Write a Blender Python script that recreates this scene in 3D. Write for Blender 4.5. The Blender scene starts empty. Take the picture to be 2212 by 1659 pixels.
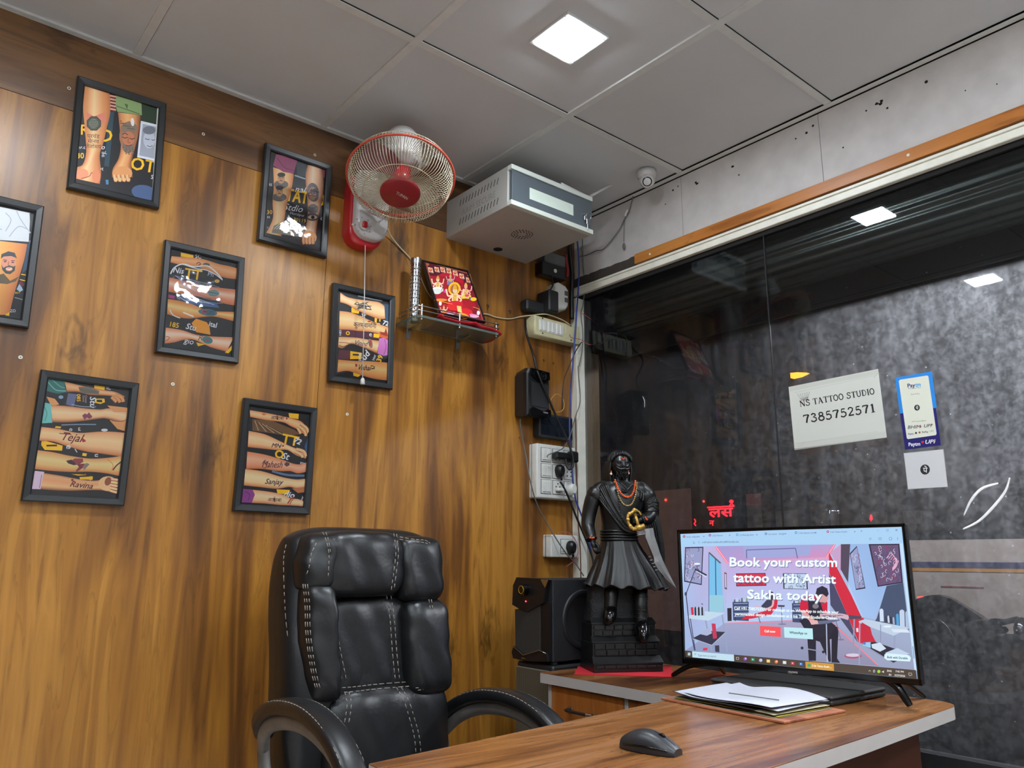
import bpy, math, random
import numpy as np
from mathutils import Vector, Matrix
R = random.Random(7)
SC = bpy.context.scene
COL = SC.collection
PI = math.pi
# ---------------------------------------------------------------- camera
FPX, YAW, PITCH, ROLL = 1677.12, 0.688154, 0.2225596, 0.0075371
CAM = np.array([-2.2737, -2.33519, 1.08986])
def cam_axes():
    f = np.array([math.sin(YAW)*math.cos(PITCH), math.cos(YAW)*math.cos(PITCH), math.sin(PITCH)])
    r = np.array([math.cos(YAW), -math.sin(YAW), 0.])
    u = np.cross(r, f)
    return r*math.cos(ROLL)+u*math.sin(ROLL), -r*math.sin(ROLL)+u*math.cos(ROLL), f
CR, CU, CF = cam_axes()
cd = bpy.data.cameras.new('camera'); cam = bpy.data.objects.new('camera', cd); COL.objects.link(cam)
cd.sensor_width = 36; cd.lens = 36*FPX/2212; cd.clip_start = 0.02; cd.clip_end = 100
cam.matrix_world = Matrix(((CR[0], CU[0], -CF[0], CAM[0]), (CR[1], CU[1], -CF[1], CAM[1]), (CR[2], CU[2], -CF[2], CAM[2]), (0, 0, 0, 1)))
SC.camera = cam
def ray(u, v):                                   # direction from the camera through a photo pixel
    return CF+CR*(u-1106)/FPX-CU*(v-829.5)/FPX
def at(u, v, ax, val):                           # where that pixel's ray meets a real plane
    d = ray(u, v); return CAM+d*(val-CAM[ax])/d[ax]
# ---------------------------------------------------------------- colour management, world, lamps
SC.view_settings.view_transform = 'Standard'; SC.view_settings.look = 'None'
SC.view_settings.gamma = 1; SC.view_settings.use_curve_mapping = False
SC.view_settings.exposure = 0.0
w = bpy.data.worlds.new('world'); SC.world = w; w.use_nodes = True
w.node_tree.nodes['Background'].inputs[0].default_value = (0.10, 0.10, 0.13, 1)
w.node_tree.nodes['Background'].inputs[1].default_value = 0.045
SC.cycles.max_bounces = 9; SC.cycles.diffuse_bounces = 4; SC.cycles.glossy_bounces = 5
SC.cycles.transparent_max_bounces = 16; SC.cycles.transmission_bounces = 8
SC.cycles.sample_clamp_indirect = 4; SC.cycles.caustics_reflective = False; SC.cycles.caustics_refractive = False
SC.cycles.use_denoising = True
CEIL = 2.562
PANEL_E = 240.0        # radiance of the LED ceiling panels
def light(name, kind, loc, energy, color=(1, 1, 1), **kw):
    l = bpy.data.lights.new(name, kind); l.energy = energy; l.color = color
    for k, v in kw.items():
        if k not in ('aim',): setattr(l, k, v)
    o = bpy.data.objects.new(name, l); o.location = loc; COL.objects.link(o)
    if 'aim' in kw:
        o.rotation_euler = (Vector(kw['aim'])-Vector(loc)).to_track_quat('-Z', 'Y').to_euler()
    return o
# street side: tube lamp of the shop front under its sign box, street lamp on the roadside wall
light('street_lamp_light', 'SPOT', (1.5, -.9, 2.9), 330, (1, .93, .88), spot_size=1.15, spot_blend=.8, shadow_soft_size=.06, aim=(2.9, -.45, .85))
# ---------------------------------------------------------------- helpers
def s2l(c):
    return tuple(((x/255)/12.92 if x/255 <= .04045 else ((x/255+.055)/1.055)**2.4) for x in c[:3])+(1.0,)
def mat(name, rgb, rough=.5, metal=0, spec=.5, emit=None, estr=1, coat=0, bump=None, bscale=200, trans=0, alpha=None, var=0, vscale=20, aniso=None):
    m = bpy.data.materials.new(name); m.use_nodes = True
    nt = m.node_tree; b = nt.nodes['Principled BSDF']; L = nt.links
    b.inputs['Base Color'].default_value = s2l(rgb); b.inputs['Roughness'].default_value = rough
    b.inputs['Metallic'].default_value = metal; b.inputs['Specular IOR Level'].default_value = spec
    b.inputs['Coat Weight'].default_value = coat; b.inputs['Coat Roughness'].default_value = .12
    if trans: b.inputs['Transmission Weight'].default_value = trans
    if emit: b.inputs['Emission Color'].default_value = s2l(emit); b.inputs['Emission Strength'].default_value = estr
    tc = nt.nodes.new('ShaderNodeTexCoord')
    if var:
        n = nt.nodes.new('ShaderNodeTexNoise'); n.inputs['Scale'].default_value = vscale; n.inputs['Detail'].default_value = 6
        mp = nt.nodes.new('ShaderNodeMapRange'); mp.inputs['To Min'].default_value = 1-var; mp.inputs['To Max'].default_value = 1+var*.6
        mp.inputs['From Min'].default_value = .3; mp.inputs['From Max'].default_value = .7
        mx = nt.nodes.new('ShaderNodeVectorMath'); mx.operation = 'SCALE'; mx.inputs[0].default_value = s2l(rgb)[:3]
        L.new(tc.outputs['Object'], n.inputs['Vector']); L.new(n.outputs['Fac'], mp.inputs['Value']); L.new(mp.outputs[0], mx.inputs['Scale']); L.new(mx.outputs[0], b.inputs['Base Color'])
    if bump:
        n = nt.nodes.new('ShaderNodeTexNoise'); n.inputs['Scale'].default_value = bscale; n.inputs['Detail'].default_value = 3
        bp = nt.nodes.new('ShaderNodeBump'); bp.inputs['Strength'].default_value = bump; bp.inputs['Distance'].default_value = .002
        L.new(tc.outputs['Object'], n.inputs['Vector']); L.new(n.outputs['Fac'], bp.inputs['Height']); L.new(bp.outputs[0], b.inputs['Normal'])
    return m
def nodes(m): return m.node_tree.nodes, m.node_tree.links
def wood(name, along, cols, rough=.3, scale=1.0, seed=0, knots=True, coat=0.0, warm=1.0):
    """laminate wood grain; along = axis index of the grain"""
    m = bpy.data.materials.new(name); m.use_nodes = True; N, L = nodes(m); b = N['Principled BSDF']
    tc = N.new('ShaderNodeTexCoord')
    def mapped(sc, off=0):
        mp = N.new('ShaderNodeMapping'); s = [sc[0]]*3; s[along] = sc[1]
        mp.inputs['Scale'].default_value = [x*scale for x in s]; mp.inputs['Location'].default_value = (seed+off, seed*1.7, off)
        L.new(tc.outputs['Object'], mp.inputs['Vector']); return mp
    def noise(v, sc=1, det=4, dist=0, rough_=.5):
        n = N.new('ShaderNodeTexNoise'); n.inputs['Scale'].default_value = sc; n.inputs['Detail'].default_value = det
        n.inputs['Distortion'].default_value = dist; n.inputs['Roughness'].default_value = rough_; L.new(v.outputs[0], n.inputs['Vector']); return n
    big = noise(mapped((6.5, .75)), 1, 3, .6)
    mid = noise(mapped((17, 1.3), 3), 1, 4, 1.6)
    fine = noise(mapped((120, 3.0), 5), 1, 3, .2)
    ad = N.new('ShaderNodeMath'); ad.operation = 'MULTIPLY_ADD'; L.new(mid.outputs['Fac'], ad.inputs[0]); ad.inputs[1].default_value = .55; L.new(big.outputs['Fac'], ad.inputs[2])
    mu = N.new('ShaderNodeMath'); mu.operation = 'MULTIPLY'; mu.inputs[1].default_value = 6.0; L.new(ad.outputs[0], mu.inputs[0])
    fr = N.new('ShaderNodeMath'); fr.operation = 'FRACT'; L.new(mu.outputs[0], fr.inputs[0])       # contour lines of the grain
    ramp = N.new('ShaderNodeValToRGB'); e = ramp.color_ramp.elements
    pos = [.42, .58, .70, .84, .98, 1.15]
    lo, hi = .42, 1.12
    ps = [0, .24, .42, .6, .78, 1]
    e[0].position = 0; e[0].color = s2l(cols[0]); e[1].position = 1; e[1].color = s2l(cols[-1])
    for p_, c_ in zip(ps[1:-1], cols[1:-1]):
        x = e.new(p_); x.color = s2l(c_)
    mr = N.new('ShaderNodeMapRange'); mr.inputs['From Min'].default_value = .49; mr.inputs['From Max'].default_value = 1.03
    L.new(ad.outputs[0], mr.inputs['Value']); L.new(mr.outputs[0], ramp.inputs['Fac'])
    # thin darker grain line on each contour
    ln = N.new('ShaderNodeMapRange'); ln.inputs['From Min'].default_value = 0; ln.inputs['From Max'].default_value = .16
    ln.inputs['To Min'].default_value = .78; ln.inputs['To Max'].default_value = 1.0; L.new(fr.outputs[0], ln.inputs['Value'])
    fm = N.new('ShaderNodeMapRange'); fm.inputs['From Min'].default_value = .3; fm.inputs['From Max'].default_value = .7
    fm.inputs['To Min'].default_value = .93; fm.inputs['To Max'].default_value = 1.05; L.new(fine.outputs['Fac'], fm.inputs['Value'])
    m1 = N.new('ShaderNodeMath'); m1.operation = 'MULTIPLY'; L.new(ln.outputs[0], m1.inputs[0]); L.new(fm.outputs[0], m1.inputs[1])
    last = m1
    if knots:
        vo = N.new('ShaderNodeTexVoronoi'); vo.inputs['Scale'].default_value = 1; vo.feature = 'F1'; vo.voronoi_dimensions = '2D'
        sp = N.new('ShaderNodeSeparateXYZ'); L.new(mapped((5.0, 2.4), 11).outputs[0], sp.inputs[0]); dm = N.new('ShaderNodeCombineXYZ')
        L.new(sp.outputs[2 if along == 0 else 0], dm.inputs[0]); L.new(sp.outputs[along], dm.inputs[1])
        dn = noise(mapped((40, 14), 9), 1, 3, 1.0)
        sv = N.new('ShaderNodeVectorMath'); sv.operation = 'SCALE'; sv.inputs['Scale'].default_value = .62; L.new(dn.outputs['Color'], sv.inputs[0])
        av = N.new('ShaderNodeVectorMath'); av.operation = 'ADD'; L.new(dm.outputs[0], av.inputs[0]); L.new(sv.outputs[0], av.inputs[1]); L.new(av.outputs[0], vo.inputs['Vector'])
        km = N.new('ShaderNodeMapRange'); km.inputs['From Min'].default_value = .03; km.inputs['From Max'].default_value = .22
        km.inputs['To Min'].default_value = .42; km.inputs['To Max'].default_value = 1; L.new(vo.outputs['Distance'], km.inputs['Value'])
        # only some cells carry a knot
        sx = N.new('ShaderNodeSeparateXYZ'); L.new(vo.outputs['Color'], sx.inputs[0])
        gt = N.new('ShaderNodeMath'); gt.operation = 'GREATER_THAN'; gt.inputs[1].default_value = .36; L.new(sx.outputs[0], gt.inputs[0])
        mxk = N.new('ShaderNodeMath'); mxk.operation = 'MAXIMUM'; L.new(gt.outputs[0], mxk.inputs[0]); L.new(km.outputs[0], mxk.inputs[1])
        m2 = N.new('ShaderNodeMath'); m2.operation = 'MULTIPLY'; L.new(mxk.outputs[0], m2.inputs[0]); L.new(m1.outputs[0], m2.inputs[1]); last = m2
    vm = N.new('ShaderNodeVectorMath'); vm.operation = 'SCALE'; L.new(ramp.outputs[0], vm.inputs[0]); L.new(last.outputs[0], vm.inputs['Scale'])
    L.new(vm.outputs[0], b.inputs['Base Color']); b.inputs['Roughness'].default_value = rough
    b.inputs['Coat Weight'].default_value = coat; b.inputs['Coat Roughness'].default_value = .2
    return m
def winv(p):
    m = Matrix.Identity(4)
    while p is not None: m = p.matrix_basis @ m; p = p.parent
    return m.inverted()
class MB:
    """collects shapes; build() links them as ONE mesh object"""
    def __init__(s): s.v = []; s.f = []; s.m = []; s.sm = []
    def add(s, vs, fs, mi=0, smooth=False, M=None):
        o = len(s.v)
        for p in vs:
            p = Vector(p); s.v.append(tuple(M @ p) if M is not None else tuple(p))
        for f in fs: s.f.append([i+o for i in f]); s.m.append(mi); s.sm.append(smooth)
        return s
    def box(s, a, b, mi=0, M=None, bev=0):
        x0, y0, z0 = (min(a[i], b[i]) for i in range(3)); x1, y1, z1 = (max(a[i], b[i]) for i in range(3))
        if bev <= 0:
            vs = [(x0,y0,z0),(x1,y0,z0),(x1,y1,z0),(x0,y1,z0),(x0,y0,z1),(x1,y0,z1),(x1,y1,z1),(x0,y1,z1)]
            return s.add(vs, [(0,3,2,1),(4,5,6,7),(0,1,5,4),(1,2,6,5),(2,3,7,6),(3,0,4,7)], mi, False, M)
        b_ = min(bev, (x1-x0)/2.01, (y1-y0)/2.01, (z1-z0)/2.01)
        # chamfered box: 24 verts
        vs = []; idx = {}
        for ix, X in enumerate((x0, x1)):
            for iy, Y in enumerate((y0, y1)):
                for iz, Z in enumerate((z0, z1)):
                    dx, dy, dz = (b_ if ix == 0 else -b_), (b_ if iy == 0 else -b_), (b_ if iz == 0 else -b_)
                    idx[ix,iy,iz,0] = len(vs); vs.append((X, Y+dy, Z+dz))
                    idx[ix,iy,iz,1] = len(vs); vs.append((X+dx, Y, Z+dz))
                    idx[ix,iy,iz,2] = len(vs); vs.append((X+dx, Y+dy, Z))
        fs = []
        q = [(0,0),(1,0),(1,1),(0,1)]
        for k in (0, 1):
            for ax in range(3):
                f = []
                for (i, j) in q:
                    t = [0,0,0]; t[ax] = k; t[(ax+1)%3] = i; t[(ax+2)%3] = j; f.append(idx[t[0],t[1],t[2],ax])
                fs.append(f if k else f[::-1])
        for ax in range(3):
            a1, a2 = (ax+1)%3, (ax+2)%3
            for i in (0,1):
                for j in (0,1):
                    t0 = [0,0,0]; t0[a1] = i; t0[a2] = j; t1 = t0[:]; t1[ax] = 1
                    f = [idx[t0[0],t0[1],t0[2],a1], idx[t1[0],t1[1],t1[2],a1], idx[t1[0],t1[1],t1[2],a2], idx[t0[0],t0[1],t0[2],a2]]
                    fs.append(f if (i+j)%2 else f[::-1])
        for ix in (0,1):
            for iy in (0,1):
                for iz in (0,1):
                    f = [idx[ix,iy,iz,0], idx[ix,iy,iz,1], idx[ix,iy,iz,2]]
                    fs.append(f if (ix+iy+iz)%2 else f[::-1])
        return s.add(vs, fs, mi, False, M)
    def cyl(s, p0, p1, r0, r1=None, n=20, mi=0, cap=True, smooth=True, M=None):
        r1 = r0 if r1 is None else r1
        p0, p1 = Vector(p0), Vector(p1); d = (p1-p0).normalized(); a = d.orthogonal().normalized(); b = d.cross(a)
        vs = []
        for p, r in ((p0, r0), (p1, r1)):
            for k in range(n):
                t = 2*PI*k/n; vs.append(p+a*math.cos(t)*r+b*math.sin(t)*r)
        s.add(vs, [(k, (k+1)%n, (k+1)%n+n, k+n) for k in range(n)], mi, smooth, M)
        if cap: s.add(vs, [list(range(n))[::-1], [k+n for k in range(n)]], mi, False, M)
        return s
    def tube(s, pts, r, n=8, mi=0, closed=False, M=None, cap=True, flat=1.0, up=None):
        P = [Vector(p) for p in pts]; m = len(P); rs = r if isinstance(r, (list, tuple)) else [r]*m
        vs = []; prev = None
        for i in range(m):
            if closed: t = P[(i+1)%m]-P[i-1]
            else: t = P[min(i+1, m-1)]-P[max(i-1, 0)]
            t = t.normalized() if t.length > 1e-9 else Vector((0, 0, 1))
            if up is not None: a = Vector(up).cross(t); a = a.normalized() if a.length > 1e-6 else t.orthogonal().normalized()
            elif prev is None: a = t.orthogonal().normalized()
            else:
                a = prev-t*prev.dot(t); a = a.normalized() if a.length > 1e-6 else t.orthogonal().normalized()
            prev = a; b = t.cross(a)
            for k in range(n):
                q = 2*PI*k/n; vs.append(P[i]+a*math.cos(q)*rs[i]+b*math.sin(q)*rs[i]*flat)
        fs = []
        for i in range(m if closed else m-1):
            j = (i+1) % m
            for k in range(n): fs.append((i*n+k, i*n+(k+1)%n, j*n+(k+1)%n, j*n+k))
        if not closed and cap: fs += [list(range(n))[::-1], [(m-1)*n+k for k in range(n)]]
        return s.add(vs, fs, mi, True, M)
    def lathe(s, prof, n=32, mi=0, M=None, smooth=True, axis='z'):
        vs = []
        for r, z in prof:
            for k in range(n):
                t = 2*PI*k/n; vs.append((r*math.cos(t), r*math.sin(t), z))
        fs = [(i*n+k, i*n+(k+1)%n, (i+1)*n+(k+1)%n, (i+1)*n+k) for i in range(len(prof)-1) for k in range(n)]
        s.add(vs, fs, mi, smooth, M); return s
    def sphere(s, c, r, n=16, mi=0, M=None, sc=(1,1,1)):
        c = Vector(c); vs = []; m = n//2
        for i in range(m+1):
            a = PI*i/m
            for k in range(n):
                t = 2*PI*k/n; vs.append(c+Vector((math.sin(a)*math.cos(t)*r*sc[0], math.sin(a)*math.sin(t)*r*sc[1], math.cos(a)*r*sc[2])))
        return s.add(vs, [(i*n+k, (i+1)*n+k, (i+1)*n+(k+1)%n, i*n+(k+1)%n) for i in range(m) for k in range(n)], mi, True, M)
    def prism(s, pts, d, mi=0, M=None, plane='xz', smooth=False, off=0):
        """outline in a plane, thickened by d along the third axis"""
        n = len(pts)
        def P(p, k):
            return (p[0], k, p[1]) if plane == 'xz' else ((k, p[0], p[1]) if plane == 'yz' else (p[0], p[1], k))
        vs = [P(p, off) for p in pts]+[P(p, off+d) for p in pts]
        s.add(vs, [list(range(n)), [k+n for k in range(n)][::-1]], mi, False, M)
        return s.add(vs, [(k, k+n, (k+1)%n+n, (k+1)%n) for k in range(n)], mi, smooth, M)
    def sup(s, c, sz, e1=.3, e2=.3, n=24, mi=0, M=None, fn=None):
        """superellipsoid cushion, half sizes sz"""
        pw = lambda x, e: math.copysign(abs(x)**e, x)
        vs = []; m = n
        for i in range(m+1):
            a = -PI/2+PI*i/m
            for k in range(2*n):
                t = 2*PI*k/(2*n)
                p = Vector((pw(math.cos(a), e1)*pw(math.cos(t), e2), pw(math.sin(a), e1), pw(math.cos(a), e1)*pw(math.sin(t), e2)))
                q = Vector((c[0]+p[0]*sz[0], c[1]+p[1]*sz[1], c[2]+p[2]*sz[2]))
                vs.append(fn(q, p) if fn else q)
        q = 2*n
        return s.add(vs, [(i*q+k, i*q+(k+1)%q, (i+1)*q+(k+1)%q, (i+1)*q+k) for i in range(m) for k in range(q)], mi, True, M)
    def pillow(s, c, sz, n=26, mi=0, M=None, fn=None, cr=.22, p=5.0, q=2.2):
        """stuffed cushion on an x-z grid with rounded corners, depth along y"""
        vs = []
        for sd in (-1, 1):
            for i in range(n+1):
                for j in range(n+1):
                    a, b = -math.cos(PI*i/n), -math.cos(PI*j/n); a2, b2 = a*math.sqrt(max(0, 1-b*b*b*b*cr)), b*math.sqrt(max(0, 1-a*a*a*a*cr))
                    d = (max(0, 1-abs(a)**p)**(1/q))*(max(0, 1-abs(b)**p)**(1/q)); P = Vector((a2, sd*d, b2))
                    Q = Vector((c[0]+a2*sz[0], c[1]+sd*d*sz[1], c[2]+b2*sz[2])); vs.append(fn(Q, P) if fn else Q)
        K = (n+1)**2; f = [(i*(n+1)+j, (i+1)*(n+1)+j, (i+1)*(n+1)+j+1, i*(n+1)+j+1) for i in range(n) for j in range(n)]
        return s.add(vs, f+[tuple(k+K for k in g[::-1]) for g in f], mi, True, M)
    def loft(s, rings, mi=0, M=None, caps=True, smooth=True):
        n = len(rings[0]); vs = [p for r in rings for p in r]
        s.add(vs, [(i*n+k, i*n+(k+1)%n, (i+1)*n+(k+1)%n, (i+1)*n+k) for i in range(len(rings)-1) for k in range(n)], mi, smooth, M)
        if caps: s.add(list(rings[0])+list(rings[-1]), [list(range(n))[::-1], [n+k for k in range(n)]], mi, False, M)
        return s
    def build(s, name, mats, parent=None, local=False, **props):
        me = bpy.data.meshes.new(name)
        vs = s.v
        if parent is not None and not local:
            inv = winv(parent); vs = [tuple(inv @ Vector(p)) for p in vs]
        me.from_pydata(vs, [], s.f)
        ms = mats if isinstance(mats, (list, tuple)) else [mats]
        for m in ms: me.materials.append(m)
        me.polygons.foreach_set('material_index', s.m); me.polygons.foreach_set('use_smooth', s.sm)
        me.validate(); me.update()
        o = bpy.data.objects.new(name, me); COL.objects.link(o)
        if parent is not None: o.parent = parent
        for k, v in props.items(): o[k] = v
        return o
def thing(name, label, cat, loc=(0, 0, 0), rz=0, group=None, rot=None):
    o = bpy.data.objects.new(name, None); COL.objects.link(o); o.location = loc
    o.rotation_euler = rot if rot else (0, 0, rz); o.empty_display_size = .05
    o['label'] = label; o['category'] = cat
    if group: o['group'] = group
    return o
def tag(o, label, cat, group=None):
    o['label'] = label; o['category'] = cat
    if group: o['group'] = group
    return o
def struct(name, mb, m, parent=None, **kw):
    o = mb.build(name, m, parent)
    if parent is None: o['kind'] = 'structure'
    return o
def smooth_path(pts, k=6):
    """Catmull-Rom through points"""
    P = [Vector(p) for p in pts]; out = []
    for i in range(len(P)-1):
        a = P[max(i-1, 0)]; b = P[i]; c = P[i+1]; d = P[min(i+2, len(P)-1)]
        for j in range(k):
            t = j/k
            out.append(.5*((2*b)+(-a+c)*t+(2*a-5*b+4*c-d)*t*t+(-a+3*b-3*c+d)*t**3))
    out.append(P[-1]); return out
# ---------------------------------------------------------------- flat printed pictures
_txt = {}
def text_mesh(s, res=2):
    if s in _txt: return _txt[s]
    c = bpy.data.curves.new('t', 'FONT'); c.body = s; c.resolution_u = res
    o = bpy.data.objects.new('t', c); m = bpy.data.meshes.new_from_object(o)
    vs = [(v.co.x, v.co.y) for v in m.vertices]; fs = [list(p.vertices) for p in m.polygons]
    bpy.data.objects.remove(o); bpy.data.curves.remove(c); bpy.data.meshes.remove(m)
    _txt[s] = (vs, fs); return _txt[s]
class Canvas:
    """flat picture on a real plane: polygons with their own colours, each a hair in front of the last.
    o = origin, r = right, u = up, n = towards viewer (unit vectors); pictures are read off in zoomed photo pixels"""
    def __init__(s, o, r, u, n, eps=2e-5):
        s.o, s.r, s.u, s.n = (np.array(x, float) for x in (o, r, u, n)); s.eps = eps; s.k = 0
        s.v = []; s.f = []; s.c = []; s.zx = s.zy = 0; s.zs = 1; s.mode = 'px'
    def zoom(s, x, y, k): s.zx, s.zy, s.zs, s.mode = x, y, k, 'px'; return s
    def metric(s): s.mode = 'm'; return s
    def P(s, p):
        if s.mode == 'm': return s.o+s.r*p[0]+s.u*p[1]
        d = ray(s.zx+p[0]/s.zs, s.zy+p[1]/s.zs); t = np.dot(s.o-CAM, s.n)/np.dot(d, s.n); return CAM+d*t
    def raw(s, P3, fs, c):
        s.k += 1; o = len(s.v); off = s.n*s.eps*s.k
        s.v += [tuple(p+off) for p in P3]
        multi = isinstance(c, list)
        for f in fs:
            s.f.append([i+o for i in f]); s.c += [s2l(c[i]) if multi else s2l(c) for i in f]
    def poly(s, pts, c): s.raw([s.P(p) for p in pts], [list(range(len(pts)))], c)
    def rect(s, x, y, w_, h, c): s.poly([(x, y), (x+w_, y), (x+w_, y+h), (x, y+h)], c)
    def ell(s, cx, cy, rx, ry, c, n=18, a=0):
        ca, sa = math.cos(a), math.sin(a)
        s.poly([(cx+rx*math.cos(2*PI*k/n)*ca-ry*math.sin(2*PI*k/n)*sa, cy+rx*math.cos(2*PI*k/n)*sa+ry*math.sin(2*PI*k/n)*ca) for k in range(n)], c)
    def line(s, pts, w_, c, closed=False):
        P = [np.array(p, float) for p in pts]; n = len(P); L = []; Rr = []
        ws = w_ if isinstance(w_, (list, tuple)) else [w_]*n
        for i in range(n):
            t = (P[(i+1) % n]-P[i-1]) if closed else P[min(i+1, n-1)]-P[max(i-1, 0)]
            l = np.hypot(*t) or 1; nn = np.array([-t[1], t[0]])/l*ws[i]/2; L.append(P[i]+nn); Rr.append(P[i]-nn)
        vs = [s.P(p) for p in L+Rr]; m = n if closed else n-1
        s.raw(vs, [[i, (i+1) % n, (i+1) % n+n, i+n] for i in range(m)], c)
    def curve(s, pts, w_, c, k=5): s.line([(p[0], p[1]) for p in smooth_path([(a, b, 0) for a, b in pts], k)], w_, c)
    def text(s, t, x, y, size, c, a=0, shear=0, sx=1, align='l', bold=0, shearv=0, width=None):
        vs, fs = text_mesh(t)
        if not vs: return
        xs = [v[0] for v in vs]; x0, x1 = min(xs), max(xs)
        if width is not None: sx = width/((x1-x0)*size)
        ox = -x0 if align == 'l' else (-(x0+x1)/2 if align == 'c' else -x1)
        yd = 1 if s.mode == 'm' else -1
        ca, sa = math.cos(a), math.sin(a)
        def T(v, dx=0, dy=0):
            X = ((v[0]+ox)+shear*v[1])*size*sx+dx; Y = v[1]*size*yd+shearv*(v[0]+ox)*size*sx+dy
            return s.P((x+X*ca-Y*sa, y+X*sa+Y*ca))
        s.raw([T(v) for v in vs], fs, c)
        if bold:
            for dx, dy in ((bold, 0), (0, bold), (bold, bold)): s.raw([T(v, dx, dy) for v in vs], fs, c)
    def build(s, name, m, parent=None, **props):
        me = bpy.data.meshes.new(name); vs = s.v
        if parent is not None:
            inv = winv(parent); vs = [tuple(inv @ Vector(p)) for p in vs]
        me.from_pydata(vs, [], s.f); me.materials.append(m)
        at_ = me.color_attributes.new('Col', 'FLOAT_COLOR', 'CORNER')
        at_.data.foreach_set('color', [x for c in s.c for x in c])
        me.update(); o = bpy.data.objects.new(name, me); COL.objects.link(o)
        if parent is not None: o.parent = parent
        for k, v in props.items(): o[k] = v
        return o
def print_mat(name, rough=.4, emit=0, spec=.5, gain=1.0):
    m = bpy.data.materials.new(name); m.use_nodes = True; N, L = nodes(m); b = N['Principled BSDF']
    a = N.new('ShaderNodeAttribute'); a.attribute_name = 'Col'
    b.inputs['Roughness'].default_value = rough; b.inputs['Specular IOR Level'].default_value = spec
    if emit:
        b.inputs['Base Color'].default_value = (.01, .01, .01, 1); L.new(a.outputs['Color'], b.inputs['Emission Color']); b.inputs['Emission Strength'].default_value = emit
    else:
        g_ = N.new('ShaderNodeVectorMath'); g_.operation = 'SCALE'; g_.inputs['Scale'].default_value = gain; L.new(a.outputs['Color'], g_.inputs[0]); L.new(g_.outputs[0], b.inputs['Base Color'])
    return m
def glass_mat(name, tint=(1, 1, 1), refl=1.0, rough=0.0, bump=0, bscale=8):
    """thin pane: clear transmission + Fresnel reflection"""
    m = bpy.data.materials.new(name); m.use_nodes = True; N, L = nodes(m); N.remove(N['Principled BSDF']); out = N['Material Output']
    t = N.new('ShaderNodeBsdfTransparent'); t.inputs[0].default_value = (*tint, 1)
    g = N.new('ShaderNodeBsdfGlossy'); g.inputs['Roughness'].default_value = rough
    fr = N.new('ShaderNodeFresnel'); fr.inputs[0].default_value = 1.5
    mu = N.new('ShaderNodeMath'); mu.operation = 'MULTIPLY'; mu.inputs[1].default_value = refl; L.new(fr.outputs[0], mu.inputs[0])
    mx = N.new('ShaderNodeMixShader'); L.new(mu.outputs[0], mx.inputs[0]); L.new(t.outputs[0], mx.inputs[1]); L.new(g.outputs[0], mx.inputs[2])
    if bump:
        tc = N.new('ShaderNodeTexCoord'); n = N.new('ShaderNodeTexNoise'); n.inputs['Scale'].default_value = bscale; n.inputs['Detail'].default_value = 2
        bp = N.new('ShaderNodeBump'); bp.inputs['Strength'].default_value = bump; bp.inputs['Distance'].default_value = .01
        L.new(tc.outputs['Object'], n.inputs['Vector']); L.new(n.outputs['Fac'], bp.inputs['Height']); L.new(bp.outputs[0], g.inputs['Normal']); L.new(bp.outputs[0], fr.inputs['Normal'])
    L.new(mx.outputs[0], out.inputs['Surface']); return m
# ================================================================ THE ROOM
WOODC = [(78, 46, 20), (104, 65, 27), (132, 85, 33), (160, 107, 38), (178, 124, 50), (146, 95, 36)]
m_wood = wood('laminate_wall', 2, WOODC, .36, seed=3, scale=.95)
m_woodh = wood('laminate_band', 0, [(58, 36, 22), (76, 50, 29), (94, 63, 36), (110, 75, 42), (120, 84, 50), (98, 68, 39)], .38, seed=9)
m_trimwood = wood('trim_wood', 1, [(96, 52, 18), (150, 88, 34), (176, 108, 44), (190, 120, 52), (196, 130, 64), (180, 112, 48)], .35, seed=5, knots=False)
m_desk = wood('desk_laminate', 0, [(58, 34, 20), (92, 56, 30), (124, 78, 42), (140, 92, 50), (150, 104, 66), (118, 76, 46)], .27, seed=21, scale=1.5)
m_drawer = wood('drawer_laminate', 2, [(92, 50, 20), (124, 70, 28), (148, 86, 36), (166, 98, 42), (176, 108, 50), (160, 96, 42)], .35, seed=31, scale=1.3)
m_ceil = mat('ceiling_tile', (208, 210, 212), .75, var=.05, vscale=3)
m_tbar = mat('ceiling_grid', (218, 220, 218), .45, var=.06, vscale=30)
m_white = mat('white_paint', (202, 198, 195), .6, var=.10, vscale=14)
m_alu = mat('white_aluminium', (232, 230, 216), .4, var=.08, vscale=25)
m_black = mat('black_plastic', (20, 20, 22), .38)
m_blackm = mat('matt_black', (30, 31, 33), .55, bump=.15, bscale=400)
m_gloss = mat('glossy_black', (8, 8, 9), .12)
m_edge = mat('desk_edge_band', (176, 170, 166), .45, var=.04)
m_floor = mat('floor_tile', (226, 222, 216), .3, var=.05)
m_plaster = mat('far_wall_paint', (226, 222, 216), .6)
m_steel = mat('steel', (190, 190, 192), .25, metal=1)
m_gap = mat('dark_gap', (16, 14, 13), .9)
XL, YN = -4.4, -4.4
struct('floor', MB().box((XL, YN, -.05), (0.0, 0, 0)), m_floor)
# left wall: vertical-grained laminate boards with a narrow dark joint, horizontal band under the ceiling
wl = MB()
seams = [XL, -3.62, -2.40, -1.18, 0.0]
for a, b in zip(seams[:-1], seams[1:]): wl.box((a+.0008, 0, 0), (b-.0008, .02, 2.3268))
wl.box((XL, .004, 0), (0, .03, 2.6), 1)
struct('wall_left', wl, [m_wood, m_gap])
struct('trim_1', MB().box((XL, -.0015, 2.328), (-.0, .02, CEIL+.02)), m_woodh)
struct('wall_rear', MB().box((XL-.05, YN, 0), (XL, .03, 2.6)), mat('rear_wall_paint', (104, 84, 62), .6))
struct('wall_front', MB().box((XL, YN-.05, 0), (.05, YN, 2.6)), m_plaster)
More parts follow.
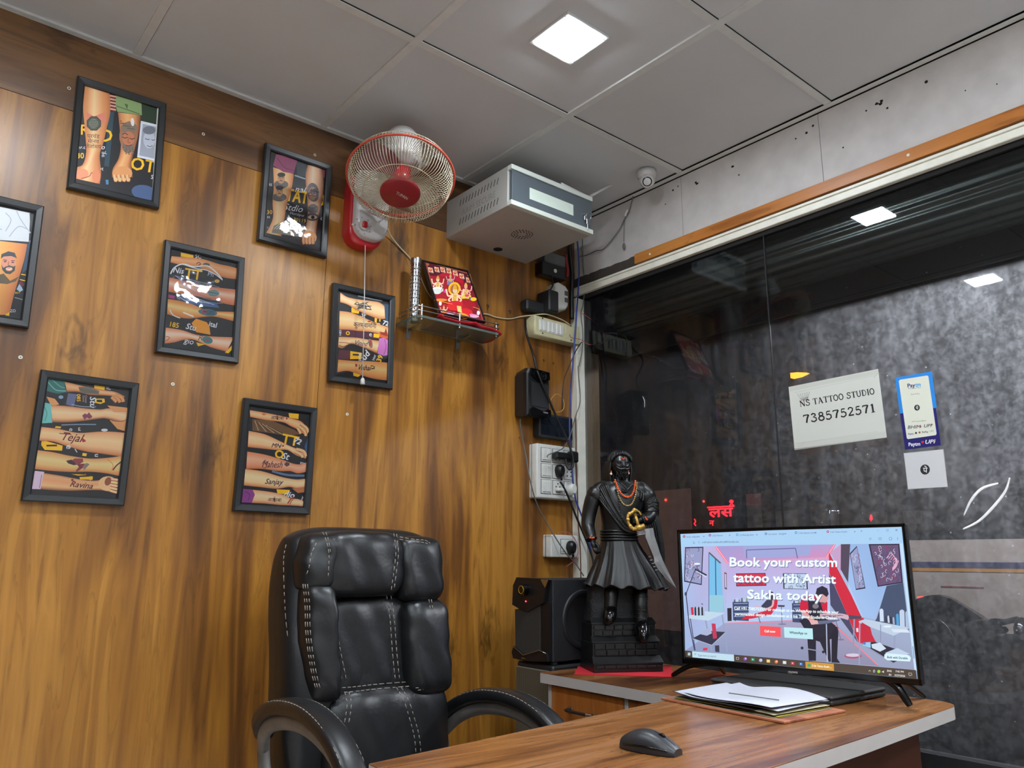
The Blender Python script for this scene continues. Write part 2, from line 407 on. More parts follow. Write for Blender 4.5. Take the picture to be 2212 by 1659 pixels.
# ceiling: lay-in tiles above a T-bar grid 610 mm apart
ce = MB(); xs = [-.012-.61*k for k in range(9)]; ys = [-.004-.61*k for k in range(9)]
ce.box((XL, YN, CEIL+.006), (0.03, 0.03, CEIL+.05))
cl = struct('ceiling', ce, m_ceil)
g = MB()
for x in xs: g.box((x-.012, YN, CEIL-.0005), (x+.012, 0.0, CEIL+.008))
for y in ys:
    if y > -.1: g.box((XL, -.022, CEIL-.0015), (0, 0, CEIL+.008))
    else: g.box((XL, y-.012, CEIL), (-.012, y+.012, CEIL+.008))
g.box((-.024, YN, CEIL-.0015), (-.002, 0, CEIL+.008))
grid = struct('ceiling_grid', g, m_tbar, cl)
gg = MB()      # dark joints between tile edge and bar
for x in xs:
    gg.box((x+.0120, YN, CEIL+.003), (x+.0138, 0, CEIL+.0062))
for y in ys: gg.box((XL, y-.0138, CEIL+.003), (0, y-.012, CEIL+.0062))
struct('grid_joint', gg, m_gap, cl)
# right wall: painted panel above the window, wooden strip, white window frame
ws = MB()
jy = [0.0, -.60, -1.175, -1.79, -2.4, -3.0, -3.6, YN]
for a, b in zip(jy[:-1], jy[1:]): ws.box((0, b+.0009, 2.262), (.03, a-.0009, CEIL-.006))
ws.box((.006, YN, 2.2), (.04, 0, 2.62), 1)
for y_, z_, r_ in [(-1.13, 2.507, .0045), (-1.155, 2.522, .004), (-1.09, 2.503, .003), (-1.52, 2.50, .005), (-1.4, 2.47, .0035), (-.56, 2.515, .004), (-.585, 2.522, .003), (-1.335, 2.492, .003), (-1.25, 2.4, .0028), (-.86, 2.46, .003), (-1.62, 2.42, .002), (-1.7, 2.40, .002), (-.52, 2.47, .0025)]:
    ws.cyl((-.0006, y_, z_), (.001, y_, z_), r_, n=10, mi=1)
for k, (y_, z_) in enumerate([(-.67, 2.505), (-.675, 2.498), (-1.37, 2.50), (-1.38, 2.494), (-1.385, 2.502), (-.835, 2.503)]):
    ws.prism([(y_+.007*math.cos(t+k)*R.uniform(.6, 1.2), z_+.005*math.sin(t+k)*R.uniform(.6, 1.2)) for t in [i*PI/4 for i in range(8)]], .0008, 1, plane='yz', off=-.0007)
struct('wall_right', ws, [m_white, m_gap])
m_torn = mat('bare_mdf', (70, 64, 58), .9, var=.2, vscale=60)
t2 = MB(); t2.box((-.014, YN, 2.262), (-.0005, -.362, 2.303), bev=.001)
trim2 = struct('trim_2', t2, m_trimwood)
ts = MB()
for u_, v_ in ((1404, 549), (1962, 335)):
    p = at(u_, v_, 0, -.014); ts.cyl((-.0155, p[1], p[2]), (-.014, p[1], p[2]), .0045, n=14)
struct('washer', ts, m_alu, trim2)
tb = MB(); pts = [(0, 2.262), (-.362, 2.262)]
for k in range(26): pts.append((-.362+.362*k/25, 2.300+R.uniform(-.002, .003)))
tb.prism(pts, .002, plane='yz', off=-.002); struct('trim_3', tb, m_torn)
fr = MB(); fr.box((-.012, YN, 2.218), (.03, 0, 2.255), bev=.002); fr.box((-.018, YN, 2.243), (-.0, 0, 2.252), bev=.001)
fr.box((-.010, YN, .56), (.03, 0, .60), 1, bev=.002)
fr.box((-.030, -.040, .56), (.028, -.001, 2.2), bev=.002)
struct('wall_right_base', MB().box((-.0, YN, 0), (.05, 0, .56)), mat('dark_dado', (44, 40, 38), .6))
win = struct('window_1', fr, [m_alu, m_blackm])
# dusty glass with smoked perforated film
def dusty_glass():
    m = bpy.data.materials.new('dusty_filmed_glass'); m.use_nodes = True; N, L = nodes(m); N.remove(N['Principled BSDF']); out = N['Material Output']
    tc = N.new('ShaderNodeTexCoord')
    def mp(loc=(0, 0, 0), rot=(0, 0, 0), sc=(1, 1, 1)):
        x = N.new('ShaderNodeMapping'); x.inputs['Location'].default_value = loc; x.inputs['Rotation'].default_value = rot; x.inputs['Scale'].default_value = sc
        L.new(tc.outputs['Object'], x.inputs['Vector']); return x
    def nz(v, s, d=5, r=.6, dist=0):
        x = N.new('ShaderNodeTexNoise'); x.inputs['Scale'].default_value = s; x.inputs['Detail'].default_value = d; x.inputs['Roughness'].default_value = r; x.inputs['Distortion'].default_value = dist
        L.new(v.outputs[0], x.inputs['Vector']); return x
    def mr(s, a, b, c, d):
        x = N.new('ShaderNodeMapRange'); x.inputs['From Min'].default_value = a; x.inputs['From Max'].default_value = b; x.inputs['To Min'].default_value = c; x.inputs['To Max'].default_value = d
        L.new(s, x.inputs['Value']); return x
    def math_(op, a, b):
        x = N.new('ShaderNodeMath'); x.operation = op
        for i, q in enumerate((a, b)):
            if isinstance(q, (int, float)): x.inputs[i].default_value = q
            else: L.new(q, x.inputs[i])
        return x.outputs[0]
    base = mr(nz(mp(), 2.2, 6, .6, .2).outputs['Fac'], .35, .7, .7, 1.1).outputs[0]
    streak = mr(nz(mp(rot=(-.85, 0, 0), sc=(1, 7, 1.0)), 2.6, 6, .65).outputs['Fac'], .40, .72, .7, 1.35).outputs[0]
    grime = mr(nz(mp((3, 3, 3)), 44, 8, .8, .2).outputs['Fac'], .42, .64, .6, 1.45).outputs[0]
    vo = N.new('ShaderNodeTexVoronoi'); vo.inputs['Scale'].default_value = 62; L.new(mp().outputs[0], vo.inputs['Vector'])
    sx = N.new('ShaderNodeSeparateXYZ'); L.new(vo.outputs['Color'], sx.inputs[0])
    pick = math_('GREATER_THAN', sx.outputs[0], .955)
    rad = math_('MULTIPLY', sx.outputs[1], .15)
    spot = math_('LESS_THAN', vo.outputs['Distance'], rad)
    specks = math_('MULTIPLY', math_('MULTIPLY', pick, spot), 2.2)
    # dots of the perforated film
    dv = N.new('ShaderNodeTexVoronoi'); dv.inputs['Scale'].default_value = 420; dv.inputs['Randomness'].default_value = 0
    L.new(mp(rot=(.6, 0, 0)).outputs[0], dv.inputs['Vector'])
    dots = mr(dv.outputs['Distance'], .2, .6, .75, 1.25).outputs[0]
    k = math_('MULTIPLY', math_('MULTIPLY', math_('MULTIPLY', base, streak), grime), dots)
    k = math_('ADD', k, specks)
    fac = math_('MINIMUM', math_('MULTIPLY', k, .075), .9)
    tr = N.new('ShaderNodeBsdfTransparent'); tr.inputs[0].default_value = (.50, .51, .52, 1)
    df = N.new('ShaderNodeBsdfDiffuse'); df.inputs[0].default_value = (.50, .51, .52, 1)
    tl = N.new('ShaderNodeBsdfTranslucent'); tl.inputs[0].default_value = (.64, .66, .70, 1)
    dd = N.new('ShaderNodeMixShader'); dd.inputs[0].default_value = .93; L.new(df.outputs[0], dd.inputs[1]); L.new(tl.outputs[0], dd.inputs[2])
    m1 = N.new('ShaderNodeMixShader'); L.new(fac, m1.inputs[0]); L.new(tr.outputs[0], m1.inputs[1]); L.new(dd.outputs[0], m1.inputs[2])
    gl = N.new('ShaderNodeBsdfGlossy'); gl.inputs['Roughness'].default_value = .02; gl.inputs[0].default_value = (.9, .95, 1, 1)
    fr_ = N.new('ShaderNodeFresnel'); fr_.inputs[0].default_value = 1.5
    m2 = N.new('ShaderNodeMixShader'); L.new(math_('MULTIPLY', fr_.outputs[0], .9), m2.inputs[0]); L.new(m1.outputs[0], m2.inputs[1]); L.new(gl.outputs[0], m2.inputs[2])
    L.new(m2.outputs[0], out.inputs['Surface']); return m
pane = MB().add([(.015, 0, .6), (.015, YN, .6), (.015, YN, 2.218), (.015, 0, 2.218)], [(0, 1, 2, 3)])
pane.build('glass_pane', dusty_glass(), win)
MB().box((.009, -.9365, .6), (.0145, -.9335, 2.218)).build('glass_joint', mat('silicone', (40, 40, 42), .3), win)
# ---------------------------------------------------------------- ceiling lights
m_led = mat('led_diffuser', (255, 255, 255), .5, emit=(236, 246, 255), estr=PANEL_E)
m_ledrim = mat('led_rim', (232, 234, 234), .4)
def ceiling_light(x, y, label):
    t = thing('ceiling_light', label, 'ceiling light', (x, y, CEIL), group='square LED ceiling lights')
    r = MB(); a, b = .0675, .082
    for q in ((-b, -b, b, -a), (-b, a, b, b), (-b, -a, -a, a), (a, -a, b, a)): r.box((x+q[0], y+q[1], CEIL-.004), (x+q[2], y+q[3], CEIL+.006), bev=.0015)
    r.build('rim', m_ledrim, t)
    MB().box((x-a, y-a, CEIL-.007), (x+a, y+a, CEIL+.002), bev=.003).build('diffuser', m_led, t)
ceiling_light(-.898, -.911, 'glowing square LED ceiling light nearest the corner, above the metal cabinet')
ceiling_light(-2.108, -.911, 'square LED ceiling light over the wood wall, seen mirrored low in the glass')
ceiling_light(-.898, -2.131, 'square LED ceiling light out of frame at right, mirrored in a picture frame')
ceiling_light(-2.108, -2.131, 'square LED ceiling light out of frame above the camera')
for x_, y_, l_ in ((-.898, -3.351, 'unseen square LED ceiling light added behind the camera nearest the window wall'), (-2.108, -3.351, 'unseen square LED ceiling light added behind the camera in the middle of the room'), (-3.328, -2.131, 'unseen square LED ceiling light added far left of the camera'), (-3.328, -3.351, 'unseen square LED ceiling light added in the far corner behind the camera')): ceiling_light(x_, y_, l_)  # unseen extra panels added so the floor throws more light up
# ---------------------------------------------------------------- screws left in the wall
m_screw = mat('screw_washer', (225, 222, 210), .4)
for (u_, v_), lb in (((149, 191), 'white washered screw left of the highest tattoo picture'), ((439, 290), 'white washered screw right of the highest tattoo picture'), ((44, 772), 'white washered screw below the picture cut off at left'),
                    ((373, 830), 'white washered screw under the picture with the bright reflection'), ((750, 895), 'white washered screw below the picture the cord hangs over'), ((680, 335), 'small washered screw above the purple-sleeve picture')):
    p = at(u_, v_, 1, 0); o = thing('wall_screw', lb, 'screw', p, group='washered screws in the wood wall')
    b = MB(); b.lathe([(0, 0), (.0052, 0), (.0052, .0014), (.0028, .002), (.0026, .0012), (0, .0012)], 16, M=Matrix.Translation(p) @ Matrix.Rotation(PI/2, 4, 'X'))
    b.build('washer', m_screw, o); MB().cyl(p, p+np.array([0, -.0018, 0]), .0014, n=8).build('screw_head', m_blackm, o)

# small hooks and bare screws at the right end of the wood wall
m_brass = mat('brass_screw', (150, 120, 70), .35, metal=.8)
for (u_, v_), nm, lb in (((1051, 660), 'wall_hook', 'small dark hook just right of the deity picture'), ((1099, 672), 'wall_hook', 'small dark hook left of the black power adapter'), ((1173, 777), 'wall_screw', 'bare brass screw below the cream switchboard, left one'), ((1193, 784), 'wall_screw', 'bare brass screw below the cream switchboard, right one'), ((1120, 945), 'wall_screw', 'tiny brass screw under the small black speaker')):
    p = Vector(at(u_, v_, 1, 0)); b = MB()
    if nm == 'wall_hook': b.tube(smooth_path([p, p+Vector((0, -.008, .001)), p+Vector((0, -.014, -.004)), p+Vector((0, -.012, -.011)), p+Vector((0, -.006, -.010))], 3), .0018, 6)
    else: b.cyl(p, p+Vector((0, -.008, 0)), .0015, n=8); b.cyl(p+Vector((0, -.008, 0)), p+Vector((0, -.010, 0)), .0034, .0030, n=12)
    o = b.build(nm, m_blackm if nm == 'wall_hook' else m_brass); tag(o, lb, 'hook' if nm == 'wall_hook' else 'screw')
# ================================================================ OUTSIDE THE GLASS
m_asphalt = mat('asphalt', (52, 50, 48), .85, bump=.4, bscale=60, var=.2)
struct('ground', MB().box((.05, -30, -.2), (30, 30, -.12)), m_asphalt)
# end of the shop wall beside the window
o = MB().box((.032, -.004, .0), (float(at(1297, 1000, 1, -.004)[0]), .10, 1.98)).build('shop_post', wood('post_laminate', 2, [(150, 116, 78), (180, 144, 98), (196, 160, 110), (204, 170, 124), (208, 176, 132), (186, 150, 106)], .5, seed=40, knots=False))
tag(o, 'pale wood-grained post outside the glass beside the room corner', 'post')
# rolled-up ribbed shutter above the window, and the sign box in front of it
b = MB(); n = 120
prof = []
for k in range(n):
    t = 2*PI*k/n; r_ = .098+.003*math.cos(t*20); prof.append((.145+r_*math.cos(t), 2.14+r_*math.sin(t)))
rings = [[(x, y, z) for x, z in prof] for y in (-.15, -5.0)]
b.loft(rings)
o = b.build('rolled_shutter', mat('shutter_steel', (120, 128, 122), .30, metal=.9)); tag(o, 'dark ribbed roller shutter rolled up above the outside of the glass', 'shutter')
o = MB().box((.27, -5.2, 1.985), (.285, -.0, 3.2), bev=.002).build('sign_box', m_blackm); tag(o, 'dark back of the shop sign box outside, shading the top of the glass', 'sign box')
MB().box((.035, -5.2, 2.26), (.268, -.0, 2.30)).build('soffit', m_blackm, o)
t = thing('tube_lamp', 'tube lamp on the outer face of the sign box, out of sight', 'lamp', (.45, -1.35, 2.066))
MB().cyl((.45, -2.9, 2.066), (.45, -.3, 2.066), .010).build('tube', mat('tube_glow', (255, 255, 255), .4, emit=(235, 240, 255), estr=30), t)
MB().box((.287, -2.9, 2.080), (.47, -.3, 2.095)).build('fitting', m_alu, t)
al = light('tube_lamp_light', 'AREA', (.45, -2.25, 2.054), 62, (.93, .95, 1.0), shape='RECTANGLE', size=1.9, size_y=.012, spread=2.3, aim=(.0, -2.25, 1.25))
# low wall across the lane with a blue and yellow stripe
m_rw = mat('roadside_paint', (176, 168, 166), .6, var=.12, vscale=6)
rw = MB(); rw.box((2.85, -6, .70), (3.05, .9, 1.228)); rw.box((2.90, -6, -.12), (3.0, .9, .70), 4)
rw.box((2.846, -6, 1.060), (2.85, .9, 1.096), 1); rw.box((2.846, -6, 1.040), (2.85, .9, 1.059), 2)
for y_, z_, a_, b_ in ((-1.0, .90, .03, .012), (-.35, .95, .12, .004), (-1.5, .86, .02, .02), (-1.45, 1.0, .012, .03)): rw.box((2.847, y_-a_, z_-b_), (2.85, y_+a_, z_+b_), 3)
o = rw.build('roadside_panel', [m_rw, mat('stripe_blue', (38, 42, 96), .5), mat('stripe_yellow', (200, 140, 30), .5), mat('red_mark', (120, 40, 38), .5), mat('dark_plinth', (30, 28, 27), .8)])
tag(o, 'pale panel wall with a blue and yellow stripe seen through the glass behind the motorcycle', 'wall')
# shop fronts far across the street
m_f1 = mat('facade_dark', (40, 37, 36), .8, var=.25, vscale=1.2); m_f2 = mat('facade_pink_glow', (150, 118, 108), .8, var=.2, vscale=2, emit=(150, 110, 100), estr=.22)  # pink front brightened by emission, though it is no lamp
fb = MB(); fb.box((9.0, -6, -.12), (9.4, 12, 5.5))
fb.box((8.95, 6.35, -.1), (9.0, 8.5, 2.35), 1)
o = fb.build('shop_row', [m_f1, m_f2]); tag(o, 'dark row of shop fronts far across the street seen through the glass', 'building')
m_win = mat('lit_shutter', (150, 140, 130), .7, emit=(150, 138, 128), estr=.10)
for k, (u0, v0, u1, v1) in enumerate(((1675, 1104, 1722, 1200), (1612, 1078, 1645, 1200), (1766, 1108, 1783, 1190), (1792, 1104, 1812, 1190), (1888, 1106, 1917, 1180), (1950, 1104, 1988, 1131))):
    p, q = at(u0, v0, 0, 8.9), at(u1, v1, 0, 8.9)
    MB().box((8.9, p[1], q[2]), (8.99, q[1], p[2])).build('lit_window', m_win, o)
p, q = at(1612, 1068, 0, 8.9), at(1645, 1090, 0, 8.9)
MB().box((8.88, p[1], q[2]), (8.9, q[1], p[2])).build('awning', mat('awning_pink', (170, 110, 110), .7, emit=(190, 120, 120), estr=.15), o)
# red LED writing and other street lights
m_red = mat('red_led', (60, 0, 0), .5, emit=(255, 20, 30), estr=3.0)
m_redd = print_mat('sign_print', .6, emit=8)
def glow_text(name, label, parts, x=8.992):
    c = Canvas((x, 5, 1.5), (0, -1, 0), (0, 0, 1), (-1, 0, 0), eps=.0008).zoom(1400, 1040, 3.687)
    for f in parts: f(c)
    ob = c.build(name, m_redd); tag(ob, label, 'sign'); return ob
RED = (255, 26, 38)
def las(c):
    c.text('लस', 580, 278, 104, RED, a=-.05, bold=4.5, width=190, align='c')
    c.line([(472, 208), (684, 196)], 11, RED); c.ell(664, 160, 17, 14, RED); c.curve([(650, 190), (668, 178), (688, 198)], 7, RED)
glow_text('led_sign', 'large red glowing Devanagari LED sign seen through the glass above the television', [las])
glow_text('led_sign', 'small red LED letter under the large red LED sign', [lambda c: c.text('न', 488, 350, 62, RED, bold=2)])
glow_text('led_sign', 'thin vertical red LED squiggle between the street light dots and the television', [lambda c: c.curve([(368, 298), (378, 320), (368, 335), (380, 352)], 8, RED)])
glow_text('led_sign', 'red LED mark at far left beyond the statue shoulder', [lambda c: c.line([(142, 232), (165, 230), (166, 260), (144, 262)], 7, RED), lambda c: c.line([(146, 246), (164, 246)], 6, RED)])
glow_text('led_sign', 'white lit lettering between the shop fronts above the television', [lambda c: c.text('1 ZAC', 1445, 254, 34, (205, 205, 235), bold=1.2, width=74)])
glow_text('led_sign', 'small red LED figure eight right of the white lit lettering', [lambda c: c.ell(1776, 278, 10, 9, RED), lambda c: c.ell(1776, 296, 13, 13, RED), lambda c: c.line([(1776, 262), (1776, 318)], 5, RED)])
m_redl = mat('red_lamp', (80, 0, 0), .4, emit=(255, 60, 50), estr=6)
for (u_, v_, r_, lb) in ((1438, 1080, .022, 'red street light dot above the statue elbow'), (1520, 1083, .02, 'red street light dot left of the large red LED sign')):
    p = at(u_, v_, 0, 8.985 if u_ > 1500 else 8.94); o = MB().sphere(p, r_*1.03, 10).build('street_light', m_redl); tag(o, lb, 'light')
p = at(1722, 808, 0, 8.9); o = MB().prism([(p[1]+.12, p[2]+.04), (p[1]+.12, p[2]-.045), (p[1]-.03, p[2]-.04), (p[1]-.16, p[2]-.005), (p[1]-.0, p[2]+.03)], .10, plane='yz', off=8.9).build('street_lamp', mat('sodium_lamp', (120, 60, 10), .5, emit=(255, 170, 40), estr=4)); tag(o, 'orange glowing street lamp above the white paper sign', 'lamp')
# heads of two passers-by far off stay dark lumps of the shop row; motorcycle parked just outside
m_mc = mat('motorcycle_black', (16, 16, 17), .22, coat=.6); m_rub = mat('tyre_rubber', (18, 18, 18), .8); m_chr = mat('chrome', (200, 200, 205), .12, metal=1)
X = 1.25
def mp_(u, v, x=X): return at(u, v, 0, x)
mc = thing('motorcycle', 'black motorcycle parked outside the glass right of the television', 'motorcycle', (X, -.55, -.12))
def outline(pts, x=X): return [(mp_(u, v, x)[1], mp_(u, v, x)[2]) for u, v in pts]
# seat and tail: silhouette line read through the glass, built as a rounded solid 24 cm wide
def body(name, pts, wd, m, x=X, ch=.02):
    P = outline(pts, x); cy = sum(p[0] for p in P)/len(P); cz = sum(p[1] for p in P)/len(P); rg = []
    for off, k in ((-wd/2, .80), (-wd/2+ch, .95), (-wd/6, 1), (wd/6, 1), (wd/2-ch, .95), (wd/2, .80)):
        rg.append([(x+off, cy+(y-cy)*k, cz+(z-cz)*k) for y, z in P])
    return MB().loft(rg).build(name, m, mc)
body('seat', [(1990, 1310), (2003, 1290), (2020, 1285), (2040, 1294), (2070, 1312), (2100, 1330), (2118, 1342), (2110, 1360), (2080, 1372), (2040, 1370), (2000, 1350)], .26, m_mc)
body('fuel_tank', [(2100, 1335), (2125, 1341), (2150, 1360), (2150, 1400), (2110, 1420), (2080, 1390)], .26, m_mc)
body('side_panel', [(1985, 1345), (2030, 1350), (2075, 1365), (2085, 1420), (2060, 1450), (2010, 1440), (1985, 1400)], .22, m_mc)
body('engine', [(2020, 1420), (2120, 1410), (2140, 1470), (2100, 1500), (2030, 1490)], .2, m_blackm)
body('tail_fairing', [(1960, 1330), (1992, 1300), (2010, 1330), (2000, 1400), (1975, 1420)], .18, m_mc)
for u_, v_ in ((1985, 1470), (2225, 1470)):
    c0 = mp_(u_, v_); r0 = .27; rg = MB()
    rg.tube([(X, c0[1]+r0*math.cos(a), .15+r0*math.sin(a)) for a in [2*PI*k/36 for k in range(36)]], .045, 10, closed=True)
    w_ = rg.build('wheel', m_rub, mc); MB().cyl((X-.05, c0[1], .15), (X+.05, c0[1], .15), .05).build('wheel_hub', m_chr, w_)
    s_ = MB()
    for k in range(6): a = k*PI/3; s_.cyl((X, c0[1], .15), (X, c0[1]+.24*math.cos(a), .15+.24*math.sin(a)), .008)
    s_.build('spokes', m_chr, w_)
hb = MB(); p0, p1 = mp_(2118, 1341), mp_(2150, 1345)
hb.tube(smooth_path([(X-.3, p1[1], p1[2]), (X-.2, p1[1]+.01, p1[2]+.0), (X-.05, p0[1], p0[2]-.02), (X+.1, p0[1], p0[2]-.02), (X+.3, p1[1]+.02, p1[2])]), .012)
hb.build('handlebar', m_blackm, mc)
for u_, v_ in ((2151, 1344), (2158, 1361)):
    p = mp_(u_, v_, X-.1); g_ = MB(); g_.box((X-.12, p[1]-.022, p[2]-.012), (X-.06, p[1]+.022, p[2]+.012), bev=.008); g_.build('lever_clamp', m_blackm, mc)
p = mp_(1990, 1291, X-.02); MB().sphere(p, .012, 10, sc=(1, 1.4, .5)).build('tail_light', m_redl, mc)
for pts in ([(2015, 1338), (2030, 1340), (2048, 1356), (2065, 1386)], [(2006, 1358), (2015, 1345), (2024, 1362), (2036, 1400)]):
    MB().tube(smooth_path([mp_(u, v, X-.137) for u, v in pts]), .0022, 6).build('chrome_strip', m_chr, mc)
p = mp_(2210, 1362); MB().sphere(p, .05, 14, sc=(1, .6, 1)).build('headlight', m_chr, mc)
MB().box((X-.02, -1.05, .1), (X+.02, -.3, .16)).build('frame_rail', m_blackm, mc)
# ================================================================ FRAMED TATTOO PHOTOGRAPHS
m_frame = mat('frame_black', (36, 38, 40), .34, bump=.05, bscale=300)
m_print = print_mat('photo_print', .45, gain=1.9)
m_dprint = print_mat('deity_print', .45, gain=1.25)
m_sprint = print_mat('sign_lettering', .5)
m_fglass = glass_mat('picture_glass', refl=1.0, rough=.01)
m_fglassw = glass_mat('picture_glass_wavy', refl=1.6, rough=.03, bump=.14, bscale=16)
SK1, SK2, SK3, SK4 = (226, 176, 124), (206, 142, 88), (178, 104, 60), (128, 66, 38)
YEL, INK, WH, BK = (236, 178, 28), (58, 42, 44), (226, 226, 230), (22, 22, 26)
def mixc(a, b, t): return tuple(a[i]+(b[i]-a[i])*t for i in range(3))
def limb(c, top, bot, base=SK1, dark=SK3, hi=None):
    """forearm: outline between a top and a bottom edge, with shaded rims"""
    T = [(p[0], p[1]) for p in smooth_path([(a, b, 0) for a, b in top], 4)]; B_ = [(p[0], p[1]) for p in smooth_path([(a, b, 0) for a, b in bot], 4)]
    n = max(len(T), len(B_))
    def rs(P): return [P[min(int(i*(len(P)-1)/(n-1)+.5), len(P)-1)] for i in range(n)]
    T, B_ = rs(T), rs(B_); ks = (0, .14, .4, .72, 1); cs = (mixc(base, dark, .6), mixc(base, dark, .15), hi or mixc(base, (255, 240, 220), .25), base, dark)
    P = []; C_ = []
    for k, cc in zip(ks, cs):
        for a, b in zip(T, B_): P.append(c.P((a[0]+(b[0]-a[0])*k, a[1]+(b[1]-a[1])*k))); C_.append(cc)
    c.raw(P, [[r_*n+i, r_*n+i+1, (r_+1)*n+i+1, (r_+1)*n+i] for r_ in range(4) for i in range(n-1)], C_)
def fingers(c, pts, w_, base=SK1, dark=SK3):
    for p in pts: c.curve(p, w_*1.15, dark); c.curve([(x-w_*.05, y-w_*.08) for x, y in p], w_*.85, base)
def quadline(c, x, y, s_, col, n, seed):
    q = random.Random(seed)
    for _ in range(n): c.curve([(x+q.uniform(-1, 1)*s_, y+q.uniform(-1, 1)*s_*.6) for _ in range(4)], s_*.07, col, 4)
FW, FH, FB = .2417, .3414, .0205
def frame(cx, cz, tilt, label, draw, glass=None, yawb=0.0):
    lean = math.radians(.7)
    M = Matrix.Translation((cx, -.0235, cz)) @ Matrix.Rotation(yawb, 4, 'Z') @ Matrix.Rotation(lean, 4, 'X') @ Matrix.Rotation(-tilt, 4, 'Y')
    t = thing('picture_frame', label, 'picture frame', group='black framed tattoo photographs'); t.matrix_basis = M
    f = MB(); a, b = FW/2, FH/2; prof = [(0, .019), (0, .003), (.003, 0), (FB-.004, .0015), (FB, .005), (FB, .013), (FB-.004, .019)]
    rings = []
    for sx, sz in ((-1, -1), (1, -1), (1, 1), (-1, 1)): rings.append([(sx*(a-q), y, sz*(b-q)) for q, y in prof])
    n = len(prof); vs = [p for r in rings for p in r]
    f.add(vs, [(i*n+k, ((i+1) % 4)*n+k, ((i+1) % 4)*n+(k+1) % n, i*n+(k+1) % n) for i in range(4) for k in range(n)])
    f.build('frame', m_frame, t, local=True)
    MB().box((-a+.01, .0135, -b+.01), (a-.01, .019, b-.01)).build('backing', m_blackm, t, local=True)
    r3 = M.to_3x3(); O = M @ Vector((0, .0130, 0))
    c = Canvas(O, r3 @ Vector((1, 0, 0)), r3 @ Vector((0, 0, 1)), r3 @ Vector((0, -1, 0)), eps=2.8e-5)
    c.metric(); c.rect(-a+.012, -b+.012, 2*a-.024, 2*b-.024, BK); draw(c)
    # keep everything inside the rebate
    cen = c.o; 
    for i, v in enumerate(c.v):
        d = np.array(v)-cen; x = max(-a+.010, min(a-.010, float(d@c.r))); z = max(-b+.010, min(b-.010, float(d@c.u))); k_ = float(d@c.n)
        c.v[i] = tuple(cen+c.r*x+c.u*z+c.n*k_)
    c.build('photograph', m_print, t)
    g = MB(); q = FB-.002
    g.add([(-a+q, .0085, -b+q), (a-q, .0085, -b+q), (a-q, .0085, b-q), (-a+q, .0085, b-q)], [(0, 1, 2, 3)]).build('glass', glass or m_fglass, t, local=True)
    return t
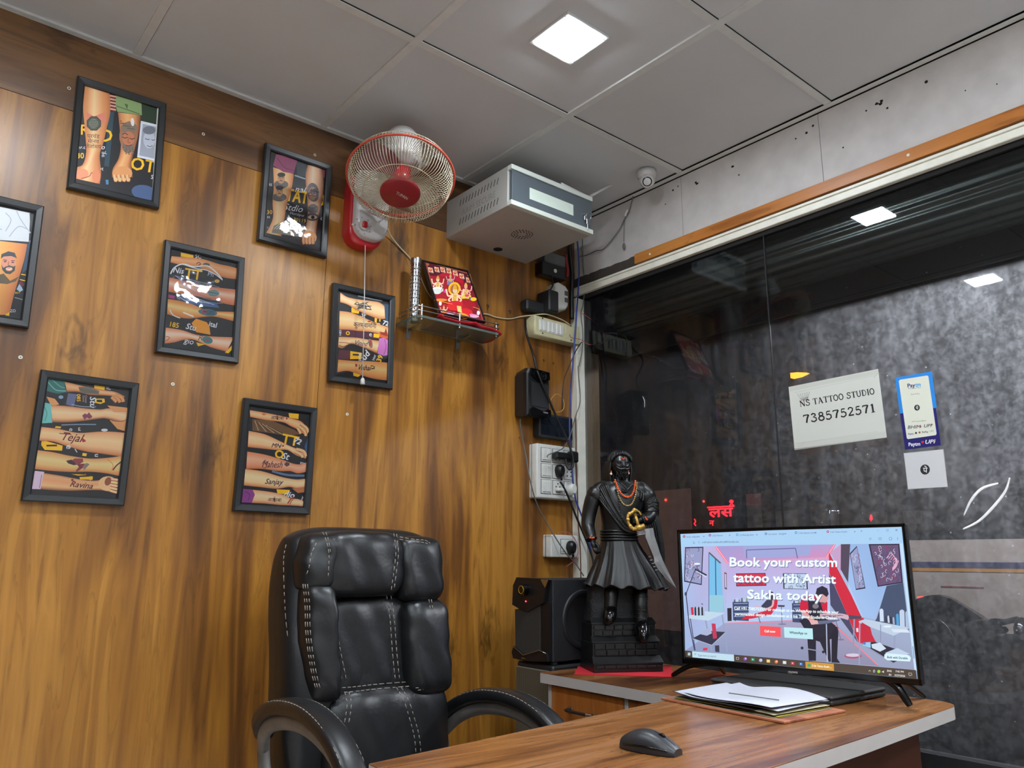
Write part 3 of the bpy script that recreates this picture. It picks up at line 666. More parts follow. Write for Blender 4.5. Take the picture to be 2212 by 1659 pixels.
def d1(c):   # two forearms side by side: octagon seal tattoo, stone face tattoo
    c.zoom(0, 100, 3.95)
    c.poly([(930, 560), (975, 560), (930, 1030), (890, 1020)], (36, 62, 74)); c.poly([(1190, 640), (1340, 660), (1350, 500), (1190, 470)], (34, 52, 36))
    c.text('R', 690, 750, 120, YEL, bold=4); c.text('D', 860, 810, 150, YEL, bold=4); c.text('30', 655, 955, 66, YEL, bold=2, align='l')
    c.text('ar.c', 670, 875, 40, WH); c.text('tal,', 866, 920, 38, WH); c.text('th', 866, 945, 34, WH); c.text('zoot', 800, 1050, 44, WH, a=.12); c.text('io', 850, 880, 60, WH, shear=.3)
    c.text('OTT', 1110, 1045, 150, YEL, a=.16, bold=4); c.text('SA', 1285, 1130, 50, WH, a=.2)
    for k in range(5): c.line([(930, 420+k*28), (990, 432+k*28)], 14, (214, 150, 130)); c.line([(930, 434+k*28), (990, 446+k*28)], 8, (90, 40, 36))
    c.ell(1230, 1250, 110, 65, (66, 84, 120), a=.2); c.poly([(900, 1140), (925, 1140), (925, 1180), (905, 1180)], (60, 120, 160))
    limb(c, [(722, 330), (708, 520), (722, 700), (735, 900), (705, 1010), (650, 1040), (645, 1130)], [(935, 380), (940, 560), (910, 700), (880, 830), (850, 930), (862, 1080), (850, 1175)], SK2, SK3, (240, 190, 140))
    c.poly([(735, 560), (800, 600), (900, 560), (905, 640), (830, 700), (740, 640)], (206, 120, 96))
    c.ell(700, 1090, 55, 45, (222, 140, 104)); c.curve([(690, 1130), (760, 1110), (785, 1080), (830, 1140)], 6, SK4); c.ell(820, 1110, 34, 60, (214, 128, 92))
    o_ = [(800+62*math.cos(t), 660+62*math.sin(t)) for t in [PI/8+k*PI/4 for k in range(8)]]
    c.poly(o_, (70, 78, 70)); c.line(o_, 7, (40, 46, 44), closed=True); c.ell(798, 660, 40, 42, (112, 112, 96))
    for k in range(5): c.line([(765, 632+k*14), (832, 636+k*14)], 4, (62, 66, 60))
    for k, s_ in enumerate(('प्रचंड', 'मानव', 'तेजोमय')): c.text(s_, 795, 785+k*44, 48, INK, align='c', a=.05)
    c.poly([(990, 420), (1205, 470), (1210, 590), (1000, 560), (985, 500)], (128, 150, 98)); c.poly([(1060, 490), (1090, 500), (1085, 540)], (70, 90, 50)); c.line([(990, 510), (1190, 580)], 6, (60, 84, 50))
    limb(c, [(1005, 565), (1020, 700), (1030, 850), (1010, 960), (960, 1050), (955, 1120)], [(1198, 590), (1190, 700), (1165, 820), (1135, 930), (1120, 1010), (1132, 1120)], SK2, SK4, (236, 170, 110))
    c.ell(1043, 1085, 85, 60, SK2); fingers(c, [[(975+i*36, 1100), (985+i*36, 1150), (1000+i*34, 1130)] for i in range(4)], 26, SK1, SK4)
    c.ell(1095, 760, 78, 120, (152, 100, 70), a=.1); c.ell(1100, 700, 72, 50, (124, 104, 88)); c.ell(1092, 860, 50, 55, (120, 100, 88))
    c.ell(1095, 790, 52, 62, (176, 108, 76)); c.curve([(1040, 775), (1065, 785), (1088, 778)], 7, INK); c.curve([(1105, 785), (1125, 795), (1150, 785)], 7, INK); c.curve([(1040, 755), (1068, 745), (1090, 760)], 6, INK)
    c.curve([(1097, 780), (1090, 820), (1110, 826)], 5, SK4); c.curve([(1070, 845), (1095, 852), (1125, 842)], 6, INK)
    for k in range(22): c.ell(1030+(k*37) % 120, 640+(k*23) % 70, 7, 6, (96, 84, 72), 8)
    for k in range(16): c.ell(1050+(k*29) % 90, 865+(k*17) % 65, 6, 6, (92, 82, 74), 8)
    c.ell(1128, 650, 15, 34, (226, 222, 220), a=-.1)
    c.poly([(1200, 640), (1335, 672), (1325, 985), (1168, 950)], (214, 216, 224)); c.poly([(1215, 665), (1330, 690), (1320, 965), (1185, 935)], (150, 152, 162)); c.ell(1270, 800, 50, 75, (178, 180, 190)); c.ell(1270, 720, 55, 35, (104, 106, 116))
    c.curve([(1235, 790), (1258, 800), (1275, 795)], 6, (70, 72, 80)); c.curve([(1290, 800), (1305, 806), (1320, 798)], 6, (70, 72, 80)); c.curve([(1250, 850), (1275, 860), (1300, 850)], 6, (80, 82, 90))
    c.rect(1300, 690, 10, 600, (206, 206, 200)) if False else c.line([(1346, 530), (1300, 1290)], 14, (196, 196, 184))
def d2(c):   # portrait tattoos and an eye tattoo
    c.zoom(300, 260, 3.95)
    c.text('nals', 1330, 610, 78, WH, a=.14, shear=.3); c.text('TATTO', 1248, 680, 150, YEL, a=.16, bold=5, width=330); c.text('Stdio', 1232, 760, 80, WH, a=.16, shear=.3)
    c.text('Horalpur', 1290, 800, 34, (170, 170, 178), a=.2); c.text('30119', 1318, 858, 44, (200, 160, 60), a=.16); c.text('30', 1092, 800, 50, YEL); c.text('N', 1096, 836, 30, WH); c.text('tt', 1110, 560, 40, WH); c.text('dio', 1545, 850, 60, WH, a=.1, shear=.3)
    c.rect(1560, 420, 30, 70, (120, 34, 52)); c.poly([(1340, 350), (1430, 380), (1425, 480), (1350, 470)], (54, 58, 62)); c.line([(1330, 470), (1420, 500)], 12, (140, 150, 160))
    limb(c, [(1145, 400), (1150, 560), (1140, 700), (1145, 820), (1118, 900), (1085, 960)], [(1322, 460), (1300, 600), (1262, 720), (1245, 820), (1225, 920), (1215, 990)], (214, 166, 112), SK3)
    c.poly([(1145, 385), (1170, 290), (1240, 300), (1350, 345), (1320, 455), (1230, 440)], (132, 62, 92)); c.curve([(1180, 320), (1240, 400), (1320, 430)], 6, (96, 40, 66))
    for x, y, s_ in ((1213, 495, 1), (1198, 605, 1.0)):
        c.ell(x, y+52*s_, 62*s_, 36*s_, (92, 84, 80)); c.ell(x, y, 32*s_, 46*s_, (176, 132, 96)); c.ell(x+2, y-30*s_, 34*s_, 20*s_, (44, 38, 40)); c.line([(x-20*s_, y-6), (x-6*s_, y-4)], 5, INK); c.line([(x+8*s_, y-4), (x+22*s_, y-6)], 5, INK)
        c.curve([(x, y), (x-3, y+14*s_), (x+5, y+15*s_)], 3, SK4); c.curve([(x-14*s_, y+24*s_), (x, y+20*s_), (x+14*s_, y+25*s_)], 5, INK)
    limb(c, [(1440, 380), (1420, 480), (1432, 640), (1440, 800), (1420, 920), (1385, 1000)], [(1560, 410), (1575, 560), (1560, 700), (1530, 830), (1515, 940), (1500, 1060)], (206, 158, 122), SK4, (226, 190, 160))
    c.ell(1485, 615, 52, 82, (104, 94, 94), a=-.15); c.ell(1482, 625, 34, 56, (168, 128, 108)); quadline(c, 1485, 615, 50, (54, 48, 54), 14, 3)
    c.ell(1484, 760, 46, 46, (110, 98, 96)); quadline(c, 1484, 760, 42, (50, 44, 50), 10, 5)
    c.ell(1480, 828, 52, 30, (74, 66, 68)); c.ell(1480, 828, 40, 17, (196, 176, 160)); c.ell(1482, 828, 15, 15, (40, 34, 36)); c.curve([(1430, 812), (1480, 792), (1530, 818)], 6, INK)
    c.ell(1455, 1000, 60, 58, SK2); fingers(c, [[(1405+i*27, 1000), (1402+i*27, 1040), (1410+i*26, 1058)] for i in range(4)], 22, SK2, SK4)
    c.poly([(1240, 860), (1420, 910), (1390, 1000), (1130, 960), (1150, 900)], (120, 112, 96))
    for k in range(6): c.curve([(1150+k*22, 930), (1230+k*20, 870+k*4), (1330+k*10, 900+k*8), (1400, 930)], 4, (206, 204, 190))
def d3(c):   # five forearms with peacock feather tattoos
    c.zoom(300, 480, 5.183)
    c.poly([(470, 340), (610, 370), (610, 405), (470, 385)], YEL); c.text('TT', 505, 620, 160, YEL, a=.15, bold=4); c.text('Nis', 380, 560, 90, WH, a=.15, shear=.2, bold=2); c.text('SC', 630, 400, 60, WH, a=.1)
    c.text('Ph', 770, 600, 70, (170, 180, 200), a=.2); c.ell(875, 660, 28, 20, (190, 150, 60))
    c.poly([(590, 1130), (640, 1080), (760, 1120), (790, 1170), (800, 1260), (640, 1230)], (220, 140, 30)); c.text('185', 345, 1165, 78, YEL, a=.2, bold=2); c.text('Stu', 520, 1190, 92, WH, a=.22, shear=.2, bold=2); c.text('ital', 780, 1160, 80, WH, a=.25, bold=2); c.text('gio', 500, 1350, 90, WH, a=.2, shear=.2)
    limb(c, [(365, 380), (520, 395), (700, 410), (900, 470), (1000, 490), (1110, 520)], [(350, 450), (480, 480), (640, 500), (800, 560), (950, 620), (1100, 640)], SK2, SK3, (230, 160, 110))
    c.curve([(640, 470), (670, 450), (690, 470), (665, 480)], 8, INK); c.ell(755, 475, 40, 18, (72, 76, 70), a=.1); c.line([(720, 470), (790, 482)], 3, (130, 130, 110))
    limb(c, [(340, 620), (480, 650), (640, 690), (800, 720), (950, 740), (1090, 755)], [(330, 780), (460, 800), (640, 830), (800, 860), (950, 910), (1075, 935)], (214, 130, 96), SK3, (238, 190, 160))
    c.ell(835, 795, 66, 36, (88, 128, 116), a=.1); c.line([(770, 780), (900, 812)], 4, (50, 84, 80))
    c.poly([(330, 810), (400, 825), (395, 860), (330, 848)], (170, 40, 120))
    limb(c, [(325, 860), (450, 880), (600, 920), (760, 990), (900, 1000), (1080, 1005)], [(315, 1030), (420, 1060), (560, 1080), (740, 1060), (860, 1060), (1060, 1110)], (216, 146, 70), SK3, (236, 190, 120))
    c.ell(770, 1010, 108, 38, (62, 104, 110), a=.12); c.ell(735, 1002, 36, 20, (150, 70, 80), a=.1); c.ell(735, 1002, 16, 10, (70, 40, 90)); quadline(c, 800, 1018, 60, (34, 66, 84), 8, 4)
    limb(c, [(300, 1180), (400, 1195), (500, 1215), (640, 1260), (820, 1280), (1060, 1290)], [(290, 1360), (400, 1345), (500, 1320), (620, 1320), (800, 1400), (980, 1450)], (222, 160, 120), SK3, (244, 206, 180))
    c.curve([(300, 1280), (340, 1290), (330, 1310), (300, 1330)], 7, SK4); c.text('R', 660, 1325, 90, INK, shear=.4); c.ell(765, 1320, 62, 40, (50, 112, 112), a=.3); c.ell(765, 1320, 20, 14, (150, 60, 90)); c.poly([(1040, 1380), (1065, 1400), (1000, 1470), (960, 1460)], YEL); c.poly([(640, 1345), (740, 1370), (660, 1390)], YEL)
    # glints and sheen of crinkled shrink film, painted into the print
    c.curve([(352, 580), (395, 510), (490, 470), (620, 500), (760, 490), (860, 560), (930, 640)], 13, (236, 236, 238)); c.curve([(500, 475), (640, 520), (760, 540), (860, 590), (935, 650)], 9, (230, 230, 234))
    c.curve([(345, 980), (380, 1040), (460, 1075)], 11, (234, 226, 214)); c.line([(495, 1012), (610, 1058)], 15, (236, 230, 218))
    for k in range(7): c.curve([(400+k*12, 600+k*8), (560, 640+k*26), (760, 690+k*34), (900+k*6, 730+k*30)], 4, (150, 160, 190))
    c.poly([(400, 800), (520, 850), (700, 880), (860, 900), (900, 960), (700, 940), (520, 900)], (62, 92, 140))
    for k in range(5): c.curve([(430+k*50, 820+k*8), (520+k*60, 880+k*4), (640+k*50, 870+k*14)], 5, (190, 204, 220))
def d4(c):   # Tejal, butterfly, Ravina
    c.zoom(0, 700, 4.1475)
    c.poly([(430, 485), (590, 505), (580, 560), (600, 610), (520, 625), (420, 600)], (44, 100, 96)); c.curve([(430, 520), (500, 590), (590, 600)], 8, (110, 170, 160)); c.curve([(470, 500), (540, 560), (580, 570)], 8, (90, 150, 140))
    c.text('TTO', 870, 715, 108, YEL, a=.08, bold=4) if False else None
    c.poly([(845, 545), (940, 560), (935, 600), (845, 590)], YEL); c.poly([(850, 668), (935, 668), (940, 700), (900, 716), (850, 705)], YEL); c.poly([(866, 678), (915, 678), (915, 702), (866, 698)], BK)
    c.text('Stu', 808, 650, 78, WH, a=PI/2, shear=.2, bold=2); c.text('085', 690, 628, 46, YEL, a=PI/2, bold=1.5); c.text('Geral', 740, 640, 26, (180, 150, 150), a=PI/2); c.text('Cinem', 762, 640, 26, (180, 150, 150), a=PI/2); c.text('ul', 950, 545, 60, WH, a=PI/2, shear=.2)
    c.poly([(610, 620), (690, 630), (660, 740), (590, 720)], (92, 96, 128)); c.curve([(640, 720), (740, 740), (860, 742)], 6, (150, 160, 180))
    limb(c, [(580, 515), (700, 545), (800, 565), (930, 590), (1040, 610), (1120, 650)], [(600, 610), (700, 610), (800, 635), (920, 640), (1010, 650), (1040, 690)], SK2, SK4)
    fingers(c, [[(1030, 640), (1090, 660), (1105, 700)], [(1010, 650), (1060, 675), (1075, 705)], [(1000, 655), (1035, 690), (1045, 700)]], 30, SK2, SK4)
    c.poly([(700, 565), (790, 560), (890, 600), (885, 630), (760, 622), (715, 605)], (104, 96, 84)); 
    for k in range(7): c.line([(715+k*22, 575+k*4), (760+k*18, 618)], 4, (70, 66, 60))
    c.poly([(415, 650), (490, 670), (530, 720), (460, 735)], SK2); c.ell(545, 655, 22, 16, (120, 150, 170))
    c.poly([(385, 700), (455, 715), (468, 885), (375, 890)], (104, 176, 170)); c.curve([(395, 740), (420, 800), (400, 870)], 6, (60, 130, 124))
    limb(c, [(455, 725), (600, 735), (760, 755), (900, 765), (980, 755), (1140, 770)], [(470, 880), (600, 882), (740, 870), (880, 850), (960, 850), (1140, 900)], SK1, SK4)
    c.poly([(960, 730), (1140, 750), (1140, 790), (1020, 790)], SK2); c.poly([(980, 860), (1060, 870), (1130, 880), (1120, 960), (1050, 940)], SK2); c.curve([(1000, 868), (1090, 872), (1140, 850)], 6, SK4)
    c.poly([(735, 820), (760, 800), (780, 810), (795, 790), (828, 830), (800, 850), (780, 838), (755, 860)], (126, 60, 84)); c.curve([(740, 822), (780, 826), (820, 840)], 3, (70, 30, 50))
    c.curve([(550, 905), (700, 900), (860, 900)], 9, (120, 140, 160)); c.text('e', 620, 935, 60, WH, a=PI/2); c.text('tal', 700, 925, 34, WH, a=PI/2); c.poly([(500, 915), (548, 920), (540, 935), (490, 930)], YEL); c.ell(935, 950, 30, 12, (210, 214, 220))
    limb(c, [(368, 922), (520, 940), (700, 975), (880, 965), (1000, 965), (1118, 975)], [(345, 1045), (480, 1055), (600, 1095), (760, 1140), (900, 1160), (1100, 1190)], SK1, SK3, (236, 190, 140))
    c.text('Tejal', 535, 1035, 104, (92, 36, 40), a=.12, shear=.45, bold=2.5, width=185); c.line([(530, 980), (640, 990)], 7, (92, 36, 40)); c.poly([(728, 1030), (742, 1022), (752, 1032), (766, 1040), (766, 1054), (738, 1060)], (150, 36, 44))
    c.poly([(372, 1050), (410, 1048), (560, 1090), (555, 1135), (400, 1128), (368, 1085)], YEL); c.line([(415, 1090), (510, 1088)], 16, (40, 36, 30))
    c.text('e', 595, 1085, 80, WH, a=PI/2, bold=2); c.line([(670, 1120), (690, 1150)], 8, WH); c.text('u', 850, 1165, 60, WH, a=PI/2, bold=2); c.poly([(740, 1155), (778, 1160), (770, 1185), (735, 1180)], YEL)
    limb(c, [(335, 1130), (480, 1150), (620, 1180), (800, 1205), (950, 1200), (1100, 1180)], [(310, 1300), (450, 1315), (620, 1325), (820, 1325), (960, 1340), (1080, 1365)], (214, 170, 104), SK3, (226, 190, 130))
    c.curve([(1010, 1310), (1040, 1270), (1090, 1230)], 12, (70, 40, 30)); c.curve([(960, 1210), (1010, 1260), (1000, 1310)], 5, SK3)
    c.poly([(590, 1225), (640, 1215), (690, 1260), (660, 1265), (610, 1250)], (54, 34, 40)); c.poly([(640, 1222), (668, 1205), (740, 1205), (745, 1235), (700, 1262)], (134, 52, 60)); c.poly([(690, 1255), (760, 1250), (740, 1290), (690, 1322), (675, 1318), (705, 1280)], (120, 44, 52)); c.poly([(740, 1275), (770, 1245), (802, 1255), (750, 1312)], (120, 108, 100)); c.line([(640, 1222), (730, 1290)], 4, (40, 24, 28))
    c.poly([(640, 1345), (765, 1350), (760, 1335), (770, 1352), (700, 1358)], YEL); c.text('7', 800, 1400, 52, YEL, bold=2); c.poly([(710, 1372), (830, 1366), (828, 1396), (716, 1392)], YEL)
    limb(c, [(385, 1335), (520, 1355), (650, 1380), (780, 1400), (880, 1400), (960, 1365)], [(350, 1480), (480, 1490), (620, 1495), (760, 1490), (900, 1490), (1000, 1510)], SK1, SK4, (228, 150, 100))
    c.poly([(305, 1315), (395, 1325), (360, 1480), (282, 1478)], (214, 186, 206)); c.line([(372, 1350), (352, 1470)], 5, (120, 60, 90))
    c.ell(965, 1430, 85, 66, SK1); fingers(c, [[(985, 1390+i*26), (1030, 1395+i*28), (1055, 1400+i*28)] for i in range(5)], 22, (232, 186, 140), SK4); c.ell(965, 1410, 28, 40, SK4, a=.4)
    c.text('Ravina', 622, 1455, 74, (60, 44, 44), a=.1, shear=.45, bold=2, width=200); c.ell(646, 1398, 12, 10, (130, 50, 50)); c.ell(662, 1412, 9, 8, (130, 50, 50))
def d5(c):   # Mahesh, Sanjay
    c.zoom(480, 580, 3.072)
    c.poly([(200, 1000), (330, 1010), (480, 1070), (520, 1100), (440, 1110), (200, 1075)], (104, 72, 44))
    for k in range(9): c.line([(205+k*12, 1005+k*5), (215+k*26, 1072+k*4)], 3, (196, 170, 130) if k % 2 else (60, 44, 30))
    c.poly([(440, 960), (508, 965), (505, 1000), (445, 990)], YEL); c.text('TT', 390, 1155, 90, YEL, a=.2, bold=4, width=110); c.text('72', 470, 1150, 50, WH, a=.4, shear=.2, bold=2); c.text('O', 345, 1250, 76, YEL, a=.2, bold=4); c.text('St', 390, 1260, 60, WH, a=.2, shear=.3, bold=1.5); c.text('zoo', 515, 1295, 26, WH, a=.2)
    c.poly([(360, 1465), (450, 1470), (430, 1500), (365, 1492)], YEL); c.text('dio', 405, 1510, 56, WH, a=.2, shear=.3, bold=1.5); c.text('soor', 525, 1555, 24, WH, a=-1.2); c.curve([(330, 1345), (430, 1370), (545, 1375)], 14, (90, 110, 140)); c.poly([(545, 1180), (580, 1100), (580, 1240), (555, 1230)], (44, 76, 116))
    limb(c, [(183, 940), (300, 960), (420, 985), (480, 1000), (530, 1020), (572, 1070)], [(185, 985), (280, 1005), (400, 1020), (450, 1045), (500, 1070), (560, 1115)], (222, 164, 110), SK3)
    fingers(c, [[(520, 1030), (560, 1060), (570, 1090)], [(505, 1045), (545, 1080), (555, 1112)], [(500, 1060), (515, 1085), (520, 1098)]], 18, SK1, SK4); c.ell(276, 967, 14, 8, (190, 110, 60))
    c.text('आई', 322, 1000, 32, INK, bold=.8); c.text('बाबा', 355, 1004, 32, INK, bold=.8); c.ell(427, 996, 6, 6, (150, 30, 36))
    limb(c, [(175, 1078), (280, 1100), (380, 1145), (440, 1175), (500, 1200), (555, 1230)], [(168, 1185), (260, 1195), (360, 1205), (430, 1205), (490, 1240), (555, 1262)], SK1, SK3)
    fingers(c, [[(490, 1200), (540, 1215), (556, 1250)], [(480, 1215), (520, 1235), (535, 1255)]], 20, SK1, SK4)
    c.text('MN', 325, 1185, 40, INK, a=.1, shear=.3, bold=1.5); c.line([(375, 1178), (395, 1180)], 3, INK); c.ell(402, 1177, 7, 6, (160, 34, 38))
    limb(c, [(165, 1215), (280, 1235), (400, 1270), (470, 1295), (520, 1300), (560, 1285)], [(158, 1330), (260, 1330), (380, 1345), (450, 1345), (500, 1360), (555, 1350)], (214, 140, 104), SK3, (226, 166, 130))
    c.text('Mahesh', 262, 1318, 62, (74, 44, 48), a=.03, shear=.45, bold=1, width=130); c.curve([(262, 1300), (285, 1270), (290, 1320), (270, 1322)], 4, (74, 44, 48)); c.poly([(408, 1300), (425, 1282), (445, 1292), (445, 1306), (425, 1316)], (90, 62, 64))
    limb(c, [(152, 1330), (260, 1345), (380, 1380), (450, 1395), (500, 1400), (550, 1395)], [(142, 1440), (240, 1450), (360, 1462), (440, 1450), (490, 1460), (545, 1455)], (226, 186, 132), SK3)
    c.text('Sanjay', 280, 1428, 50, (44, 44, 58), a=.05, shear=.4, bold=1.5, width=115); c.poly([(460, 1460), (545, 1450), (543, 1485), (500, 1490)], SK3)
    limb(c, [(195, 1468), (300, 1480), (400, 1500), (450, 1525), (500, 1530), (545, 1545)], [(195, 1556), (280, 1560), (380, 1570), (440, 1572), (500, 1576), (545, 1580)], (222, 178, 130), SK3)
    c.poly([(138, 1462), (200, 1468), (215, 1500), (195, 1555), (128, 1552)], (128, 56, 122)); c.curve([(150, 1480), (180, 1500), (170, 1540)], 5, (90, 30, 86))
    c.text('आई', 300, 1545, 34, (90, 40, 44), bold=.8); c.text('बाबा', 335, 1548, 34, INK, bold=.8); c.curve([(470, 1515), (450, 1535), (432, 1560)], 8, (150, 44, 34)); c.curve([(476, 1525), (460, 1540), (445, 1566)], 6, (170, 70, 50))
def d6(c):   # Vinod, Vishal
    c.zoom(480, 580, 3.072)
    c.poly([(858, 258), (915, 268), (905, 300), (858, 292)], YEL); c.text('St', 915, 320, 44, WH, a=.2, shear=.3); c.text('L', 1010, 365, 80, YEL, a=.15, bold=5); c.text('TT', 1000, 350, 50, YEL, bold=3); c.text('72', 1062, 370, 42, WH, a=.3, bold=2)
    c.poly([(780, 405), (880, 410), (1110, 450), (1100, 470), (860, 455), (775, 445)], (74, 28, 44)); c.text('O', 820, 440, 34, YEL, bold=2); c.text('NBS', 790, 445, 22, WH, a=-PI/2); c.poly([(1005, 430), (1045, 436), (1040, 462), (1003, 456)], YEL); c.text('e', 975, 450, 44, WH)
    c.poly([(775, 540), (850, 545), (845, 605), (768, 600)], (84, 34, 44)); c.poly([(850, 548), (925, 560), (925, 600), (848, 602)], YEL); c.line([(865, 572), (910, 574)], 12, (50, 40, 20)); c.text('Studi', 905, 560, 30, WH, a=PI/2); c.text('udi', 975, 625, 62, WH, a=-PI/2+.1, shear=.2, bold=2) if False else c.text('ud', 945, 612, 60, WH, a=-.9, shear=.2, bold=2)
    c.text('Hor', 1020, 600, 26, WH, a=-PI/2+.1) if False else c.text('Hor', 1010, 610, 24, WH, a=-1.3); c.text('39', 1050, 622, 46, YEL, a=-1.2, bold=2); c.poly([(868, 690), (930, 700), (900, 720), (870, 712)], YEL)
    c.poly([(1060, 235), (1120, 240), (1110, 360), (1080, 340)], (50, 72, 92)); c.curve([(900, 182), (980, 200), (1060, 215)], 8, (120, 128, 130))
    limb(c, [(783, 160), (830, 190), (900, 205), (980, 215), (1040, 225), (1075, 250)], [(782, 225), (830, 240), (900, 280), (980, 315), (1040, 335), (1080, 335)], (228, 184, 130), SK3)
    c.curve([(880, 235), (930, 250), (990, 250)], 5, INK); quadline(c, 940, 250, 48, (50, 60, 60), 9, 12); c.curve([(875, 238), (900, 225), (920, 262), (990, 272)], 4, INK)
    limb(c, [(778, 282), (840, 290), (900, 310), (980, 345), (1040, 370), (1105, 390)], [(775, 405), (840, 408), (900, 415), (980, 422), (1040, 435), (1100, 462)], (220, 172, 112), SK3)
    c.text('कुलस्वामिनी', 870, 385, 44, INK, a=.08, bold=1, width=150); c.ell(975, 352, 12, 5, (160, 40, 40)); c.poly([(1040, 420), (1075, 425), (1085, 395), (1100, 450), (1060, 450)], (150, 50, 36)); c.poly([(1045, 435), (1100, 455), (1105, 470), (1040, 455)], (200, 90, 40))
    limb(c, [(772, 452), (830, 455), (900, 460), (960, 470), (1000, 475), (1040, 480)], [(768, 525), (800, 530), (850, 500), (920, 520), (980, 545), (1025, 565)], (224, 176, 120), SK4)
    c.curve([(775, 490), (830, 495), (850, 505)], 4, SK4); c.curve([(775, 510), (800, 520), (830, 508)], 5, SK4)
    c.text('Vinod', 870, 505, 46, (60, 60, 84), a=.12, shear=.4, bold=1, width=86); c.ell(982, 498, 14, 32, (130, 104, 96), a=-.2); c.ell(982, 495, 8, 20, (150, 60, 50)); c.poly([(1040, 465), (1070, 460), (1108, 480), (1100, 575), (1070, 580), (1028, 565)], (192, 112, 176)); c.curve([(1075, 470), (1085, 520), (1070, 575)], 5, (150, 80, 140))
    limb(c, [(768, 605), (850, 612), (930, 615), (1000, 618), (1060, 622), (1110, 628)], [(762, 690), (820, 680), (870, 690), (940, 715), (1020, 735), (1105, 745)], (216, 150, 84), SK3, (222, 176, 110))
    c.text('Vishal', 893, 672, 52, INK, a=.06, shear=.4, bold=1.5, width=85); c.poly([(880, 632), (895, 636), (895, 650), (882, 655)], (150, 30, 30)); c.curve([(985, 668), (1010, 655), (990, 645)], 5, (30, 50, 44)); c.curve([(985, 668), (1012, 665)], 4, (30, 50, 44))
def d7(c):   # portrait tattoo on an upper arm, white sleeve
    c.zoom(0, 400, 5.028)
    c.poly([(-600, 120), (330, 300), (312, 615), (-600, 560)], (196, 198, 200)); 
    for p in ([(60, 300), (120, 380), (60, 500)], [(180, 280), (230, 380), (330, 520)], [(100, 560), (200, 450), (300, 480)], [(-200, 300), (-100, 450), (20, 480)]): c.curve(p, 12, (160, 164, 170))
    c.poly([(320, 300), (362, 320), (350, 420), (330, 480)], (44, 50, 50)); c.line([(325, 600), (318, 760)], 5, (160, 180, 200)); c.poly([(300, 640), (330, 620), (300, 900), (240, 960)], (40, 60, 84)); c.text('IIOT', 165, 1180, 30, YEL); c.text('ZO', 108, 1380, 44, WH); c.line([(230, 968), (285, 978)], 10, YEL); c.line([(215, 1025), (275, 1040)], 10, YEL); c.poly([(180, 1130), (215, 1060), (250, 1140), (215, 1160)], (150, 170, 190)); c.poly([(200, 1060), (235, 1040), (265, 1080), (235, 1110)], (96, 30, 44)); c.line([(160, 1220), (250, 1245)], 8, (150, 150, 150))
    limb(c, [(-400, 560), (-350, 800), (-330, 1000), (-320, 1200), (-310, 1400)], [(295, 640), (265, 800), (205, 1010), (150, 1200), (100, 1410)], (222, 148, 76), SK3, (232, 170, 96))
    c.poly([(-90, 990), (40, 960), (110, 1040), (210, 990), (170, 1045), (80, 1075), (-80, 1060)], (96, 82, 62)); c.ell(92, 860, 82, 108, (206, 136, 110)); c.poly([(10, 800), (15, 750), (90, 718), (160, 735), (186, 800), (176, 790), (120, 770), (40, 776)], (58, 64, 70)); c.poly([(15, 860), (35, 900), (60, 885), (100, 875), (150, 885), (168, 870), (160, 930), (110, 968), (60, 960), (25, 920)], (60, 66, 60)); c.ell(98, 912, 38, 22, (206, 136, 110)); c.curve([(66, 905), (98, 918), (130, 902)], 8, (226, 220, 214)); c.ell(55, 832, 16, 6, (50, 40, 44)); c.ell(138, 840, 16, 6, (50, 40, 44)); c.curve([(95, 830), (88, 868), (108, 872)], 6, SK4); c.line([(35, 812), (75, 818)], 8, (50, 44, 46)); c.line([(120, 822), (160, 822)], 8, (50, 44, 46))
    c.poly([(60, 1400), (100, 1380), (100, 1420), (60, 1415)], YEL)
frame(-1.858, 2.264, .041, 'highest black picture frame, two forearms with octagon seal and stone face tattoos', d1)
frame(-1.309, 2.255, .008, 'black picture frame beside the wall fan, purple sleeve and portrait tattoos', d2, m_fglassw, yawb=math.radians(1.2))
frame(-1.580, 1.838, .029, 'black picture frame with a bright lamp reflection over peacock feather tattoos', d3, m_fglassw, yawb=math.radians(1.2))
frame(-1.851, 1.396, -.005, 'black picture frame with red butterfly tattoo and written names, lowest at left', d4)
frame(-1.310, 1.395, -.007, 'black picture frame with five forearms of written names, just above the chair', d5)
frame(-1.034, 1.835, .023, 'black picture frame with the fan pull cord hanging in front of it', d6)
p = at(79, 577, 1, -.02)
frame(p[0]-.1209, p[2], .02, 'black picture frame cut off by the left photo edge, bearded portrait tattoo', d7)
# ================================================================ THINGS ON THE LEFT WALL
m_red = mat('red_plastic', (176, 26, 34), .3, coat=.3); m_wpl = mat('white_plastic', (206, 204, 202), .3, coat=.3, var=.05)
m_coral = mat('coral_ring', (206, 84, 66), .35); m_wire = mat('guard_wire', (206, 194, 166), .35, metal=.3)
m_cream = mat('aged_cream_plastic', (206, 200, 160), .4, var=.12, vscale=25); m_sw = mat('switch_white', (216, 216, 210), .35, var=.05, vscale=40)
def rrect(x0, z0, x1, z1, r, n=5, rs=None):
    rs = rs or [r]*4; P = []
    for (cx, cz, a0, rr) in ((x1, z1, 0, rs[0]), (x0, z1, 90, rs[1]), (x0, z0, 180, rs[2]), (x1, z0, 270, rs[3])):
        sx = -1 if cx == x1 else 1; sz = -1 if cz == z1 else 1
        for k in range(n+1):
            a = math.radians(a0+90*k/n); P.append((cx+sx*rr+rr*math.cos(a), cz+sz*rr+rr*math.sin(a)))
    return P
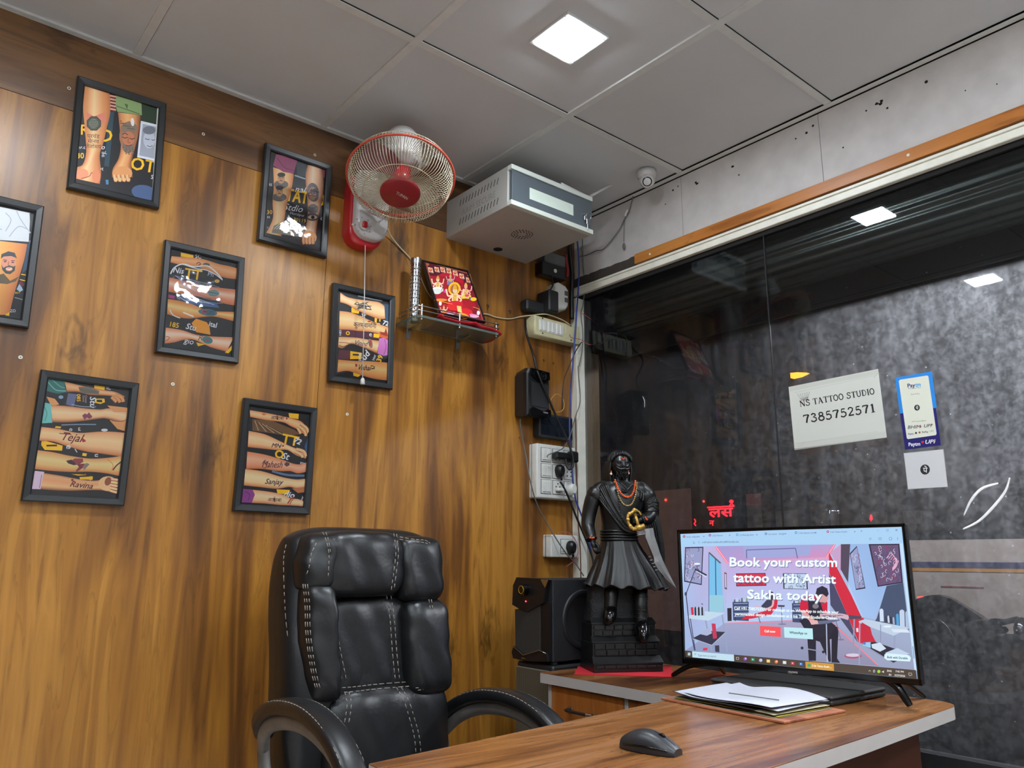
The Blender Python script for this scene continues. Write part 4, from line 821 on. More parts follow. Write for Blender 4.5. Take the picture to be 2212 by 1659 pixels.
def slab(mb, P, y0, y1, bev=.004, mi=0, back=False):
    """rounded plate standing off the wall from y0 (wall side) to y1 (room side, smaller y)"""
    cx = sum(p[0] for p in P)/len(P); cz = sum(p[1] for p in P)/len(P); h = max(max(abs(p[0]-cx) for p in P), max(abs(p[1]-cz) for p in P))
    rg = []
    for y, k in ((y0, 0), (y1+bev, 0), (y1+bev*.3, bev*.3), (y1, bev)):
        rg.append([(p[0]-(p[0]-cx)/h*k, y, p[1]-(p[1]-cz)/h*k) for p in P])
    mb.loft(rg, mi); return mb
# ---- wall fan
C0 = Vector((-1.078, -.300, 2.309)); AX = Vector((-.173, -.294, -.940)).normalized()
fan = thing('wall_fan', 'red and white wall fan with a wire guard, mounted under the ceiling', 'fan', (-1.06, 0, 2.28))
ZQ = AX.to_track_quat('Z', 'Y').to_matrix().to_4x4(); FM = Matrix.Translation(C0) @ ZQ
P = rrect(-1.128, 2.150, -.994, 2.43, .05)
b = MB(); slab(b, P, -.0005, -.050, .012); b.build('back_shell', m_red, fan)
P2 = rrect(-1.116, 2.172, -.990, 2.44, .05); b = MB(); slab(b, P2, -.035, -.085, .016); cov = b.build('front_cover', m_wpl, fan)
kp = at(785, 487, 1, -.087); kx, kz = kp[0], kp[2]
b = MB(); b.cyl((kx, -.084, kz), (kx, -.094, kz), .0185, n=28); kn = b.build('knob', m_wpl, fan)
MB().box((kx-.009, -.104, kz-.011), (kx+.009, -.093, kz+.011), bev=.003).build('knob_grip', m_red, kn)
b = MB()
for k in range(8): a = k*PI/4+.2; b.cyl((kx+.031*math.cos(a), -.0852, kz+.029*math.sin(a)), (kx+.031*math.cos(a), -.0860, kz+.029*math.sin(a)), .0016, n=8)
b.build('speed_marks', m_black, fan)
q = at(762, 485, 1, -.085); MB().sphere(q, .004, 10).build('pilot_lamp', m_alu, fan)
b = MB(); mo = C0-AX*.13; b.tube(smooth_path([(-1.055, -.045, 2.39), (-1.055, -.10, 2.45), (-1.056, -.16, 2.455), tuple(mo)]), [.028]*19, 14, up=(1, 0, 0)); b.build('neck', m_wpl, fan)
b = MB(); b.lathe([(0, -.212), (.03, -.208), (.052, -.192), (.064, -.16), (.067, -.11), (.066, -.068), (.058, -.058), (0, -.056)], 36, M=FM); mt = b.build('motor_housing', m_wpl, fan)
b = MB(); tp = FM @ Vector((.055, .0, -.17)); 
b.tube(smooth_path([FM @ Vector(v) for v in ((-.03, -.05, -.16), (-.09, -.075, -.13), (-.135, -.08, -.075), (-.15, -.082, -.05))]), .004, 8); b.build('cord_on_guard', m_wpl, mt)
RG = .172
def guard(name, prof, n, m, rings, r=.00085):
    b = MB()
    for k in range(n):
        a = 2*PI*k/n; b.tube([FM @ Vector((rr*math.cos(a), rr*math.sin(a), z)) for rr, z in prof], r, 4, cap=False)
    for rr, z in rings: b.tube([FM @ Vector((rr*math.cos(a), rr*math.sin(a), z)) for a in [2*PI*k/60 for k in range(60)]], .0014, 5, closed=True)
    return b.build(name, m, fan)
guard('front_guard', [(.062, .072), (.10, .072), (.136, .068), (.152, .056), (.163, .034), (.171, .002)], 100, m_wire, [(.118, .0705)], r=.0010)
guard('rear_guard', [(.171, -.002), (.170, -.014), (.160, -.032), (.136, -.047), (.10, -.055), (.062, -.058)], 100, m_wire, [(.13, -.049), (.163, -.028)], r=.0010)
b = MB(); b.tube([FM @ Vector((.174*math.cos(a), .174*math.sin(a), 0)) for a in [2*PI*k/72 for k in range(72)]], .0034, 8, closed=True, flat=1.5); b.build('guard_ring', m_coral, fan)
b = MB(); b.lathe([(0, .0790), (.058, .0790), (.064, .076), (.066, .070), (0, .070)], 40, M=FM); bd = b.build('hub_badge', mat('maroon_badge', (142, 34, 40), .35), fan)
c = Canvas(FM @ Vector((0, 0, .0793)), (1, 0, 0), (0, 0, 1), AX, eps=1e-5).zoom(700, 240, 5.185)
c.text('TUPAN', 803, 925, 44, (196, 176, 170), a=.50, shear=-.05, bold=2, width=142); c.build('badge_lettering', m_sprint, bd)
m_blade = mat('fan_blade', (92, 40, 44), .25, coat=.3); b = MB()
for k in range(3):
    rows = []
    for i in range(9):
        t = i/8; rr = .025+.125*t; aw = .95-.25*t; row = []
        for j in range(7):
            s_ = j/6-.5; a = 2*PI*k/3+s_*aw+.5*t; row.append(FM @ Vector((rr*math.cos(a), rr*math.sin(a), -.005+s_*.045)))
        rows.append(row)
    vs = [p for r_ in rows for p in r_]; b.add(vs, [(i*7+j, i*7+j+1, (i+1)*7+j+1, (i+1)*7+j) for i in range(8) for j in range(6)], 0, True)
b.build('blades', m_blade, fan)
b = MB(); b.lathe([(0, .03), (.022, .028), (.03, .01), (.032, -.03), (0, -.03)], 24, M=FM); b.build('spinner', m_red, fan)
c1, c2 = at(789, 530, 1, -.06), at(783, 826, 1, -.05)
b = MB(); b.tube([c1, (c1+c2)/2+np.array([.001, 0, 0]), c2], .0016, 6); pc = b.build('pull_cord', m_wpl, fan)
b = MB(); b.lathe([(0, .016), (.004, .015), (.0075, .008), (.008, -.006), (.006, -.0075), (0, -.0075)], 16, M=Matrix.Translation(c2)); b.build('pull_knob', m_wpl, pc)
def cable(name, pts, r, m, label, k=6, **kw):
    b = MB(); b.tube(smooth_path(pts, k), r, 7); o = b.build(name, m); tag(o, label, 'cable', **kw); return o
m_cabw = mat('white_cable', (196, 184, 150), .45); m_cabk = mat('black_cable', (20, 20, 22), .4); m_cabb = mat('blue_cable', (40, 60, 140), .4); m_cabg = mat('grey_cable', (96, 96, 92), .5); m_cabr = mat('red_pink_wire', (176, 84, 84), .5); m_caby = mat('yellow_wire', (214, 160, 40), .5)
A = lambda u, v, y=-.006: at(u, v, 1, y)
cable('fan_cord', [A(836, 455, -.20), A(833, 475, -.06), A(842, 505, -.02), A(860, 530, -.008), A(890, 563), A(905, 590), A(930, 640), A(985, 678), A(1046, 678), A(1070, 685), A(1100, 689), A(1125, 684), A(1150, 681, -.03), A(1180, 679, -.055), A(1212, 690, -.058), A(1232, 702, -.058)], .0026, m_cabw, 'cream fan cord running down behind the shelf to the cream switchboard')
# ---- glass shelf with rail
sh = thing('glass_shelf', 'small glass wall shelf with a steel rail, between the fan and the corner', 'shelf', (-.72, 0, 1.91))
m_sg = bpy.data.materials.new('shelf_glass'); m_sg.use_nodes = True; bs = m_sg.node_tree.nodes['Principled BSDF']; bs.inputs['Base Color'].default_value = (.62, .80, .72, 1); bs.inputs['Roughness'].default_value = .03; bs.inputs['Transmission Weight'].default_value = .85; bs.inputs['IOR'].default_value = 1.45
P = [(-.897, 0), (-.527, 0), (-.530, -.135), (-.545, -.152), (-.885, -.152), (-.903, -.135)]
MB().prism(P, .008, plane='xy', off=1.906).build('glass_plate', m_sg, sh)
b = MB(); P3 = [(-.893, -.012), (-.896, -.12), (-.878, -.143), (-.72, -.146), (-.56, -.146), (-.538, -.13), (-.535, -.012)]
for z in (1.934, 1.950): b.tube(smooth_path([(x, y, z) for x, y in P3], 4), .0022, 8)
for x, y in ((-.880, -.143), (-.72, -.146), (-.548, -.14)): b.cyl((x, y, 1.900), (x, y, 1.956), .0042, n=12)
b.build('rail', m_steel, sh)
for x in (-.845, -.625):
    b = MB(); b.box((x-.008, -.003, 1.868), (x+.008, 0, 1.908)); b.add([(x-.005, -.002, 1.892), (x+.005, -.002, 1.892), (x+.005, -.085, 1.9045), (x-.005, -.085, 1.9045), (x-.005, -.002, 1.903), (x+.005, -.002, 1.903), (x+.005, -.085, 1.9055), (x-.005, -.085, 1.9055)], [(0,1,2,3),(4,7,6,5),(0,4,5,1),(2,6,7,3),(0,3,7,4),(1,5,6,2)])
    b.build('bracket', m_steel, sh)
# perforated steel tube
pb = at(889, 690, 2, 1.9145); pb = Vector((-.868, -.075, 1.9145)); 
m_perf = bpy.data.materials.new('perforated_steel'); m_perf.use_nodes = True; N, L = nodes(m_perf); bs = N['Principled BSDF']; bs.inputs['Metallic'].default_value = 1; bs.inputs['Roughness'].default_value = .18; bs.inputs['Base Color'].default_value = (.55, .55, .56, 1)
t = thing('incense_tube', 'tall perforated steel incense tube standing at the left end of the glass shelf', 'incense holder', pb)
b = MB(); b.cyl(pb, pb+Vector((0, 0, .225)), .0185, n=32, cap=False); b.build('tube', m_perf, t)
b = MB()
for i in range(15):
    for k in range(12):
        a = 2*PI*(k+.5*(i % 2))/12; p = pb+Vector((.0187*math.cos(a), .0187*math.sin(a), .012+i*.0137)); d = Vector((math.cos(a), math.sin(a), 0)); b.cyl(p-d*.0004, p+d*.0003, .0022, n=8)
b.build('holes', m_gap, t)
b = MB(); b.cyl(pb+Vector((0, 0, .212)), pb+Vector((0, 0, .232)), .0205, n=32); b.cyl(pb, pb+Vector((0, 0, .008)), .0205, n=32); b.build('end_cap', m_steel, t)
# leaning printed deity picture in a thin frame
BL, BR, TL, TR = (Vector(at(945.4, 678, 1, -.128)), Vector(at(1044, 693, 1, -.128)), Vector(at(915.6, 560.8, 1, -.022)), Vector(at(1016.7, 587.4, 1, -.022)))
cen = (BL+BR+TL+TR)/4; rr = ((BR-BL)+(TR-TL)).normalized(); uu = ((TL-BL)+(TR-BR)); uu = (uu-rr*uu.dot(rr)).normalized(); nn = rr.cross(uu)*1.0
w_, h_ = ((BR-BL).length+(TR-TL).length)/2, ((TL-BL)+(TR-BR)).length/2
if nn.y > 0: nn = -nn
DM = Matrix((( rr.x, -nn.x, uu.x, cen.x), (rr.y, -nn.y, uu.y, cen.y), (rr.z, -nn.z, uu.z, cen.z), (0, 0, 0, 1)))
t = thing('deity_picture', 'framed red picture of seated deities leaning on the wall above the glass shelf', 'picture'); t.matrix_basis = DM
b = MB(); a, c_ = w_/2, h_/2
for q in ((-a, -c_, -a+.006, c_), (a-.006, -c_, a, c_), (-a, c_-.006, a, c_), (-a, -c_, a, -c_+.006)): b.box((q[0], -.002, q[1]), (q[2], .012, q[3]), bev=.001)
b.box((-a+.002, .003, -c_+.002), (a-.002, .011, c_-.002)); b.build('frame', m_black, t, local=True)
c = Canvas(cen-nn*-.000, rr, uu, nn, eps=2e-5); c.o = np.array(cen-nn*.0028); c.metric(); c.rect(-a+.004, -c_+.004, 2*a-.008, 2*c_-.008, (128, 22, 38))
c.zoom(820, 520, 6.38)
c.poly([(640, 300), (1240, 455), (1262, 600), (1120, 560), (900, 490), (690, 480)], (86, 22, 40)); c.ell(960, 560, 200, 130, (182, 26, 48)); c.poly([(700, 480), (950, 500), (1200, 620), (1330, 900), (1250, 1000), (820, 960)], (160, 26, 40))
c.line([(640, 292), (1245, 460), (1420, 1090), (810, 985)], 7, (196, 140, 80), closed=True)
for k, (x, y) in enumerate(((703, 405), (787, 398), (868, 402), (952, 418), (1040, 448), (1130, 490), (1222, 545))):
    c.poly([(x-36, y-40), (x+26, y-28), (x+40, y+42), (x-22, y+28)], (226, 190, 160)); c.ell(x, y-4, 22, 22, (196, 84, 60)); c.ell(x, y-12, 10, 10, (236, 160, 100)); c.line([(x-14, y+24), (x+28, y+32)], 5, (120, 50, 40))
for x, y in ((665, 328), (1225, 480)): c.ell(x, y, 15, 14, (200, 140, 70)); c.ell(x, y, 8, 8, (110, 30, 40))
def deity(x, y, s_, skin, cloth, crown, extra=None):
    for sx in (-1, 1):
        c.curve([(x+sx*18*s_, y+42*s_), (x+sx*62*s_, y+50*s_), (x+sx*78*s_, y+6*s_)], 15*s_, skin); c.ell(x+sx*79*s_, y-4*s_, 9*s_, 11*s_, skin)
        c.curve([(x+sx*20*s_, y+50*s_), (x+sx*58*s_, y+86*s_), (x+sx*30*s_, y+110*s_)], 14*s_, skin)
    c.poly([(x-26*s_, y+30*s_), (x+26*s_, y+30*s_), (x+30*s_, y+104*s_), (x-30*s_, y+104*s_)], skin); c.poly([(x-18*s_, y+34*s_), (x+20*s_, y+40*s_), (x+8*s_, y+100*s_), (x-20*s_, y+90*s_)], (206, 160, 60))
    c.ell(x, y+124*s_, 72*s_, 30*s_, cloth); c.ell(x-34*s_, y+140*s_, 34*s_, 16*s_, cloth); c.ell(x+38*s_, y+142*s_, 34*s_, 16*s_, cloth)
    c.ell(x, y, 21*s_, 26*s_, skin); c.poly([(x-22*s_, y-8*s_), (x-16*s_, y-36*s_), (x, y-58*s_), (x+16*s_, y-36*s_), (x+22*s_, y-8*s_)], crown)
    c.ell(x-8*s_, y-1*s_, 4*s_, 2.4*s_, (40, 20, 20), 8); c.ell(x+8*s_, y-1*s_, 4*s_, 2.4*s_, (40, 20, 20), 8); c.line([(x-6*s_, y+13*s_), (x+6*s_, y+13*s_)], 3*s_, (170, 40, 50)); c.line([(x, y+26*s_), (x-14*s_, y+56*s_), (x+2*s_, y+72*s_), (x+14*s_, y+56*s_)], 5*s_, (226, 190, 90), closed=True)
deity(975, 500, .72, (196, 170, 170), (120, 110, 160), (214, 160, 50))
deity(800, 540, 1.05, (236, 200, 170), (226, 220, 210), (206, 150, 70)); c.curve([(760, 740), (850, 690), (900, 500)], 8, (150, 80, 40)); c.ell(790, 700, 60, 40, (206, 210, 200)); c.ell(905, 700, 38, 24, (196, 60, 120)); c.ell(840, 820, 90, 20, (216, 130, 50))
deity(1185, 640, 1.05, (240, 170, 150), (226, 190, 60), (222, 180, 90)); c.curve([(1185, 650), (1175, 700), (1200, 715)], 13, (240, 170, 150)); c.ell(1290, 810, 44, 26, (236, 190, 40)); c.ell(1200, 760, 30, 18, (206, 60, 120)); c.ell(1240, 800, 14, 22, (70, 90, 150))
c.ell(1025, 665, 82, 92, (236, 190, 40), a=.3); c.ell(1025, 668, 62, 72, (226, 130, 40), a=.3); c.ell(1028, 672, 50, 60, (150, 90, 60), a=.3)
c.poly([(930, 780), (1010, 750), (1110, 760), (1150, 880), (1240, 950), (1180, 1000), (1000, 970), (930, 880)], (176, 24, 36)); deity(1035, 690, 1.5, (238, 196, 160), (196, 34, 44), (214, 160, 60))
c.ell(1000, 925, 80, 45, (206, 36, 40), a=.2); c.ell(1190, 985, 90, 45, (206, 36, 40), a=.2); c.poly([(1060, 900), (1120, 910), (1130, 1000), (1070, 980)], (214, 190, 110)); c.ell(1150, 1040, 90, 34, (226, 150, 40), a=.3); c.ell(1290, 1040, 60, 24, (220, 120, 170), a=.3); c.ell(960, 1005, 50, 22, (220, 120, 170), a=.3)
for k in range(6): c.poly([(1240+k*20, 1060), (1250+k*20, 1020-k*2), (1265+k*20, 1064)], (236, 170, 200)); c.poly([(930+k*18, 1020), (940+k*18, 985), (954+k*18, 1024)], (236, 180, 200))
deity(880, 930, .6, (230, 190, 150), (206, 120, 60), (200, 140, 60)); c.ell(830, 870, 20, 32, (226, 220, 214)); c.ell(1355, 1000, 22, 30, (226, 220, 214)); c.curve([(790, 830), (900, 860), (1000, 880)], 8, (220, 150, 60)); c.curve([(1280, 920), (1340, 940), (1375, 960)], 8, (220, 150, 60))
c.build('print', m_dprint, t)
m_redc = mat('red_cloth', (190, 24, 40), .85, bump=.5, bscale=900)
b = MB(); nx, ny = 26, 10
x0, x1, y0, y1 = -.800, -.516, -.012, -.150
vs = []
for i in range(nx+1):
    for j in range(ny+1):
        u = i/nx; v = j/ny; x = x0+(x1-x0)*u+.012*math.sin(v*5); y = y0+(y1-y0)*v-.010*math.sin(u*3)*v; z = 1.9155+.004*abs(math.sin(u*9+v*4))*v+(.010*math.exp(-((u-.55)/.06)**2)*v)+(.004 if v > .9 else 0)
        if u > .93: z -= (u-.93)*.10
        if u < .05: z += .010*v
        vs.append((x, y, z))
vs2 = [(x, y, z+.0025) for x, y, z in vs]; W_ = ny+1; K = len(vs)
fs = [(i*W_+j, i*W_+j+1, (i+1)*W_+j+1, (i+1)*W_+j) for i in range(nx) for j in range(ny)]
b.add(vs+vs2, fs+[tuple(q+K for q in f[::-1]) for f in fs]+[(i*W_, (i+1)*W_, (i+1)*W_+K, i*W_+K) for i in range(nx)]+[(i*W_+ny, i*W_+ny+K, (i+1)*W_+ny+K, (i+1)*W_+ny) for i in range(nx)]+[(j, j+K, j+1+K, j+1) for j in range(ny)]+[(nx*W_+j, nx*W_+j+1, nx*W_+j+1+K, nx*W_+j+K) for j in range(ny)], 0, True)
o = b.build('shelf_cloth', m_redc); tag(o, 'folded red cloth lying on the glass shelf under the deity picture', 'cloth')
# ---- metal recorder cabinet in the corner under the ceiling
m_cab = mat('cabinet_grey', (172, 170, 164), .42, var=.03); m_cabr2 = mat('cabinet_rim', (206, 212, 204), .35); m_door = mat('cabinet_door', (86, 94, 100), .35)
cb = thing('wall_cabinet', 'grey metal wall cabinet with a dark door, high in the corner', 'cabinet', (-.488, 0, 2.301))
b = MB(); b.box((-.690, -.376, 2.301), (-.285, 0, 2.455), bev=.0015)
for k in range(13):                                                # slots of the left side
    y = -.318+.0190*k
    for zz in (2.405, 2.327): b.add([(-.6906, y, zz), (-.6906, y+.0035, zz), (-.6906, y-.0045, zz+.024), (-.6906, y-.008, zz+.024)], [(0, 1, 2, 3)], 1)
q0 = [(-.455, -.220), ]
for rr_, n_ in ((.020, 10), (.030, 15), (.040, 20)):
    for k in range(n_): a = 2*PI*k/n_; b.cyl((-.492+rr_*math.cos(a), -.222+rr_*math.sin(a), 2.3004), (-.492+rr_*math.cos(a), -.222+rr_*math.sin(a), 2.302), .0030, n=8, mi=1)
for dx, dy in ((.06, 0), (-.06, 0), (0, .06), (0, -.06)): b.cyl((-.492+dx, -.222+dy, 2.3004), (-.492+dx, -.222+dy, 2.302), .0015, n=6, mi=1)
b.cyl((-.471, -.048, 2.3002), (-.471, -.048, 2.302), .019, n=28, mi=1); b.build('body', [m_cab, m_gap], cb)
b = MB(); b.box((-.690, -.398, 2.437), (-.285, -.376, 2.455), bev=.001); b.box((-.690, -.398, 2.301), (-.285, -.376, 2.319), bev=.001); b.build('rim', m_cabr2, cb)
dr = MB().box((-.683, -.394, 2.3205), (-.287, -.378, 2.4355), bev=.002).build('door', m_door, cb)
c = Canvas((-.6908, 0, 2.36), (0, -1, 0), (0, 0, 1), (-1, 0, 0), eps=2e-5).metric()
c.text('AAIM SECURE', .205, .0, .036, (150, 149, 144), align='c', width=.205); c.build('embossed_lettering', m_sprint, cb)
MB().box((-.603, -.3955, 2.348), (-.387, -.394, 2.392)).build('label_plate', mat('label_plate', (208, 220, 208), .4, var=.05, vscale=30), dr)
b = MB(); b.cyl((-.331, -.393, 2.372), (-.331, -.401, 2.372), .008, n=16); b.cyl((-.331, -.401, 2.372), (-.331, -.403, 2.372), .0045, n=16); lk = b.build('lock', m_steel, dr)
b = MB(); b.tube([(-.318+.013*math.cos(a), -.406-.013*math.sin(a)*.3, 2.362+.013*math.sin(a)) for a in [2*PI*k/20 for k in range(20)]], .0012, 6, closed=True); b.build('key_ring', m_steel, lk)
b = MB(); b.box((-.326, -.405, 2.330), (-.312, -.402, 2.352), bev=.001); b.box((-.322, -.405, 2.312), (-.317, -.402, 2.332), bev=.0005); b.box((-.336, -.404, 2.344), (-.322, -.4025, 2.362), bev=.001); b.build('keys', m_steel, lk)
# router on top of the cabinet
rt = thing('wifi_router', 'white router lying on top of the grey wall cabinet, one antenna raised', 'router', (-.37, -.27, 2.455))
b = MB(); b.loft([[(x, y, z) for x, y in [(-.45+i, -.375+j) for i, j in ((0, .02), (.02, 0), (.14, 0), (.16, .02), (.16, .14), (.14, .16), (.02, .16), (0, .14))]] for z in (2.456, 2.470)]+[[(x, y, 2.482) for x, y in [(-.45+i, -.375+j) for i, j in ((.02, .035), (.035, .02), (.125, .02), (.14, .035), (.14, .125), (.125, .14), (.035, .14), (.02, .125))]]]); b.build('case', m_wpl, rt)
p0 = at(1275, 424, 1, -.33); p1 = at(1336, 391, 1, -.37)
b = MB(); b.tube([p0, p0+(p1-p0)*.5, p1], [.0065, .006, .0055], 10, flat=.6); b.build('antenna', m_wpl, rt)
p0 = at(1212, 395, 1, -.36); p1 = at(1264, 420, 1, -.36); b = MB(); b.tube([p0+np.array([0, 0, -.004]), p1+np.array([0, 0, -.006])], .006, 10); b.build('antenna', m_wpl, rt)
# ---- dome camera
dc = thing('security_camera', 'small white dome security camera on the ceiling above the window', 'camera', (-.125, -.535, CEIL))
b = MB(); b.lathe([(0, .0), (.036, 0), (.037, -.012), (.034, -.026), (.028, -.034), (0, -.034)], 32, M=Matrix.Translation((-.125, -.535, CEIL))); b.build('base', m_wpl, dc)
bc = Vector((-.130, -.540, CEIL-.040)); vd = (Vector(CAM)-bc).normalized(); vd = (vd+Vector((.0, 0, -.25))).normalized(); bm = Matrix.Translation(bc) @ vd.to_track_quat('Z', 'Y').to_matrix().to_4x4()
ey = MB().sphere(bc, .030, 28).build('eyeball', m_wpl, dc)
b = MB(); b.lathe([(.0235, .018), (.0225, .0225), (.0205, .024), (.0195, .0235), (0, .0235)], 28, M=bm); b.build('face_ring', m_wpl, ey)
b = MB(); b.lathe([(.0188, .0238), (.015, .0262), (0, .027)], 28, M=bm); b.build('lens_window', mat('lens_window', (34, 40, 50), .15), ey)
B_ = lambda x, y, o=-.010: at(940+x/4.254, 330+y/4.254, 0, o)
cable('camera_cable', [(-.150, -.520, CEIL-.012), B_(1840, 320), B_(1815, 420), B_(1800, 470), B_(1785, 525, -.012), B_(1735, 620), B_(1690, 710), B_(1600, 830), B_(1540, 890), B_(1480, 900), B_(1430, 925), B_(1380, 945), (-.02, -.05, 2.39)], .0022, m_cabg, 'thin grey camera cable sagging along the white panel from the dome camera')
o = thing('cable_connector', 'small white joint block on the camera cable above the wooden strip', 'connector', B_(1757, 550)); b = MB(); pA, pB = Vector(B_(1768, 522, -.013)), Vector(B_(1745, 582, -.013)); b.cyl(pA, pB, .0062, n=14); b.build('block', m_wpl, o)
o = thing('power_jack', 'grey power jack hanging on a thin lead above the wooden strip', 'connector', B_(1735, 870)); b = MB(); b.tube([B_(1738, 620, -.012), B_(1733, 720, -.012), B_(1733, 815, -.012)], .0011, 6); b.build('lead', m_cabg, o)
b = MB(); q = Vector(B_(1735, 860, -.013)); b.lathe([(.002, .014), (.004, .010), (.0062, .002), (.0058, -.008), (.003, -.012), (.0012, -.013), (.0012, -.018)], 14, M=Matrix.Translation(q)); b.build('plug_barrel', m_cabg, o)
# ---- corner electrics

m_meter = mat('junction_box', (90, 92, 92), .5, var=.1)
t = thing('junction_box', 'dim grey junction box on the wall right below the metal cabinet', 'box', (-.16, 0, 2.34))
MB().box((-.215, -.045, 2.318), (-.095, -.001, 2.37), bev=.004).build('cover', m_meter, t)
t = thing('distribution_box', 'dark box with a round white button under the junction box', 'box', (-.16, 0, 2.29)); MB().box((-.235, -.05, 2.255), (-.10, -.001, 2.315), bev=.004).build('case', m_black, t)
b = MB(); q = at(1200, 585, 1, -.052); b.cyl(q, q+np.array([0, .006, 0]), .0085, n=20); b.build('button', m_alu, t)
t = thing('multi_plug', 'white multi-socket plug block turned to the room above the cream switchboard', 'socket', (-.13, 0, 2.17))
b = MB(); P = [(-.168, 2.226), (-.150, 2.238), (-.110, 2.230), (-.094, 2.215), (-.094, 2.140), (-.110, 2.120), (-.160, 2.116), (-.168, 2.13)]
slab(b, P, -.001, -.060, .010); mpb = b.build('body', m_sw, t)
b = MB()
for z in (2.195, 2.165): b.box((-.118, -.0615, z-.010), (-.098, -.059, z+.010))
b.build('socket_face', m_meter, mpb)
t = thing('power_adapter', 'bulky black power adapter left of the white multi-plug block', 'adapter', (-.24, 0, 2.13))
b = MB(); b.box((-.318, -.050, 2.082), (-.205, -.006, 2.130), bev=.006); b.box((-.228, -.085, 2.088), (-.172, -.006, 2.182), bev=.006); b.build('body', m_blackm, t)
b = MB(); b.tube(smooth_path([(-.20, -.05, 2.18), (-.185, -.06, 2.215), (-.18, -.05, 2.25), (-.175, -.04, 2.30)]), .003, 7); b.build('lead', m_cabk, t)
t = thing('switchboard', 'aged cream six-switch board in the corner under the black adapter', 'switch', (-.16, 0, 2.03))
b = MB(); slab(b, [(-.279, 1.986), (-.022, 1.986), (-.022, 2.066), (-.279, 2.066)], -.001, -.052, .007); bb = b.build('box', m_cream, t)
b = MB()
for k in range(3): b.box((-.256+k*.046, -.0545, 2.004), (-.214+k*.046, -.050, 2.054), bev=.001)
b.build('switch_bezel', m_sw, bb)
for k in range(3):
    for j in range(2):
        x = -.253+k*.046+j*.019; bx = MB().box((x, -.0575, 2.008), (x+.0165, -.0535, 2.050), bev=.002).build('switch', m_sw, t)
b = MB()
for x in (-.236, -.075): 
    for z in (1.996, 2.060): b.cyl((x, -.0525, z), (x, -.050, z), .0035, n=10)
b.build('screw_hole', m_gap, t)
MB().box((-.105, -.053, 2.000), (-.045, -.0515, 2.055), bev=.0005).build('blank_plate', m_cream, t)
# small loudspeaker, black solar-style box
t = thing('speaker', 'small black satellite speaker hung on the wood wall above the switch panel', 'speaker', (-.285, 0, 1.73))
FMx = Matrix.Translation((-.285, 0, 1.733)); b = MB(); P = [(-.060, -.098), (.062, -.092), (.058, .085), (.040, .100), (-.052, .098), (-.062, .080)]
rg = []
for y, k in ((-.002, .9), (-.060, 1), (-.078, .97), (-.084, .90)): rg.append([FMx @ Vector((x*k, y, z*k)) for x, z in P])
b.loft(rg, smooth=False); sb = b.build('cabinet', m_black, t)
b = MB(); b.prism([(-.045, .095), (.052, .090), (.054, .062), (.030, .045), (-.010, .046), (-.047, .070)], .006, M=FMx, off=-.091); b.build('top_panel', m_gloss, sb)
b = MB(); b.prism([(-.052, -.095), (.060, -.090), (.058, -.062), (.044, -.060), (.02, -.072), (-.035, -.060), (-.050, -.072)], .006, M=FMx, off=-.091); b.build('bottom_panel', m_gloss, sb)
b = MB(); b.box((-.040, -.0865, -.055), (.050, -.084, .040), M=FMx); b.build('grille', m_blackm, sb)
b = MB(); b.lathe([(.016, 0), (.018, .003), (.015, .0045), (.012, .002), (.004, .001), (0, .004)], 24, M=FMx @ Matrix.Translation((.020, -.091, .070)) @ Matrix.Rotation(PI/2, 4, 'X')); b.build('tweeter', m_gloss, sb)
MB().box((.018, -.0918, -.079), (.042, -.0905, -.073), M=FMx).build('maker_plate', m_steel, sb)
t = thing('solar_panel', 'black gridded solar lamp box on the wall right below the small speaker', 'solar panel', (-.155, 0, 1.62))
b = MB(); slab(b, rrect(-.243, 1.571, -.056, 1.668, .008, 3), -.001, -.038, .004); bb = b.build('case', m_blackm, t)
b = MB()
for i in range(4):
    for j in range(2): b.box((-.232+i*.0425, -.0395, 1.580+j*.0405), (-.232+i*.0425+.0405, -.0378, 1.580+j*.0405+.0385))
b.build('cells', mat('solar_cell', (26, 32, 42), .15), bb)
cable('yellow_wire', [(-.205, -.03, 1.690), (-.187, -.032, 1.689), (-.160, -.035, 1.680), (-.115, -.035, 1.690), (-.100, -.034, 1.722), (-.118, -.033, 1.752), (-.150, -.033, 1.755), (-.180, -.033, 1.720), (-.185, -.03, 1.682)], .0014, m_caby, 'yellow wire looped above the black solar lamp box')
# nine-way switch panel with plugs
t = thing('switch_panel', 'white nine-way switch and socket panel in the corner behind the statue', 'switch', (-.16, 0, 1.43))
b = MB(); slab(b, rrect(-.262, 1.326, -.048, 1.541, .006, 3), -.001, -.046, .005); pbx = b.build('box', m_sw, t)
b = MB(); b.box((-.2624, -.0155, 1.327), (-.2615, -.0135, 1.540)); b.build('box_joint', m_gap, pbx)
for i in range(3):
    for j in range(3):
        x0, z0 = -.240+i*.062, 1.345+(2-j)*.063; b = MB()
        b.box((x0-.0015, -.0470, z0-.0015), (x0+.0535, -.0455, z0+.0555), 1); b.box((x0, -.0485, z0), (x0+.052, -.0465, z0+.054), 0, bev=.0008)
        if i == 0:
            for k in range(2): b.box((x0+.004+k*.023, -.052, z0+.006), (x0+.025+k*.023, -.048, z0+.048), 0, bev=.002)
        else:
            for dx, dz in ((.026, .042), (.016, .030), (.036, .030), (.016, .014), (.036, .014)): b.cyl((x0+dx, -.0488, z0+dz), (x0+dx, -.0480, z0+dz), .0032, n=10, mi=1)
        b.build('switch_module' if i == 0 else 'socket_module', [m_sw, m_gap], t)
t = thing('power_adapter', 'black adapter plugged sideways into the top right socket of the white panel', 'adapter', (-.12, -.05, 1.50))
b = MB(); b.box((-.190, -.085, 1.484), (-.105, -.050, 1.510), bev=.005); b.box((-.108, -.085, 1.476), (-.066, -.050, 1.520), bev=.006); b.build('body', m_black, t)
